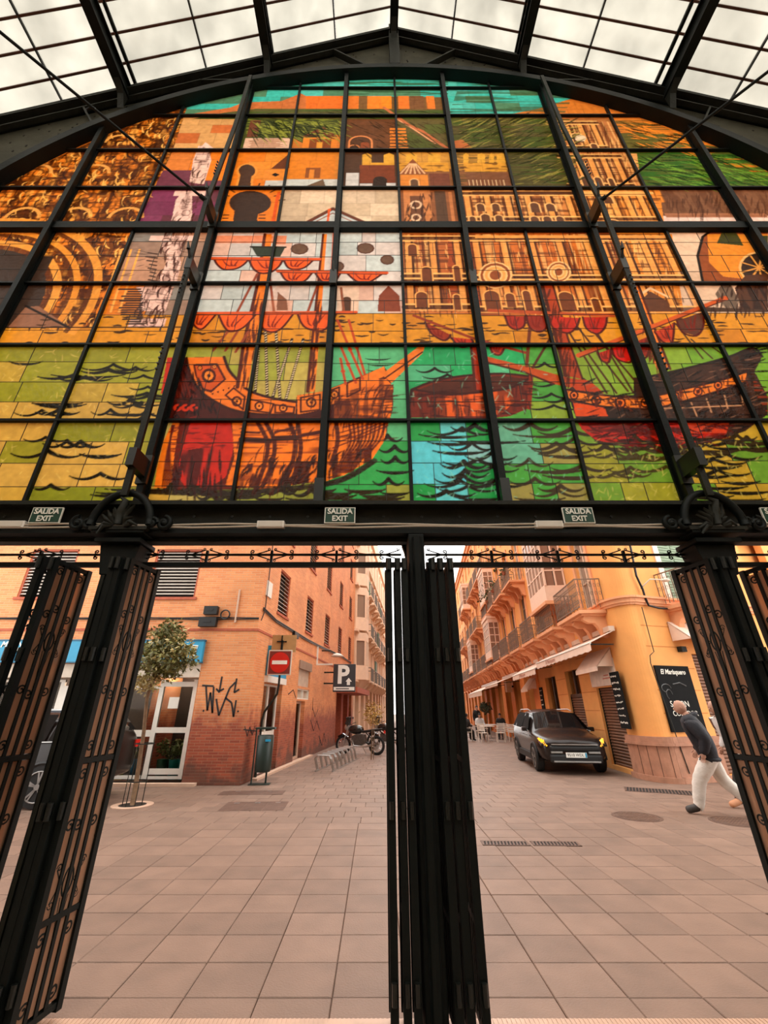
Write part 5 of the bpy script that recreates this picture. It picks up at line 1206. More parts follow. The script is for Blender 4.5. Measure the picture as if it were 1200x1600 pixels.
for h in cw:
    wn = empty('window'); wn.matrix_basis = LS.m @ Matrix.Translation((h[0], 0, h[2])); own(wn, cb_); H_ = h[3] - h[2]; W_ = h[1] - h[0]
    MB().quad((0, .25, 0), (W_, .25, 0), (W_, .25, H_), (0, .25, H_)).build('pane', PANE, wn)
    if h[2] > 1:
        f = MB(); f.box(-.16, 0, -.08, .02, -.1, H_).box(W_, W_ + .16, -.08, .02, -.1, H_).box(W_/2 - .03, W_/2 + .03, .16, .22, 0, H_).box(0, W_, .16, .22, H_*.6, H_*.6 + .06)
        f.tube([(W_/2 + (W_/2 + .08) * math.cos(math.pi*i/8), -.04, H_ + .45 * math.sin(math.pi*i/8)) for i in range(9)], .08, 6); f.build('surround', CREAM2, wn)
for z in (3.36, 6.56, 9.76):
    by = empty('bay_window'); by.matrix_basis = LS.m @ Matrix.Translation((18.6, 0, z)); own(by, cb_)
    p = [(-.3, 0), (.1, -.7), (1.5, -.7), (1.9, 0)]; MB().prism(p, 'z', 0, .9).build('apron', CREAM2, by); MB().prism(p, 'z', 2.5, 3.04).build('head', CREAM2, by)
    MB().prism([(-.2, 0), (.14, -.62), (1.46, -.62), (1.8, 0)], 'z', .9, 2.5).build('glazing', PANE, by)
    f = MB()
    for (x, y) in ((-.25, -.05), (.1, -.68), (.55, -.68), (1.05, -.68), (1.5, -.68), (1.85, -.05)): f.box(x - .07, x + .07, y - .02, y + .1, .9, 2.5)
    f.build('mullions', CREAM2, by)
    if z < 4: MB().lathe([(.05, -.75), (.3, -.6), (.6, -.3), (.85, -.05), (.9, 0)], 14, (.8, -.0, 0)).build('corbel', CREAM2, by)
for k, (s_, z) in enumerate([(s_, z) for s_ in (22.0, 25, 28, 31, 34, 37) for z in (3.36, 6.56, 9.76)]):
    bal = empty('balcony'); bal.matrix_basis = LS.m @ Matrix.Translation((s_, 0, z)); own(bal, cb_)
    MB().box(0, 2.0, -.7, 0, 0, .12).build('slab', CREAM2, bal); r_ = MB(); r_.box(0, 2, -.7, -.66, 1.0, 1.05).box(0, .04, -.7, 0, 1.0, 1.05)
    for i in range(15): r_.box(i * .14, i * .14 + .025, -.7, -.67, .1, 1.0)
    r_.build('railing', mat('grey_rail', (110, 100, 90), .6), bal)
    for x in (.3, 1.5): MB().prism([(0, 0), (-.6, 0), (-.5, -.18), (-.1, -.5), (0, -.5)], 'x', x, x + .2).build('corbel', CREAM2, bal)
    if k % 4 == 1: MB().box(.3, .75, -.12, -.02, .1, 2.4).box(1.2, 1.6, -.12, -.02, .1, 2.4).build('shutter', mat('green_shutter', (72, 104, 62), .6), bal)

# ================================================================== YELLOW BUILDING (right)
YEL = mat('ochre_stucco', (232, 160, 88), .8, var=.07, scale=2.5, bump=.05); YEL2 = mat('peach_moulding', (226, 158, 112), .75, var=.07, scale=6); STONE = mat('pink_stone', (172, 122, 96), .75, var=.22, scale=5, bump=.2)
yb = empty('ochre_building', 'ochre yellow building with balconies and rounded corner on the right of the street', 'building', loc=(7.0, 12.2, 0))
BC = [-.9 - 2.83 * k for k in range(17)]
GREEN = mat('green_shutter', (72, 104, 62), .6)
rs_h = [(-1.8, -.28, .12, 2.2), (-4.65, -3.2, .12, 2.9), (-7.5, -5.95, .12, 2.85)] + [(-11.4 - 2.83 * k - .0, -9.6 - 2.83 * k, .02, 3.35, .9) for k in range(13)]
rs_w = []
for k, c in enumerate(BC):
    for z, h_ in ((4.45, 2.65), (7.75, 2.5), (11.1, 2.3), (14.2, 1.6)): rs_w.append((c - .55, c + .55, z, z + h_, .2))
own(wall_holes(RS, -49, 0, 0, 16.6, rs_h + rs_w, YEL, None, 'street_wall', .25, .9), yb)
own(wall_holes(RE, 0, 14, 0, 16.6, [(1.55, 3.1, .12, 3.0), (1.45, 2.75, 4.5, 7.2), (1.45, 2.75, 8, 10.5), (5, 6.4, .1, 3), (5.1, 6.3, 4.5, 7)], YEL, None, 'end_wall', .22, .4), yb)
# rounded corner
P0 = RS.pt(0, 0, 0); P1 = RE.pt(0, 0, 0); T0 = Vector((-SDIR[0], -SDIR[1], 0)); T1 = Vector((RE.d[0], RE.d[1], 0))
def corner_pts(off=0.0, n=14):
    out = []
    L_ = (P1 - P0).length * 1.25
    for i in range(n + 1):
        t = i / n; h = (2*t**3-3*t**2+1, t**3-2*t**2+t, -2*t**3+3*t**2, t**3-t**2); p = P0*h[0] + T0*L_*h[1] + P1*h[2] + T1*L_*h[3]
        d = P0*(6*t*t-6*t) + T0*L_*(3*t*t-4*t+1) + P1*(6*t-6*t*t) + T1*L_*(3*t*t-2*t); d.normalize()
        out.append(p + Vector((d.y, -d.x, 0)) * off)
    return out
def corner_strip(z0, z1, off, name, m, cap=True):
    pts = corner_pts(off); inner = corner_pts(-.3); mb = MB(); n = len(pts)
    mb.add([(p.x, p.y, z0) for p in pts] + [(p.x, p.y, z1) for p in pts] + [(p.x, p.y, z0) for p in inner] + [(p.x, p.y, z1) for p in inner],
           [(i, i+1, n+i+1, n+i) for i in range(n-1)] + [(n+i, n+i+1, 3*n+i+1, 3*n+i) for i in range(n-1)] + [(2*n+i, 2*n+i+1, i+1, i) for i in range(n-1)] + [(0, n, 3*n, 2*n), (n-1, 3*n-1, 4*n-1, 2*n-1)])
    o = mb.build(name, m, None, smooth=False); return own(o, yb)
corner_strip(0, 16.6, 0, 'corner_wall', YEL)
for (z0, z1, off, s_lo) in ((4.28, 4.34, .06, 0), (4.34, 4.46, .10, 0), (4.46, 4.52, .16, 0)):
    corner_strip(z0, z1, off, 'string_course', YEL2); bpart(MB().box(-.06 if z0 else 0, 14, -off, .02, z0, z1), 'string_course', YEL2, RE, yb); bpart(MB().box(-49, .04, -off * .8, .02, z0, z1), 'string_course', YEL2, RS, yb)
for (z0, z1, off) in ((0, .12, .14), (.12, .78, .07), (.78, .84, .13), (.84, .98, .10)):
    corner_strip(z0, z1, off, 'stone_base', STONE); bpart(MB().box(-.05, 1.5, -off, .02, z0, z1), 'stone_base', STONE, RE, yb); bpart(MB().box(-.26, .03, -off, .02, z0, z1), 'stone_base', STONE, RS, yb)
jb = MB()
for i in range(3, 14, 3):
    p = corner_pts(.072)[i]; q = corner_pts(.06)[i]; jb.bar((p.x, p.y, .12), (p.x, p.y, .78), .012)
own(jb.build('stone_joint', mat('joint_dark', (104, 70, 54), .9), None), yb)
# grooves of the rusticated corner
gz = MB()
for z in (1.5, 2.05, 2.6, 3.15, 3.7): gz.box(0, 1.5, -.004, .004, z, z + .02)
bpart(gz, 'rustication', mat('groove', (196, 118, 56), .9), RE, yb)
gz = MB()
for z in (1.0, 1.55, 2.1, 2.65, 3.2):
    for (a, b) in ((-3.15, -1.85), (-5.9, -4.7)): gz.box(a, b, -.004, .004, z, z + .02)
bpart(gz, 'rustication', MAT['groove'], RS, yb)
# roller shutters: one slat a piece
SHUT = mat('brown_roller_slat', (122, 84, 62), .5, metal=.2, var=.2)
def roller(fr, h, n, y=.12):
    t = empty('roller_shutter'); t.matrix_basis = fr.m @ Matrix.Translation((h[0], y, h[2])); own(t, yb); W_, H_ = h[1] - h[0], h[3] - h[2]
    sm = MB().prism([(0, 0), (-.025, H_/n*.25), (-.025, H_/n*.6), (0, H_/n*.92), (.01, H_/n*.92), (.01, 0)], 'x', 0, W_).mesh('slat', SHUT)
    for i in range(n): inst('slat', sm, t, (0, 0, H_ * i / n))
    MB().box(0, W_, .012, .03, 0, H_).build('backing', INNER, t); MB().box(-.05, .02, -.05, .03, 0, H_).build('guide', IRON_WORN, t); MB().box(W_ - .02, W_ + .05, -.05, .03, 0, H_).build('guide', IRON_WORN, t)
roller(RS, (-1.8, -.28, .12, 2.2), 26); roller(RS, (-4.65, -3.2, .12, 2.05), 24); roller(RS, (-7.5, -5.95, .12, 1.6), 18); roller(RE, (1.55, 3.1, .12, 3.0), 34); roller(RE, (5, 6.4, .1, 3.0), 30)
for bx_ in ((-4.65, -3.2, 2.05, 2.9), (-7.5, -5.95, 1.6, 2.85)): bpart(MB().box(bx_[0], bx_[1], .14, .18, bx_[2], bx_[3]), 'fanlight', DARKGLASS, RS, yb)
for bx_ in ((-4.65, -3.2, 2.0, 2.1), (-4.0, -3.9, 2.1, 2.9), (-6.75, -6.65, 1.6, 2.85)): bpart(MB().box(bx_[0], bx_[1], .08, .16, bx_[2], bx_[3]), 'door_mullion', mat('dark_wood', (70, 46, 32), .6), RS, yb)
for h in rs_h[3:]: bpart(MB().box(h[0], h[1], .85, .9, 0, 3.35), 'arcade_back', INNER, RS, yb)
for k in range(13): 
    s_ = -9.6 - 2.83 * k; bpart(MB().box(s_, s_ + 1.03, -.06, .12, 0, 3.3).box(s_ - .06, s_ + 1.09, -.1, .14, 3.3, 3.45), 'pier', mat('ochre_pier', (222, 132, 62), .8, var=.1), RS, yb)
bpart(MB().box(-2.0, -.1, -.05, .02, 2.24, 2.95), 'white_fascia', mat('fascia_white', (232, 214, 196), .6), RS, yb)
bpart(MB().box(-.9, -.55, -.055, -.045, 2.5, 2.53).box(-1.0, -.45, -.055, -.045, 2.42, 2.45), 'fascia_text', mat('faded_red', (206, 120, 96), .7), RS, yb)
# first, second and third floor openings
FRAME_W = mat('window_frame_cream', (214, 184, 156), .6, var=.05)
def fwin(h, kind):
    t = empty('window'); t.matrix_basis = RS.m @ Matrix.Translation((h[0], 0, h[2])); own(t, yb); W_, H_ = h[1] - h[0], h[3] - h[2]
    MB().box(0, W_, .15, .17, 0, H_).build('pane', PANE, t)
    f = MB(); f.box(0, .07, .1, .16, 0, H_).box(W_ - .07, W_, .1, .16, 0, H_).box(W_/2 - .04, W_/2 + .04, .1, .16, 0, H_).box(0, W_, .1, .16, H_*.72, H_*.72 + .06).box(0, W_, .1, .16, H_*.36, H_*.36 + .04).box(0, W_, .1, .16, H_ - .07, H_); f.build('frame', FRAME_W if kind != 2 else mat('frame_grey', (120, 100, 84), .6), t)
    f = MB(); f.box(-.16, -.0, -.05, .01, 0, H_ + .16).box(W_, W_ + .16, -.05, .01, 0, H_ + .16).box(-.16, W_ + .16, -.06, .01, H_, H_ + .16); f.build('surround', YEL2, t)
    if kind == 1:
        for x, a in ((-.02, -2.5), (W_ + .02, 2.5)):
            s_ = MB(); s_.box(0, .55, -.02, .02, 0, H_)
            for i in range(22): s_.box(.05, .5, -.03, -.02, .08 + i * H_ / 23, .08 + i * H_ / 23 + .05)
            o = s_.build('shutter', GREEN, t); o.location = (x, -.02, 0); o.rotation_euler = (0, 0, math.pi - .5 if x < 0 else .5)
for i, h in enumerate(rs_w):
    k, fl_ = divmod(i, 4)
    if k > 12 and fl_ > 2: continue
    fwin(h, 1 if (k == 0 and fl_ == 0) or (k in (3, 4, 7, 8, 10) and fl_ >= 1) else 2 if fl_ == 0 else 0)
RAIL = mat('rail_bronze', (124, 100, 82), .55, metal=.3, var=.15)
def railing(W_, D_, H_=.95):
    r_ = MB(); r_.box(0, W_, -D_, -D_ + .03, H_ - .03, H_).box(0, .03, -D_, 0, H_ - .03, H_).box(W_ - .03, W_, -D_, 0, H_ - .03, H_).box(0, W_, -D_, -D_ + .03, .08, .11)
    n = int(W_ / .11)
    for i in range(n + 1):
        x = W_ * i / n; r_.box(x - .008, x + .008, -D_ + .005, -D_ + .021, .06, H_)
        if i < n:
            for zc in (.25, .5, .75): r_.tube([(x + .055 + .035 * math.cos(t), -D_ + .013, zc + .06 * math.sin(t)) for t in (0, 1.05, 2.1, 3.14, 4.2, 5.2)], .006, 4, True)
    m_ = int(D_ / .11)
    for s_ in (0.01, W_ - .01):
        for i in range(m_):
            y = -D_ * i / m_; r_.box(s_ - .008, s_ + .008, y - .016, y, .06, H_)
            for zc in (.25, .5, .75): r_.tube([(s_, y - .055 + .035 * math.cos(t), zc + .06 * math.sin(t)) for t in (0, 1.05, 2.1, 3.14, 4.2, 5.2)], .006, 4, True)
    return r_
RAIL_ME = railing(2.2, .75).mesh('railing', RAIL); SLAB_ME = MB().box(0, 2.2, -.78, 0, -.10, 0).box(.08, 2.12, -.7, 0, -.16, -.10).mesh('slab', YEL2)
CORB_ME = MB().prism([(0, 0), (-.62, 0), (-.66, -.1), (-.5, -.2), (-.34, -.2), (-.24, -.34), (-.18, -.55), (-.06, -.62), (0, -.62)], 'x', 0, .2).mesh('corbel', YEL2)
def balcony(fr, s_, z, parent=yb):
    t = empty('balcony'); t.matrix_basis = fr.m @ Matrix.Translation((s_, 0, z)); own(t, parent)
    inst('slab', SLAB_ME, t); inst('railing', RAIL_ME, t)
    for x in (.15, 1.0, 1.85): inst('corbel', CORB_ME, t, (x, 0, -.16))
    return t
for k, c in enumerate(BC):
    if k != 1 or True: balcony(RS, c - 1.1, 4.28)
    if k in (3, 4, 5, 6, 8, 9, 10, 12, 13): balcony(RS, c - 1.1, 7.62)
    if k in (6, 7, 8, 9, 11, 12): balcony(RS, c - 1.1, 10.95)
balcony(RE, 1.0, 4.28)
ef = empty('window'); ef.matrix_basis = RE.m @ Matrix.Translation((1.45, 0, 4.5)); own(ef, yb)
MB().box(0, 1.3, .1, .14, 0, 2.7).build('shutter', mat('sage_shutter', (132, 150, 124), .6), ef); f = MB(); f.box(-.2, 0, -.04, .02, 0, 2.8).box(1.3, 1.5, -.04, .02, 0, 2.8); f.build('surround', mat('white_surround', (232, 210, 190), .7), ef)
sl_ = MB()
for i in range(30): sl_.box(.08, .6, .08, .1, .1 + i * .085, .16 + i * .085); sl_.box(.7, 1.22, .08, .1, .1 + i * .085, .16 + i * .085)
sl_.build('louvres', MAT['sage_shutter'], ef)
# glazed timber miradors
MIR = mat('mirador_cream', (232, 196, 170), .6, var=.05); MIRP = glass_material('mirador_pane', (160, 130, 110), .15, .08, (150, 112, 92))
def mirador(s0, s1, z0, z1, D_=.8):
    t = empty('mirador'); t.matrix_basis = RS.m @ Matrix.Translation((s0, 0, z0)); own(t, yb); W_, H_ = s1 - s0, z1 - z0
    MB().box(0, W_, -D_, 0, 0, H_ * .18).build('apron', MIR, t); MB().box(-.06, W_ + .06, -D_ - .08, 0, -.12, .0).build('floor_slab', YEL2, t); MB().box(-.05, W_ + .05, -D_ - .06, 0, H_ - .12, H_ + .06).box(0, W_, -D_, 0, H_ - .4, H_ - .12).build('head', MIR, t)
    f = MB(); n = 5
    for i in range(n + 1):
        x = W_ * i / n; f.box(x - .035, x + .035, -D_ - .0, -D_ + .07, H_ * .18, H_ - .3)
    for z in (.18, .36, .54, .72): f.box(0, W_, -D_ + .005, -D_ + .06, H_ * z - .02, H_ * z + .03)
    for x in (0.0, W_ - .06):
        for y in (-D_ * .98, -D_ * .5, -.08): f.box(x, x + .06, y, y + .06, H_ * .18, H_ - .3)
        for z in (.36, .54, .72): f.box(x, x + .06, -D_, 0, H_ * z - .02, H_ * z + .03)
    f.build('frame', MIR, t)
    for i in range(n): MB().box(W_ * i / n + .03, W_ * (i + 1) / n - .03, -D_ + .03, -D_ + .04, H_ * .18, H_ - .35).build('pane', MIRP, t)
    for x in (.02, W_ - .03):
        for y in (-D_ + .05, -D_ * .5 + .03): MB().box(x, x + .01, y, y + D_ * .5 - .08, H_ * .18, H_ - .35).build('pane', MIRP, t)
mirador(BC[1] - 1.15, BC[1] + 1.15, 5.2, 8.4); mirador(BC[1] - 1.15, BC[1] + 1.15, 8.7, 11.9); mirador(BC[6] - 1.2, BC[6] + 1.2, 4.7, 7.4, .75); mirador(BC[6] - 1.2, BC[6] + 1.2, 8.4, 11, .75); mirador(BC[10] - 1.2, BC[10] + 1.2, 4.7, 7.4, .75); mirador(BC[11] - 1.2, BC[11] + 1.2, 11, 13.6, .75)
bpart(MB().box(-49, 0, -.35, .1, 16.6, 16.8).box(-49, 0, -.2, .1, 16.3, 16.6), 'cornice', YEL2, RS, yb); bpart(MB().box(0, 14, -.35, .1, 16.6, 16.8), 'cornice', YEL2, RE, yb); corner_strip(16.5, 16.8, .3, 'cornice', YEL2)
# plants on the upper balconies
for k, (s_, z) in enumerate(((BC[5] - .6, 8.5), (BC[4] - .9, 8.6), (BC[3] + .2, 8.55))):
    pl_ = MB(); rr = random.Random(k); c = RS.pt(s_, -.8, z)
    for i in range(90):
        d = Vector((rr.gauss(0, .2), rr.gauss(0, .2), rr.gauss(0, .25))); p = c + d; a = Vector((rr.uniform(-1, 1), rr.uniform(-1, 1), rr.uniform(-1, 1))) * .09; b = Vector((rr.uniform(-1, 1), rr.uniform(-1, 1), rr.uniform(-.5, 1))) * .07
        pl_.quad(p - a, p + b, p + a, p - b)
    t = empty('balcony_plant', ('leafy pot plant hanging over the second-floor balcony rail farthest down the street', 'leafy pot plant on the second-floor balcony, middle one of three', 'leafy pot plant on the second-floor balcony nearest the mirador')[k], 'plant', 'balcony plants', loc=tuple(c - Vector((0, 0, .3))))
    own(pl_.build('foliage', mat('dusty_leaf', (74, 78, 44), .7, var=.4, rnd=.3), None), t); own(MB().lathe([(.09, 0), (.13, .2)], 10, tuple(c - Vector((0, 0, .4)))).build('pot', mat('terracotta', (160, 90, 60), .8), None), t)
# drain pipe, cable and lamp on the rounded corner
pts = [RE.pt(s_, -.12, z) for s_, z in ((.25, 14), (.28, 6), (.2, 5.1), (.3, 4.7), (.3, 4.5), (.35, 4.25), (.7, 4.2), (1.2, 4.2), (1.4, 4.1), (1.5, 3.8))]
own(MB().tube(pts, .03, 6).build('cable', BLACK, None), yb); own(MB().tube([RE.pt(s_, -.09, z) for s_, z in ((-.1, 2.7), (-.05, 2.9), (.12, 3.0), (.12, 4.2))] , .012, 5).tube([RE.pt(s_, -.09, z) for s_, z in ((-.1, 2.7), (.1, 1.0), (.2, .2))], .012, 5).build('thin_pipe', IRON_WORN, None), yb)
own(MB().tube([RE.pt(.3, -.05, 4.75), RE.pt(.4, -.35, 4.95), RE.pt(.62, -.55, 4.9)], .02, 5).ell(tuple(RE.pt(.66, -.6, 4.88)), (.12, .09, .05), 8, 6).build('bracket_lamp', mat('lamp_white', (220, 200, 180), .5), None), yb)
s_, z = RE.on(1062, 1015); bpart(MB().box(s_ - .09, s_ + .09, -.14, 0, z - .07, z + .07), 'floodlight', IRON_WORN, RE, yb)
# ================================================================== STREET FURNITURE, LEFT
BARK = mat('bark', (120, 92, 66), .85, var=.3, scale=14, bump=.4); LEAF = mat('orange_tree_leaf', (116, 114, 60), .5, var=.3, scale=3, rnd=.45); LEAF2 = mat('dry_leaf', (186, 168, 112), .55, rnd=.4)
def leaves(c, rad, n, size, seed, m, name, parent, keep=None):
    r = random.Random(seed); mb = MB(); c = Vector(c)
    for i in range(n):
        while True:
            d = Vector((r.uniform(-1, 1), r.uniform(-1, 1), r.uniform(-1, 1)))
            if d.length < 1 and (d.length > .35 or r.random() < .3): break
        lump = .78 + .22 * math.sin(d.x * 5 + seed) * math.cos(d.z * 6 + d.y * 4)
        p = c + Vector((d.x * rad[0], d.y * rad[1], d.z * rad[2])) * lump
        ax = Vector((r.uniform(-1, 1), r.uniform(-1, 1), r.uniform(-.9, .5))).normalized(); sd = ax.cross(Vector((r.uniform(-1, 1), r.uniform(-1, 1), r.uniform(-1, 1)))).normalized(); L_ = size * r.uniform(.7, 1.3); nrm = ax.cross(sd)
        mb.add([p, p + ax * L_ * .5 + sd * L_ * .22 + nrm * L_ * .05, p + ax * L_, p + ax * L_ * .5 - sd * L_ * .22 + nrm * L_ * .05], [(0, 1, 2, 3)])
    return mb.build(name, m, parent, kind='stuff')
tb = at_z(207, 1258, 0)
tr = empty('street_tree', 'small orange tree with a thin leaning trunk in front of the flower shop', 'tree', loc=(tb.x, tb.y, 0))
trunk = [(0, 0, 0), (-.04, .02, .55), (-.1, .05, 1.2), (-.18, .05, 1.8), (-.14, .03, 2.2)]
MB().tube(trunk, [.05, .042, .036, .034, .03], 8).tube([(-.14, .03, 2.15), (.12, .1, 2.5), (.32, .1, 2.9)], [.028, .02, .01], 6).tube([(-.14, .03, 2.15), (-.05, -.1, 2.6), (.05, -.1, 3.1)], [.026, .018, .008], 6).tube([(-.14, .03, 2.05), (-.3, .1, 2.35), (-.35, .1, 2.6)], [.02, .014, .008], 6).build('trunk', BARK, tr, smooth=True)
leaves((.06, 0, 2.62), (.74, .6, .56), 1500, .12, 4, LEAF, 'foliage', tr); leaves((.02, 0, 3.1), (.42, .4, .36), 520, .11, 5, LEAF, 'upper_foliage', tr); leaves((-.22, 0, 2.12), (.36, .3, .25), 260, .1, 8, LEAF2, 'dry_foliage', tr); leaves((.1, 0, 2.75), (.72, .6, .6), 420, .1, 9, LEAF2, 'pale_foliage', tr)
gd = empty('tree_guard', 'slim iron rod guard around the orange tree trunk', 'tree guard', loc=(tb.x, tb.y, 0))
for i in range(7):
    a = 2 * math.pi * i / 7; MB().cyl((.17 * math.cos(a), .17 * math.sin(a), 0), (.17 * math.cos(a), .17 * math.sin(a), 1.02), .007, n=6).build('rod', IRON_WORN, gd)
for z in (.38, 1.0): MB().tube([(.17 * math.cos(t * .35), .17 * math.sin(t * .35), z) for t in range(18)], .009, 5, True).build('hoop', IRON_WORN, gd)
pt = empty('tree_pit', 'round soil pit with pale kerb at the foot of the orange tree', 'tree pit', loc=(tb.x, tb.y, 0)); MB().lathe([(.36, -.02), (.36, .008), (.24, .008), (.24, -.02)], 24).build('kerb', STEP, pt); MB().lathe([(.24, -.02), (.24, .003)], 24).build('soil', mat('soil', (44, 34, 26), .95), pt)
# buckets of plants in the shop door
BCOL = [mat('teal_bucket', (40, 160, 150), .4), mat('green_bucket', (46, 110, 80), .4), mat('blue_bucket', (70, 130, 170), .4), mat('yellow_bucket', (190, 180, 50), .45)]
for k, (s_, ci, lab, fl_) in enumerate(((-1.82, 0, 'bright teal bucket of foliage behind the glass door', 0), (-2.12, 1, 'dark green bucket of foliage left of the bright teal one', 0), (-1.58, 0, 'teal bucket at the hinge side of the glass door', 0), (-2.75, 2, 'blue bucket of flowers behind the tree trunk', 1), (-3.15, 3, 'yellow-green bucket of flowers beside the gate edge', 1), (-3.6, 2, 'blue bucket of flowers farthest left in the shop window', 1))):
    t = empty('flower_bucket', lab, 'bucket', 'buckets of plants in the flower shop', loc=tuple(LF.pt(s_, .52, .05)))
    MB().lathe([(.10, 0), (.135, .42), (.145, .43), (.125, .425), (.1, .03)], 16).build('bucket', BCOL[ci], t, smooth=True)
    leaves((0, 0, .66), (.2, .17, .26), 160, .11, 20 + k, mat('potted_leaf', (104, 116, 62), .6, rnd=.4), 'foliage', t)
    if fl_:
        fb = MB(); r = random.Random(k)
        for i in range(14): c = (r.gauss(0, .1), r.gauss(0, .08) - .05, .75 + r.gauss(0, .1)); fb.ell(c, (.035, .035, .03), 6, 4)
        fb.build('blossoms', (mat('white_blossom', (232, 220, 206), .6), mat('red_blossom', (210, 70, 50), .6), mat('yellow_blossom', (226, 180, 60), .6))[k % 3], t, kind='stuff')
# no entry sign
RED = mat('sign_red', (206, 36, 24), .4, var=.05); TAN = mat('sign_back_tan', (178, 134, 84), .5)
p0 = LS.pt(1.35, -.9, 0); q = at_y(437, 1035, 12.3)
ne = empty('no_entry_sign', 'square no entry sign with red disc on a bent pole at the brick corner', 'sign', loc=(q.x, 12.3, 0))
zc = q.z; hs = .33
MB().box(-hs, hs, 0, .03, zc - hs, zc + hs).build('panel', mat('sign_cream', (214, 200, 184), .5, var=.05), ne, bevel=.01); MB().box(-hs + .03, hs - .03, -.004, 0, zc - hs + .03, zc + hs - .03).build('dark_field', mat('sign_maroon', (120, 44, 34), .5), ne)
MB().prism([(.27 * math.cos(2*math.pi*i/36), zc + .27 * math.sin(2*math.pi*i/36)) for i in range(36)], 'y', -.012, -.003).build('red_disc', RED, ne); MB().box(-.21, .21, -.018, -.011, zc - .05, zc + .05).build('white_bar', SIGNW, ne)
MB().box(-hs + .05, hs + .08, .05, .07, zc + hs - .05, zc + hs + .42).build('back_panel', TAN, ne); MB().box(-.015, .015, .02, .045, zc + hs, zc + hs + .4).box(-.14, .14, .02, .045, zc + hs + .22, zc + hs + .25).build('bracket_cross', IRON, ne)
MB().tube([(.02, .06, zc + .6), (.02, .06, zc - .55), (0, .06, zc - .8), (-.30, .06, zc - 1.25), (-.34, .06, zc - 1.45), (-.36, .06, 0)], .03, 8).build('pole', IRON_WORN, ne)
# litter bin
lb_ = at_z(408, 1226, 0); lb = empty('litter_bin', 'dark green hanging litter bin on two legs by the brick corner', 'bin', loc=(lb_.x, lb_.y, 0), rz=.1)
BIN = mat('bin_green', (30, 46, 40), .45, var=.15)
MB().lathe([(.17, .26), (.19, .3), (.2, 1.02), (.185, 1.03), (.17, .9)], 20).build('body', BIN, lb, smooth=True); MB().box(-.25, -.22, -.02, .02, 0, 1.2).build('leg', BIN, lb); MB().box(.06, .1, .12, .16, 0, 1.0).build('leg', BIN, lb); MB().box(-.25, .22, -.16, .16, 1.16, 1.2).build('hood', BIN, lb); MB().box(-.3, .2, -.1, .2, 0, .012).build('foot_plate', BIN, lb); MB().box(.02, .15, -.205, -.19, .9, .95).build('label_strip', SIGNB, lb)
# bicycle rack
ra, rb_ = at_z(506, 1206, 0), at_z(548, 1186, 0)
bk = empty('bicycle_rack', 'galvanised bicycle rack with slanted hoops along the left pavement', 'bike rack', loc=(ra.x, ra.y, 0), rz=math.atan2(rb_.y - ra.y, rb_.x - ra.x))
L_ = (rb_ - ra).length
hoop = MB()
for dy in (-.035, .035): hoop.tube([(-.05, .1 + dy * 0 + .0, .03), (-.28, .12, .34), (-.33, .16, .42), (-.30, .5, .42), (-.22, .6, .34), (.05, .6, .03)], .022, 6) if dy < 0 else hoop.tube([(.05, .1, .03), (-.18, .12, .34), (-.23, .16, .42), (-.20, .5, .42), (-.12, .6, .34), (.15, .6, .03)], .022, 6)
hm = hoop.mesh('hoop', CHROME)
for i in range(7): inst('hoop', hm, bk, (.1 + i * (L_ - .1) / 6.5, -.35, 0))
MB().box(0, L_ + .1, -.27, -.23, .0, .03).box(0, L_ + .1, .23, .27, 0, .03).build('base_rail', CHROME, bk)
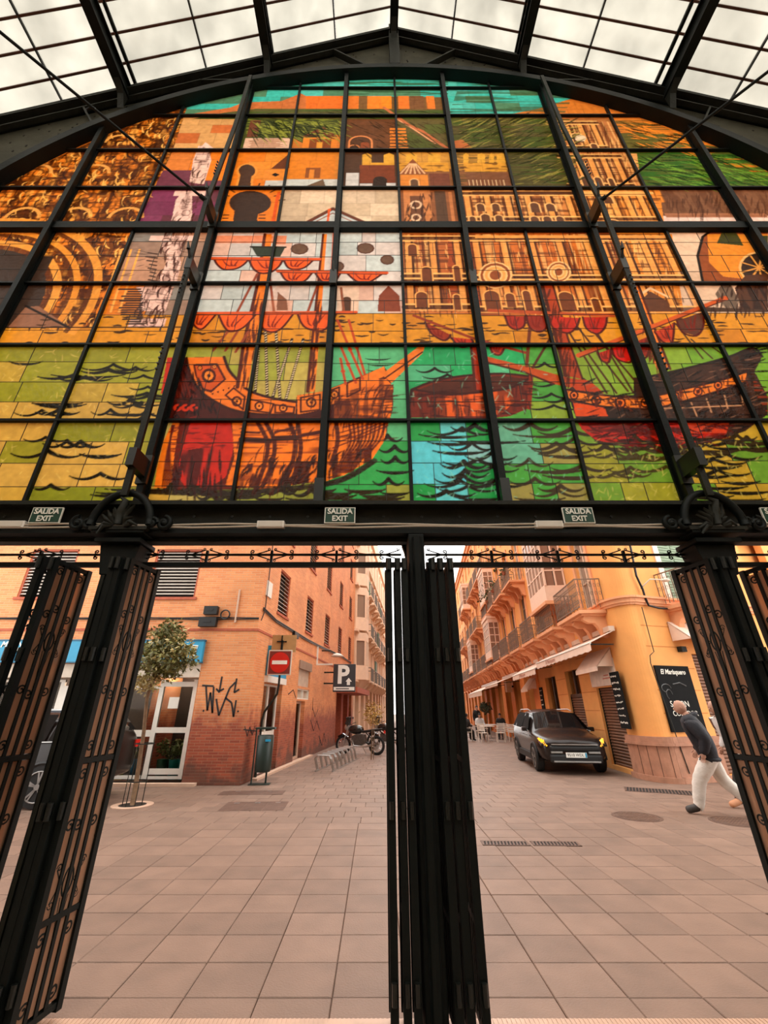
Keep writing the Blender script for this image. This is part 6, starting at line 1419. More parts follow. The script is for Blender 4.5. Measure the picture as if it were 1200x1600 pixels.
# motorcycles
TYRE = mat('tyre', (24, 23, 22), .8, var=.1); PAINTB = mat('black_paint', (20, 19, 20), .25, var=.05, coat=.5)
def motorcycle(loc, rz, label):
    t = empty('motorcycle', label, 'motorcycle', 'parked motorcycles', loc=loc, rz=rz)
    def wheel(x, nm):
        w_ = MB(); n = 24; w_.tube([(x + .285 * math.cos(2*math.pi*i/n), 0, .32 + .285 * math.sin(2*math.pi*i/n)) for i in range(n)], .05, 8, True); wo = w_.build('wheel', TYRE, t, smooth=True)
        r_ = MB(); r_.tube([(x + .235 * math.cos(2*math.pi*i/n), 0, .32 + .235 * math.sin(2*math.pi*i/n)) for i in range(n)], .015, 6, True); r_.cyl((x, -.06, .32), (x, .06, .32), .05, n=10)
        for i in range(10): a = 2*math.pi*i/10; r_.cyl((x, 0, .32), (x + .235*math.cos(a), 0, .32 + .235*math.sin(a)), .008, n=5)
        r_.build('rim', CHROME, wo); d_ = MB(); d_.cyl((x, .07, .32), (x, .075, .32), .13, n=16); d_.build('brake_disc', CHROME, wo)
    wheel(.72, 'f'); wheel(-.70, 'r')
    MB().cyl((.72, .09, .32), (.46, .09, .98), .022, n=8).cyl((.72, -.09, .32), (.46, -.09, .98), .022, n=8).build('fork', CHROME, t)
    MB().tube([(.34, .36, 1.10), (.40, .3, 1.08), (.46, .1, 1.02), (.46, -.1, 1.02), (.40, -.3, 1.08), (.34, -.36, 1.10)], .014, 6).build('handlebar', BLACK, t)
    for s_ in (-1, 1): MB().cyl((.42, s_*.24, 1.07), (.45, s_*.30, 1.24), .008, n=5).ell((.46, s_*.32, 1.27), (.02, .07, .045), 8, 6).build('mirror', BLACK, t)
    MB().ell((.58, 0, .93), (.1, .1, .11), 12, 8).build('headlight', CHROME, t, smooth=True); MB().prism([(.50, 1.0), (.62, 1.06), (.50, 1.32), (.44, 1.3)], 'y', -.14, .14).build('windscreen', mat('smoke_screen', (50, 48, 46), .2), t)
    MB().ell((.18, 0, .86), (.34, .17, .17), 14, 8).build('tank', PAINTB, t, smooth=True); MB().prism([(-.05, .82), (-.1, .74), (-.85, .82), (-.92, .92), (-.5, .88)], 'y', -.12, .12).build('seat', BLACK, t, bevel=.03)
    MB().prism([(.3, .35), (.34, .62), (.1, .72), (-.2, .7), (-.28, .4), (0, .28)], 'y', -.14, .14).build('engine', mat('engine_alloy', (96, 92, 88), .4, metal=.6, var=.3, scale=20), t, bevel=.03)
    MB().tube([(.28, .15, .5), (.2, .17, .3), (-.3, .17, .28), (-.85, .19, .42)], [.025, .025, .03, .055], 8).build('exhaust', CHROME, t, smooth=True); MB().bar((.4, 0, .98), (-.25, 0, .4), .06).bar((-.2, 0, .42), (-.7, .1, .32), .05).bar((-.25, 0, .75), (-.7, .1, .4), .03).build('frame', BLACK, t)
    MB().prism([(.40, .40), (.52, .60), (.74, .72), (.95, .62), (.92, .58), (.74, .67), (.56, .56), (.45, .38)], 'y', -.07, .07).prism([(-.88, .84), (-1.05, .72), (-1.02, .68), (-.84, .8)], 'y', -.07, .07).build('mudguard', PAINTB, t); MB().cyl((-.05, -.1, .3), (-.12, -.34, .01), .012, n=6).build('side_stand', CHROME, t); MB().box(-1.04, -1.01, -.06, .06, .74, .84).build('tail_light', RED, t)
    return t
mp = at_z(566, 1180, 0)
motorcycle((mp.x - .1, mp.y + .3, 0), math.pi - .35, 'black touring motorcycle behind the bicycle rack'); motorcycle((mp.x + 1.05, mp.y + 2.2, 0), math.pi - .5, 'motorcycle half hidden behind the centre gate bundle')
# parking sign
ps = empty('parking_sign', 'dark square parking sign with white P on the brick wall', 'sign'); cps = at_y(538, 1059, 20.0); ps.location = (cps.x, 20.0, cps.z); NAVY = mat('sign_slate', (54, 54, 58), .5, var=.05)
hw = .5; MB().box(-hw, hw, 0, .16, -.58, .58).build('box', NAVY, ps, bevel=.02); MB().box(-hw * .92, hw * .92, -.006, 0, -.52, -.38).build('text_strip', SIGNW, ps); text('letter', 'P', 1.05, SIGNW, ps, face_mat(-.06, -.01, .1), bold=.035); MB().box(-.36, .22, -.01, -.005, -.47, -.43).build('text_line', NAVY, ps)
MB().prism([(.12, -.3), (.26, -.3), (.26, -.16), (.34, -.16), (.2, .0), (.06, -.16), (.12, -.16)], 'y', -.012, -.004).build('arrow', SIGNW, ps); MB().box(-hw - .5, -hw, .06, .1, .2, .26).box(-hw - .5, -hw, .06, .1, -.26, -.2).build('wall_arm', IRON_WORN, ps)
# wall lamp on the brick facade
s_, z = LS.on(527, 1024, -.7); wl = empty('wall_lamp', 'white dish street lamp on an arm from the brick wall', 'lamp'); wl.matrix_basis = LS.m @ Matrix.Translation((s_, 0, z)); MB().tube([(0, 0, .2), (0, -.4, .2), (0, -.62, .08)], .025, 6).build('arm', IRON_WORN, wl); MB().lathe([(.02, .1), (.16, .06), (.3, -.04), (.28, -.05), (.1, 0)], 16, (0, -.7, 0)).build('shade', WHITE, wl, smooth=True)
s_, z = LS.on(480, 960); wb = empty('wall_bracket', 'white L-shaped bracket arm on the brick wall under the cable', 'bracket'); wb.matrix_basis = LS.m @ Matrix.Translation((7.0, 0, 3.25)); MB().box(-.03, .03, -.06, 0, 0, .75).build('upright', WHITE, wb); MB().box(-.03, .03, -.7, -.06, 0, .06).build('arm', WHITE, wb)
# potted sapling between the motorcycles
sp_ = at_z(580, 1187, 0); sp = empty('sapling', 'thin yellowing sapling tied to a stake beside the motorcycles', 'tree', loc=(sp_.x, sp_.y, 0)); MB().tube([(0, 0, 0), (.02, 0, .7), (.06, .03, 1.5), (.1, .03, 2.0)], [.022, .018, .014, .006], 6).build('trunk', BARK, sp); MB().cyl((.08, .03, 0), (.1, .03, 1.1), .014, n=6).build('stake', BARK, sp); leaves((.06, 0, 1.45), (.5, .4, .5), 420, .1, 31, mat('sapling_leaf', (176, 138, 66), .6, rnd=.35), 'foliage', sp)

# ================================================================== RIGHT SIDE: BOARDS, AWNINGS
BOARD = mat('chalkboard', (22, 22, 22), .85, spec=.15, var=.2); CHALK = mat('chalk', (226, 222, 210), .8, var=.1)
po = empty('restaurant_board', 'tall black board lettered El Marisquero on the ochre end wall', 'sign'); po.matrix_basis = RE.m
MB().box(.06, 1.22, -.05, -.005, 1.08, 2.66).build('board', BOARD, po); text('lettering', 'El Marisquero', .17, CHALK, po, face_mat(.62, -.056, 2.5), shear=.25, bold=.004, sx=.9); text('lettering', 'SALON', .2, CHALK, po, face_mat(.55, -.056, 1.72)); text('lettering', 'COMEDOR', .17, CHALK, po, face_mat(.66, -.056, 1.50)); MB().box(.75, 1.0, -.056, -.05, 1.2, 1.21).box(.75, 1.0, -.056, -.05, 1.28, 1.29).box(.75, .76, -.056, -.05, 1.2, 1.29).box(.99, 1.0, -.056, -.05, 1.2, 1.29).build('arrow_box', CHALK, po)
fs = MB(); fs.tube([(.25 + .16*math.cos(t*.5), -.054, 2.1 + .1*math.sin(t*.5)) for t in range(10)], .012, 4).tube([(.3 + .1*math.cos(t*.6), -.054, 1.95 + .12*math.sin(t*.6)) for t in range(8)], .012, 4).tube([(.5, -.054, 2.2), (.75, -.054, 2.24), (.95, -.054, 2.16)], .014, 4); fs.build('chalk_drawing', mat('grey_chalk', (96, 98, 98), .8), po)
def menu(fr, s0, s1, z0, z1, label, rows=8, y=-.05):
    t = empty('menu_board', label, 'sign', 'chalk menu boards'); t.matrix_basis = fr.m; MB().box(s0, s1, y, y + .04, z0, z1).build('board', BOARD, t); r = random.Random(rows); m_ = MB(); H_ = z1 - z0
    for i in range(rows):
        z = z1 - H_ * (i + .7) / (rows + .6); x = s0 + .06
        while x < s1 - .1:
            L2 = r.uniform(.03, .1); m_.bar((x, y - .004, z + r.uniform(-.012, .012)), (min(x + L2, s1 - .05), y - .004, z + r.uniform(-.015, .02)), .05 * r.uniform(.4, 1), .004, up=(0, 1, 0)); x += L2 + .03
    m_.build('chalk_writing', CHALK, t, kind='stuff'); return t
menu(RS, -.2, .34, 1.13, 2.55, 'tall chalk menu board at the rounded corner, beside the roller shutter', 8, -.16); menu(RS, -8.6, -8.1, 1.0, 2.5, 'narrow chalk menu board behind the car roof', 7)
AWN = mat('awning_canvas', (232, 204, 184), .8, var=.08, scale=4); ATXT = mat('awning_print', (196, 140, 118), .8)
def awning(s0, s1, zw, D_, zf, val, label, stripes=0):
    t = empty('awning', label, 'awning', 'canvas awnings'); t.matrix_basis = RS.m
    MB().add([(s0, -.05, zw), (s1, -.05, zw), (s1, -D_, zf), (s0, -D_, zf), (s0, -.05, zw + .02), (s1, -.05, zw + .02), (s1, -D_, zf + .02), (s0, -D_, zf + .02)], [(3,2,1,0),(4,5,6,7),(0,1,5,4),(1,2,6,5),(2,3,7,6),(3,0,4,7)]).build('canopy', AWN, t)
    v = MB(); n = max(2, int((s1 - s0) / .5))
    for i in range(n): a, b = s0 + (s1 - s0) * i / n, s0 + (s1 - s0) * (i + 1) / n; v.prism([(a, zf + .02), (b, zf + .02), (b, zf - val), ((a + b) / 2, zf - val - .03), (a, zf - val)], 'y', -D_ - .012, -D_)
    v.build('valance', AWN, t); MB().cyl((s0, -D_, zf), (s1, -D_, zf), .03, n=8).build('front_bar', WHITE, t); MB().box(s0, s1, -.16, 0, zw, zw + .14).build('cassette', mat('cassette', (206, 178, 156), .5), t)
    for s_ in (s0 + .15, s1 - .15): MB().bar((s_, -.06, zw - .35), (s_, -D_, zf - .02), .03).build('arm', IRON_WORN, t)
    return t
a1 = awning(-5.6, .45, 3.62, .75, 3.30, .2, 'long cream awning over the roller shutter nearest the rounded corner'); text('lettering', 'El Marisquero', .2, ATXT, a1, face_mat(-3.6, -.77, 3.2), shear=.25, sx=1.1)
a2 = awning(-10.4, -5.75, 3.55, .8, 3.12, .2, 'cream awning farther along, left end above the car'); text('lettering', 'El Marisquero', .2, ATXT, a2, face_mat(-8.2, -.82, 3.02), shear=.25, sx=1.1)
awning(-17, -12.2, 3.35, 1.3, 2.9, .12, 'cream awning over the arcade behind the car'); awning(-27.5, -19, 3.3, 1.3, 2.75, .3, 'pale awning farthest down the arcade')
def drop_awning(s0, s1, z0, z1, label, fr=RS, D_=.5):
    t = empty('window_awning', label, 'awning', 'small drop awnings'); t.matrix_basis = fr.m
    MB().prism([(-.02, z1), (-D_, z0 + .12), (-D_ + .02, z0 + .1), (0, z1 - .02)], 'x', s0, s1).build('canopy', AWN, t); MB().prism([(-D_, z0 + .12), (-D_ - .01, z0), (-D_ + .01, z0), (-D_ + .02, z0 + .12)], 'x', s0, s1).build('valance', AWN, t)
    MB().prism([(-.02, z1), (-D_, z0 + .12), (-.02, z0 + .12)], 'x', s0, s0 + .012).build('cheek', AWN, t); MB().prism([(-.02, z1), (-D_, z0 + .12), (-.02, z0 + .12)], 'x', s1 - .012, s1).build('cheek', AWN, t)
drop_awning(-1.9, -.1, 2.60, 3.25, 'small cream drop awning over the brown roller shutter'); drop_awning(-10.3, -8.9, 2.35, 3.0, 'small cream drop awning under the far end of the long awnings'); drop_awning(.98, 3.3, 3.2, 3.85, 'cream awning over the shutter on the end wall, by the right gate', RE, .6)

# ================================================================== CAR
CARP = mat('dark_brown_car_paint', (38, 30, 27), .22, metal=.0, spec=.35, var=.04, coat=.0); CARG = glass_material('car_glass', (120, 130, 130), .18, .02, (22, 24, 25)); CARS = mat('side_glass', (30, 26, 24), .7, spec=.03, var=.2); CLAD = mat('black_cladding', (18, 18, 18), .6, var=.1); AMBER = mat('amber_lamp', (255, 176, 40), .3, emit=1.1); RIM = mat('alloy_rim', (130, 126, 122), .35, metal=.7)
ST = [(-2.2,.42,[(.70,.42),(.78,.5),(.80,.75),(.76,.98),(.60,1.05)],1.08),(-2.12,.36,[(.78,.36),(.86,.45),(.89,.75),(.85,1.02),(.66,1.24)],1.28),(-1.8,.28,[(.82,.28),(.90,.4),(.925,.75),(.88,1.05),(.66,1.50)],1.56),(-1.2,.25,[(.82,.25),(.91,.4),(.93,.75),(.895,1.03),(.66,1.56)],1.63),(-.2,.25,[(.82,.25),(.91,.4),(.93,.72),(.90,1.0),(.66,1.57)],1.64),(.35,.25,[(.82,.25),(.91,.4),(.93,.72),(.90,.985),(.65,1.50)],1.58),(1.0,.25,[(.82,.25),(.91,.4),(.93,.72),(.895,.975),(.74,1.03)],1.07),(1.2,.25,[(.82,.25),(.91,.4),(.93,.72),(.885,.955),(.72,1.0)],1.04),(1.75,.26,[(.80,.26),(.90,.42),(.915,.70),(.86,.89),(.68,.94)],.975),(2.06,.28,[(.74,.28),(.84,.44),(.86,.68),(.80,.82),(.62,.88)],.91),(2.2,.32,[(.62,.32),(.72,.45),(.74,.62),(.68,.73),(.55,.77)],.79)]
def car(label, grp=None):
    t = empty('car', label, 'car', grp); mb = MB(); nst = len(ST); rows = []
    def row(s_):
        x, zb, h, zt = s_; half = [(0, zb)] + h + [(0, zt)]; return [(x, -y, z) for y, z in half] + [(x, y, z) for y, z in half[-2:0:-1]]
    R_ = [row(s_) for s_ in ST]; n = len(R_[0]); V = [p for r in R_ for p in r]
    F = [(i*n+k, i*n+(k+1)%n, (i+1)*n+(k+1)%n, (i+1)*n+k) for i in range(nst-1) for k in range(n)] + [tuple(range(n))[::-1], tuple((nst-1)*n+k for k in range(n))]
    mb.add(V, F); o = mb.build('body', CARP, t, smooth=True); sd = o.modifiers.new('subsurf', 'SUBSURF'); sd.levels = 2; sd.render_levels = 2
    def patch(i0, i1, k0, k1, a, b, c, d, off, name, m):
        """piece of the skin between stations i0..i1 and ring points k0..k1, inset by fractions"""
        q = [Vector(R_[i0][k0]), Vector(R_[i1][k0]), Vector(R_[i1][k1]), Vector(R_[i0][k1])]
        f = lambda s_, r_: (q[0]*(1-s_)+q[1]*s_)*(1-r_) + (q[3]*(1-s_)+q[2]*s_)*r_
        P = [f(a, c), f(b, c), f(b, d), f(a, d)]; nn = (P[1]-P[0]).cross(P[3]-P[0]).normalized()
        cen = (P[0]+P[2])/2; 
        if nn.dot(cen - Vector((cen.x*.6, 0, .7))) < 0: nn = -nn
        return MB().add([p + nn*off for p in P], [(0,1,2,3)]).build(name, m, t)
    ws = MB(); q0 = [(.42, -.60, 1.475), (.42, .60, 1.475), (1.03, .70, 1.075), (1.03, -.70, 1.075)]
    ws.add([(.42,-.62,1.49),(.42,0,1.555),(.42,.62,1.49),(.98,.73,1.06),(1.0,0,1.10),(.98,-.73,1.06)], [(0,5,4,1),(1,4,3,2)]); ws.build('windscreen', CARG, t, smooth=True)
    MB().add([(-1.86,-.60,1.48),(-1.86,.60,1.48),(-2.13,.64,1.2),(-2.13,-.64,1.2)], [(0,1,2,3)]).build('rear_window', CARG, t)
    for s_ in (-1, 1):
        for (xa, xb, ya, yb_) in ((-1.72, -1.28, 1.46, 1.08), (-1.22, -.22, 1.51, 1.07), (-.14, .86, 1.50, 1.05)):
            xt = xb if xb < .5 else .34
            MB().add([(xa, s_*.905, yb_), (xb, s_*.905, yb_ - .01), (xt, s_*.70, ya - .02), (xa + (.08 if xa < -1.5 else 0), s_*.695, ya)], [(0,1,2,3)]).build('side_window', CARS, t)
        MB().box(.62, .78, s_*1.0 - .07, s_*1.0 + .07, .99, 1.11).box(.66, .72, min(s_*.88, s_*.96), max(s_*.88, s_*.96), .98, 1.03).build('door_mirror', CARP, t, bevel=.03)
        MB().tube([(-1.7, s_*.63, 1.50), (-1.4, s_*.63, 1.585), (-.1, s_*.63, 1.60), (.25, s_*.63, 1.54)], .014, 6).build('roof_rail', CHROME, t)
        MB().tube([(-1.75, s_*.90, 1.06), (-.2, s_*.915, 1.03), (.9, s_*.91, 1.01)], .012, 5).build('window_trim', CHROME, t)
        for x in (-.35, .6): MB().box(x, x + .2, s_*.945 - .012, s_*.945 + .012, .88, .905).build('door_handle', CHROME, t)
        MB().box(-1.0, 1.0, s_*.90 - .04, s_*.90 + .04, .26, .42).build('sill_cladding', CLAD, t)
        MB().prism([(1.70, .88), (2.0, .80), (2.12, .72), (2.1, .68), (1.9, .74), (1.68, .82)], 'y', s_*.80 - .06, s_*.80 + .085).build('headlamp', mat('lamp_dark', (40, 36, 34), .2), t)
        am = MB()
        for i in range(3): am.bar((1.92 + i*.05, s_*(.86 - i*.05), .86 - i*.02), (2.08 + i*.03, s_*(.80 - i*.05), .72 - i*.02), .05, .03)
        am.build('turn_lamp', AMBER, t)
        MB().box(-2.2, -2.08, s_*.72 - .1, s_*.72 + .1, .86, 1.0).build('tail_lamp', RED, t)
    MB().box(2.12, 2.235, -.66, .66, .56, .70).build('grille', CLAD, t, bevel=.05); MB().box(2.16, 2.245, -.60, .60, .715, .735).build('light_bar', CHROME, t); MB().box(2.10, 2.24, -.68, .68, .28, .50).build('bumper_lower', CLAD, t, bevel=.06)
    mat('silver_trim', (150, 148, 144), .35, metal=.4)
    for s_ in (-1, 1): MB().prism([(2.18, .50), (2.235, .52), (2.23, .56), (2.18, .57)], 'y', min(s_*.34, s_*.64), max(s_*.34, s_*.64)).build('bumper_glint_strip', MAT['silver_trim'], t); MB().prism([(2.2, .29), (2.27, .31), (2.26, .34), (2.2, .35)], 'y', -.60, .60).build('skid_strip', MAT['silver_trim'], t)  # side strips put a white bumper reflection into silver colour
    MB().box(2.25, 2.262, -.27, .27, .42, .54).build('number_plate', SIGNW, t); MB().box(2.26, 2.266, .225, .265, .425, .535).build('plate_band', SIGNB, t)
    text('plate_lettering', '9510 WDL', .1, BLACK, t, Matrix.Translation((2.266, -.02, .48)) @ Matrix.Rotation(math.pi/2, 4, 'Z') @ Matrix.Rotation(math.pi/2, 4, 'X'), sx=.95, extrude=.001)
    for (x, s_) in ((1.36, -1), (1.36, 1), (-1.36, -1), (-1.36, 1)):
        y = s_*.83; w_ = MB(); n2 = 28
        pr = [(.0, -.1), (.25, -.11), (.33, -.1), (.345, -.06), (.345, .06), (.33, .1), (.25, .11), (.0, .1)]
        vs_ = []; 
        for (r_, yy) in pr[1:-1]:
            for i in range(n2): a = 2*math.pi*i/n2; vs_.append((x + r_*math.cos(a), y + yy, .345 + r_*math.sin(a)))
        m2 = len(pr) - 2; w_.add(vs_, [(j*n2+i, j*n2+(i+1)%n2, (j+1)*n2+(i+1)%n2, (j+1)*n2+i) for j in range(m2-1) for i in range(n2)] + [tuple(range(n2)), tuple((m2-1)*n2+i for i in range(n2))[::-1]]); wo = w_.build('wheel', TYRE, t, smooth=False)
        rm = MB(); yo = y + s_*.112; rm.tube([(x + .24*math.cos(2*math.pi*i/24), yo, .345 + .24*math.sin(2*math.pi*i/24)) for i in range(24)], .014, 6, True); rm.cyl((x, yo - .02, .345), (x, yo + .02, .345), .05, n=12)
        for i in range(5):
            a = 2*math.pi*i/5 + .3
            for da in (-.14, .14): rm.bar((x + .04*math.cos(a), yo, .345 + .04*math.sin(a)), (x + .235*math.cos(a+da), yo, .345 + .235*math.sin(a+da)), .03, .02, up=(0, 1, 0))
        rm.build('rim', RIM, wo)
        ac = MB(); ac.tube([(x + .385*math.cos(math.pi*i/14), s_*.915, .33 + .385*math.sin(math.pi*i/14)) for i in range(15)], .035, 6); ac.build('wheel_arch', CLAD, t)
    return t
c1 = car('dark brown compact SUV with amber lamps lit, parked facing the market', 'parked cars'); c1.location = (5.70, 15.2, 0); c1.rotation_euler = (0, 0, -math.pi/2 - .125)
c2 = copy_tree(c1); c2['label'] = 'dark car by the flower shop, almost hidden behind the left gate'; c2.location = (-7.45, 9.75, 0); c2.rotation_euler = (0, 0, math.pi + .03)

# ================================================================== TERRACE
CHW = mat('white_terrace_chair', (226, 214, 200), .5, var=.05)
def terrace_chair():
    t = empty('terrace_chair')
    MB().box(-.21, .21, -.21, .21, .43, .46).build('seat', CHW, t, bevel=.01); lg = MB().box(-.016, .016, -.016, .016, 0, .44).mesh('leg', CHW); lb2 = MB().bar((0, 0, 0), (0, .06, .86), .032).mesh('leg', CHW)
    for x in (-.19, .19): inst('leg', lg, t, (x, -.19, 0)); inst('leg', lb2, t, (x, .18, 0))
    sl2 = MB().box(-.2, .2, -.008, .008, -.03, .03).mesh('back_slat', CHW)
    for i in range(4): inst('back_slat', sl2, t, (0, .215 + i*.006, .54 + i*.09))
    for x in (-.21, .21): MB().box(x - .015, x + .015, -.2, .22, .64, .665).build('armrest', CHW, t)
    return t
tc0 = terrace_chair(); used = [0]
def chair_at(x, y, rz, label):
    o = tc0 if not used[0] else copy_tree(tc0); used[0] = 1; o.location = (x, y, 0); o.rotation_euler = (0, 0, rz); tag(o, label, 'chair', 'white terrace chairs')
bx, by_ = at_z(762, 1160, 0)[:2]
chair_at(bx - .2, by_, .2, 'white terrace chair with its back to us, nearest left of the terrace'); chair_at(bx + .75, by_ + .1, math.pi - .1, 'white terrace chair second from left in the front row'); chair_at(bx + 1.6, by_ + .6, 2.4, 'white terrace chair just left of the car'); chair_at(bx - .9, by_ + .9, -.9, 'white terrace chair at the edge of the right gate bundle'); chair_at(bx + .2, by_ + 2.4, math.pi, 'white terrace chair in the second row behind the front table'); chair_at(bx + 1.5, by_ + 2.6, 2.8, 'white terrace chair in the second row near the arcade'); chair_at(bx + 1.75, by_ + 1.7, 1.7, 'white terrace chair against the arcade pier')
def table_at(x, y, label):
    t = empty('terrace_table', label, 'table', 'terrace tables', loc=(x, y, 0)); MB().box(-.36, .36, -.36, .36, .72, .75).build('table_top', CHW, t, bevel=.01); MB().cyl((0, 0, .02), (0, 0, .72), .03, n=10).build('pedestal', CHROME, t); MB().box(-.25, .25, -.03, .03, 0, .03).box(-.03, .03, -.25, .25, 0, .03).build('foot', CHROME, t)
table_at(bx + .25, by_ + .95, 'white terrace table behind the front row of chairs'); table_at(bx + 1.0, by_ + 3.2, 'white terrace table at the back of the terrace'); 
ab = empty('menu_easel', 'white framed menu easel standing at the rear corner of the car', 'sign', loc=(bx + 2.0, by_ - 2.6, 0)); MB().box(-.28, .28, -.02, .02, .25, 1.15).build('panel', mat('easel_panel', (150, 120, 96), .6), ab); MB().box(-.32, -.28, -.03, .03, 0, 1.18).box(.28, .32, -.03, .03, 0, 1.18).box(-.28, .28, -.03, .03, 1.14, 1.18).build('frame', CHW, ab)
hb_ = empty('heater_box', 'small pale sign box hanging from the arcade pier', 'sign'); hb_.matrix_basis = RS.m; MB().box(-14.5, -14.0, -.5, -.2, 2.5, 3.1).build('box', mat('pale_box', (226, 180, 140), .6), hb_); MB().box(-14.3, -14.2, -.22, -.05, 2.75, 2.85).build('arm', IRON_WORN, hb_)
pr = empty('palm_pot', 'dark potted palm at the arcade beside the waiter', 'plant', loc=tuple(RS.pt(-20, -1.0, 0))); MB().lathe([(.2, 0), (.28, .45)], 14).build('pot', mat('dark_pot', (60, 50, 44), .7), pr); MB().tube([(0, 0, .4), (.03, 0, 1.3)], .03, 6).build('stem', BARK, pr); leaves((0, 0, 1.7), (.5, .5, .5), 240, .22, 61, mat('palm_leaf', (56, 62, 36), .6, rnd=.3), 'fronds', pr)

# ================================================================== PEOPLE
SKIN = mat('skin', (190, 142, 118), .55, var=.08); EYE_M = mat('eye_dark', (30, 24, 20), .3)
BONES = [('pelvis','spine','trouser'),('spine','chest','top'),('chest','neck','top'),('neck','headb','skin')]
for s_ in 'LR': BONES += [('chest','sh'+s_,'top'),('sh'+s_,'el'+s_,'top'),('el'+s_,'wr'+s_,'top'),('pelvis','hip'+s_,'trouser'),('hip'+s_,'kn'+s_,'trouser'),('kn'+s_,'an'+s_,'trouser'),('an'+s_,'toe'+s_,'shoe')]
RAD = dict(pelvis=(.15,.115), spine=(.145,.105), chest=(.165,.12), neck=(.062,.06), headb=(.055,.055), sh=(.075,.075), el=(.052,.052), wr=(.034,.034), hip=(.098,.1), kn=(.066,.068), an=(.044,.046), toe=(.038,.03))
def person(name, label, loc, rz, J, mats, group=None, look=0.0, torso=1.0, hood=False, hair=None, fine=True, girth=1.0, inflate=(.016, .02)):
    """figure in local axes: x forward, y left, z up; one continuous body, garments as children"""
    t = empty(name, label, 'person', group, loc=loc, rz=rz)
    names = list(J); me = bpy.data.meshes.new('tmp_skel'); me.from_pydata([J[k] for k in names], [(names.index(a), names.index(b)) for a, b, c in BONES], [])
    o = bpy.data.objects.new('tmp_skel', me); COL.objects.link(o); sk = o.modifiers.new('skin', 'SKIN'); sk.use_smooth_shade = True; ss_ = o.modifiers.new('sub', 'SUBSURF'); ss_.levels = 2 if fine else 1; ss_.render_levels = ss_.levels
    for k, v in zip(names, me.skin_vertices[0].data):
        r_ = RAD.get(k, RAD.get(k[:-1])); gg = girth * (torso if k[:2] in ('sp', 'ch', 'sh', 'el', 'pe') else 1); v.radius = (r_[0]*gg, r_[1]*gg); v.use_root = (k == 'pelvis')
    dg = bpy.context.evaluated_depsgraph_get(); ev_ = bpy.data.meshes.new_from_object(o.evaluated_get(dg)); bpy.data.objects.remove(o)
    V = np.array([v.co[:] for v in ev_.vertices]); NRM = np.array([v.normal[:] for v in ev_.vertices]); polys = [tuple(p.vertices) for p in ev_.polygons]
    seg = [(np.array(J[a]), np.array(J[b]), c) for a, b, c in BONES]
    def near(p):
        best = None
        for a, b, c in seg:
            d = b - a; k = max(0, min(1, np.dot(p - a, d) / np.dot(d, d))); q = np.linalg.norm(p - a - k*d)
            if best is None or q < best[0]: best = (q, c, k)
        return best[1]
    body = MB(); body.add([tuple(v) for v in V], polys)
    # head with brow, nose, chin and ears
    hb2 = Vector(J['headb']); nk = Vector(J['neck']); up = ((hb2 - nk).normalized() + Vector((0, 0, 1.2))).normalized(); fwd = Vector((math.cos(look), math.sin(look), 0)); fwd = (fwd - up*fwd.dot(up)).normalized(); lf = up.cross(fwd); hc = hb2 + up*.075 + fwd*.025
    def hp(x, y, z): return tuple(hc + fwd*x + lf*y + up*z)
    hm_ = MB(); hm_.ell((0, 0, 0), (1, 1, 1), 16, 12)
    def shape(p):
        x, y, z = p; fx = .098 * x * (1.0 if x < 0 else .95 - (.12 if z < -.5 else 0)); wy = .074 * y * (1 if z > -.3 else 1 + .35*(z + .3)); return hp(fx + (.012 if z < -.2 and x > .2 else 0), wy, .12 * z)
    body.add([shape(p) for p in hm_.v], hm_.f)
    nb = MB(); nb.ell((0, 0, 0), (1, 1, 1), 8, 6); body.add([hp(.098 + .018*p[0], .014*p[1], -.012 + .026*p[2]) for p in nb.v], nb.f)
    for s_ in (-1, 1): body.add([hp(-.008 + .018*p[0], s_*.077 + .008*p[1], -.008 + .03*p[2]) for p in nb.v], nb.f)
    body.add([hp(.088 + .01*p[0], .024*p[1], -.058 + .006*p[2]) for p in nb.v], nb.f)
    # hands: palm and five bent fingers
    if fine:
        for s_, sg in (('L', 1), ('R', -1)):
            w_ = Vector(J['wr'+s_]); d = (w_ - Vector(J['el'+s_])).normalized(); sdv = d.cross(Vector((0, sg, 0)).cross(d)).normalized() if False else Vector((1, 0, 0)); sdv = (sdv - d*sdv.dot(d)).normalized(); nm = d.cross(sdv)
            body.add([tuple(w_ + d*(.05 + .05*p[0]) + sdv*.038*p[1] + nm*.017*p[2]) for p in nb.v], nb.f)
            for i, (off, ln) in enumerate(((-.027, .062), (-.009, .074), (.009, .078), (.027, .070))):
                b0 = w_ + d*.085 + sdv*off; cu = nm*(-sg)*.02; body.tube([b0, b0 + d*ln*.5 + cu*.3, b0 + d*ln*.85 + cu*1.2], [.0095, .0085, .007], 6)
            b0 = w_ + d*.03 + sdv*.032; body.tube([b0, b0 + d*.03 + sdv*.022, b0 + d*.06 + sdv*.026 - nm*sg*.01], [.011, .01, .008], 6)
    body.build('body', SKIN, t, smooth=True)
    eb = MB()
    for s_ in (-1, 1): eb.add([hp(.089 + .006*p[0], s_*.03 + .011*p[1], .008 + .007*p[2]) for p in nb.v], nb.f)
    eb.build('eyes', EYE_M, t)
    kinds = []
    for p in polys:
        cc = V[list(p)].mean(0); k_ = near(cc)
        if k_ == 'trouser' and cc[2] > J['pelvis'][2] - .07: k_ = 'top'
        kinds.append(k_)
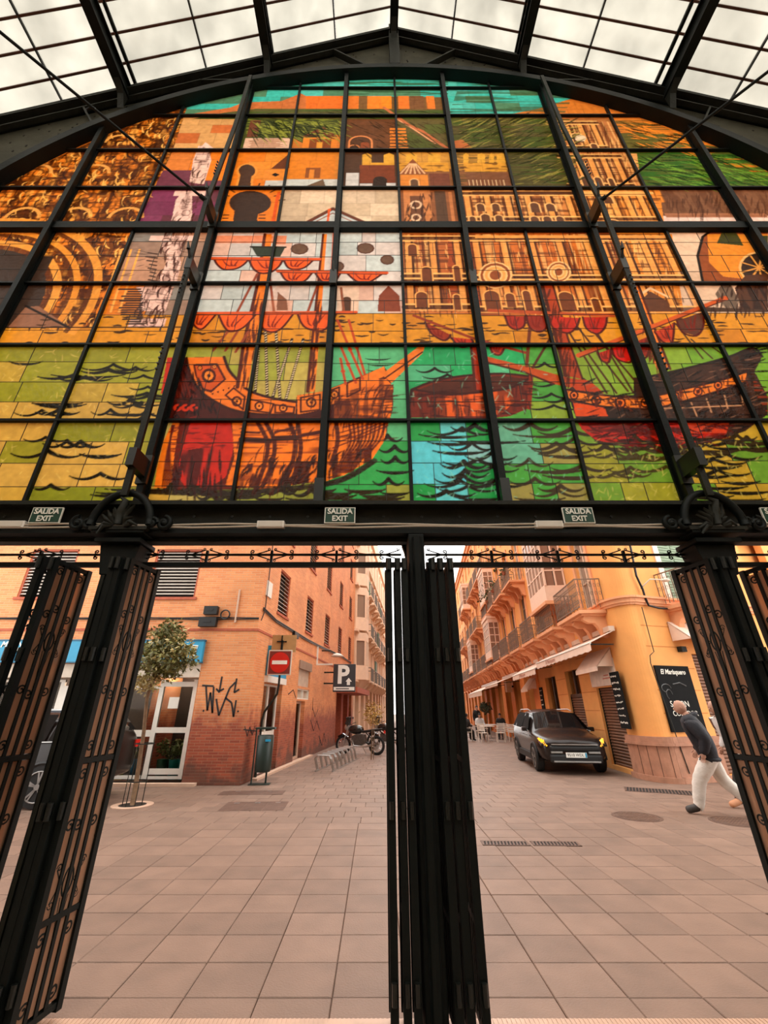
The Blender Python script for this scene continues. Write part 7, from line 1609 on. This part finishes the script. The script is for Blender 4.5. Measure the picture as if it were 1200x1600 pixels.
    for kd, nm2, inf in (('top', 'jacket', inflate[0]), ('trouser', 'trousers', inflate[1]), ('shoe', 'shoes', .014)):
        fs_ = [p for p, k in zip(polys, kinds) if k == kd]; ids = sorted({i for p in fs_ for i in p}); mp_ = {i: n for n, i in enumerate(ids)}
        if not ids: continue
        rr2 = np.random.default_rng(len(ids)); wr = (rr2.random(len(ids)) - .5) * .008
        mb = MB(); P = V[ids] + NRM[ids] * (inf + wr)[:, None] if kd != 'shoe' else V[ids] + NRM[ids]*inf
        P[:, 2] = np.maximum(P[:, 2], .004)
        mb.add([tuple(p) for p in P], [tuple(mp_[i] for i in p) for p in fs_]); mb.build(nm2, mats[kd], t, smooth=True)
    pv = Vector(J['pelvis']); hm2 = MB(); hm2.tube([pv + Vector((.10*girth*torso*math.cos(a), .135*girth*torso*math.sin(a), -.06)) for a in [i*2*math.pi/20 for i in range(20)]], .028, 6, True)
    if fine: hm2.build('jacket_hem', mats['top'], t, smooth=True)
    if hood:
        hd = MB(); c = nk + up*.01 - fwd*.035; hd.tube([c + (lf*.105*math.cos(a) + fwd*.10*math.sin(a)) + up*(-.02 - .03*math.sin(a)) for a in [i*2*math.pi/14 for i in range(14)]], .045, 8, True); hd.build('hood', mats['top'], t, smooth=True)
    if hair:
        hr = MB(); e2 = MB(); e2.ell((0, 0, 0), (1, 1, 1), 14, 10); vs_ = []; 
        for p in e2.v:
            q = Vector(p); vs_.append(hp(.106*q.x - .012, .083*q.y, .13*max(q.z, -.35 if q.x < .2 else .25) + .006))
        hr.add(vs_, e2.f); hr.build('hair', hair, t, smooth=True)
    return t
NAVYJ = mat('navy_hooded_jacket', (19, 20, 29), .7, var=.25, scale=9, bump=.3); WHT = mat('white_work_trousers', (220, 212, 202), .8, var=.1, scale=8, bump=.3); SHOE = mat('dark_trainers', (52, 46, 42), .6, var=.3); PALETOP = mat('pale_grey_top', (206, 200, 196), .8, var=.1, bump=.2); DKT = mat('charcoal_trousers', (40, 36, 34), .8, var=.2); TANS = mat('tan_shoes', (190, 132, 94), .6); BLK = mat('black_clothes', (24, 22, 22), .8, var=.2)
walk = dict(pelvis=(0,0,.88), spine=(.02,0,1.09), chest=(.07,0,1.34), neck=(.15,0,1.49), headb=(.19,0,1.57), shL=(.15,.19,1.39), elL=(.0,.25,1.14), wrL=(.08,.24,.92), shR=(.15,-.19,1.39), elR=(.02,-.25,1.14), wrR=(.14,-.22,.94), hipL=(.0,.09,.84), knL=(.25,.09,.50), anL=(.36,.09,.10), toeL=(.55,.10,.045), hipR=(.0,-.09,.84), knR=(-.10,-.09,.50), anR=(-.48,-.09,.12), toeR=(-.32,-.10,.045))
m1 = person('person', 'bald man in a navy hooded jacket and white trousers striding left', (5.86, 8.45, 0), 2.6, walk, dict(top=NAVYJ, trouser=WHT, shoe=SHOE), 'passers-by', hood=True, girth=1.16, torso=1.22, inflate=(.03, .032))
walk2 = dict(walk); walk2.update(shL=(.12,.19,1.38), elL=(.10,.25,1.12), wrL=(.22,.22,.94)); 
person('person', 'bald man in a pale grey top and dark trousers half behind the right gate', (6.95, 9.15, 0), math.pi, walk2, dict(top=PALETOP, trouser=DKT, shoe=TANS), 'passers-by')
stand = dict(pelvis=(0,0,.92), spine=(.0,0,1.12), chest=(.0,0,1.36), neck=(.02,0,1.52), headb=(.03,0,1.59), shL=(0,.19,1.43), elL=(-.02,.24,1.15), wrL=(.12,.2,1.0), shR=(0,-.19,1.43), elR=(-.02,-.24,1.15), wrR=(.05,-.25,.92), hipL=(0,.09,.88), knL=(.02,.1,.5), anL=(0,.1,.08), toeL=(.16,.12,.04), hipR=(0,-.09,.88), knR=(.02,-.1,.5), anR=(0,-.1,.08), toeR=(.16,-.12,.04))
HAIR = mat('dark_hair', (34, 26, 22), .7, var=.2)
wq = RS.pt(-17.2, -2.0, 0); person('person', 'waiter in black standing among the terrace tables', (wq.x, wq.y, 0), -1.2, stand, dict(top=BLK, trouser=BLK, shoe=BLK), 'people on the terrace', hair=HAIR, fine=False)
sit = dict(pelvis=(0,0,.50), spine=(-.02,0,.70), chest=(.02,0,.95), neck=(.05,0,1.10), headb=(.07,0,1.17), shL=(.02,.19,1.01), elL=(.08,.24,.76), wrL=(.3,.18,.74), shR=(.02,-.19,1.01), elR=(.08,-.24,.76), wrR=(.3,-.18,.74), hipL=(.02,.09,.50), knL=(.42,.11,.50), anL=(.42,.11,.09), toeL=(.58,.11,.04), hipR=(.02,-.09,.50), knR=(.42,-.11,.50), anR=(.42,-.11,.09), toeR=(.58,-.11,.04))
SITC = ((bx + .2, by_ + 2.35, -math.pi/2, 'person in a pale shirt seated at the second row of the terrace', PALETOP), (bx + 1.5, by_ + 2.55, -2.0, 'person in black seated on the terrace near the arcade', BLK), (bx - .9, by_ + .95, .6, 'person in dark clothes seated at the gate edge of the terrace', DKT))
for x, y, rz, lab, mt in SITC: person('person', lab, (x, y, 0), rz, sit, dict(top=mt, trouser=DKT, shoe=BLK), 'people on the terrace', hair=HAIR, fine=False)
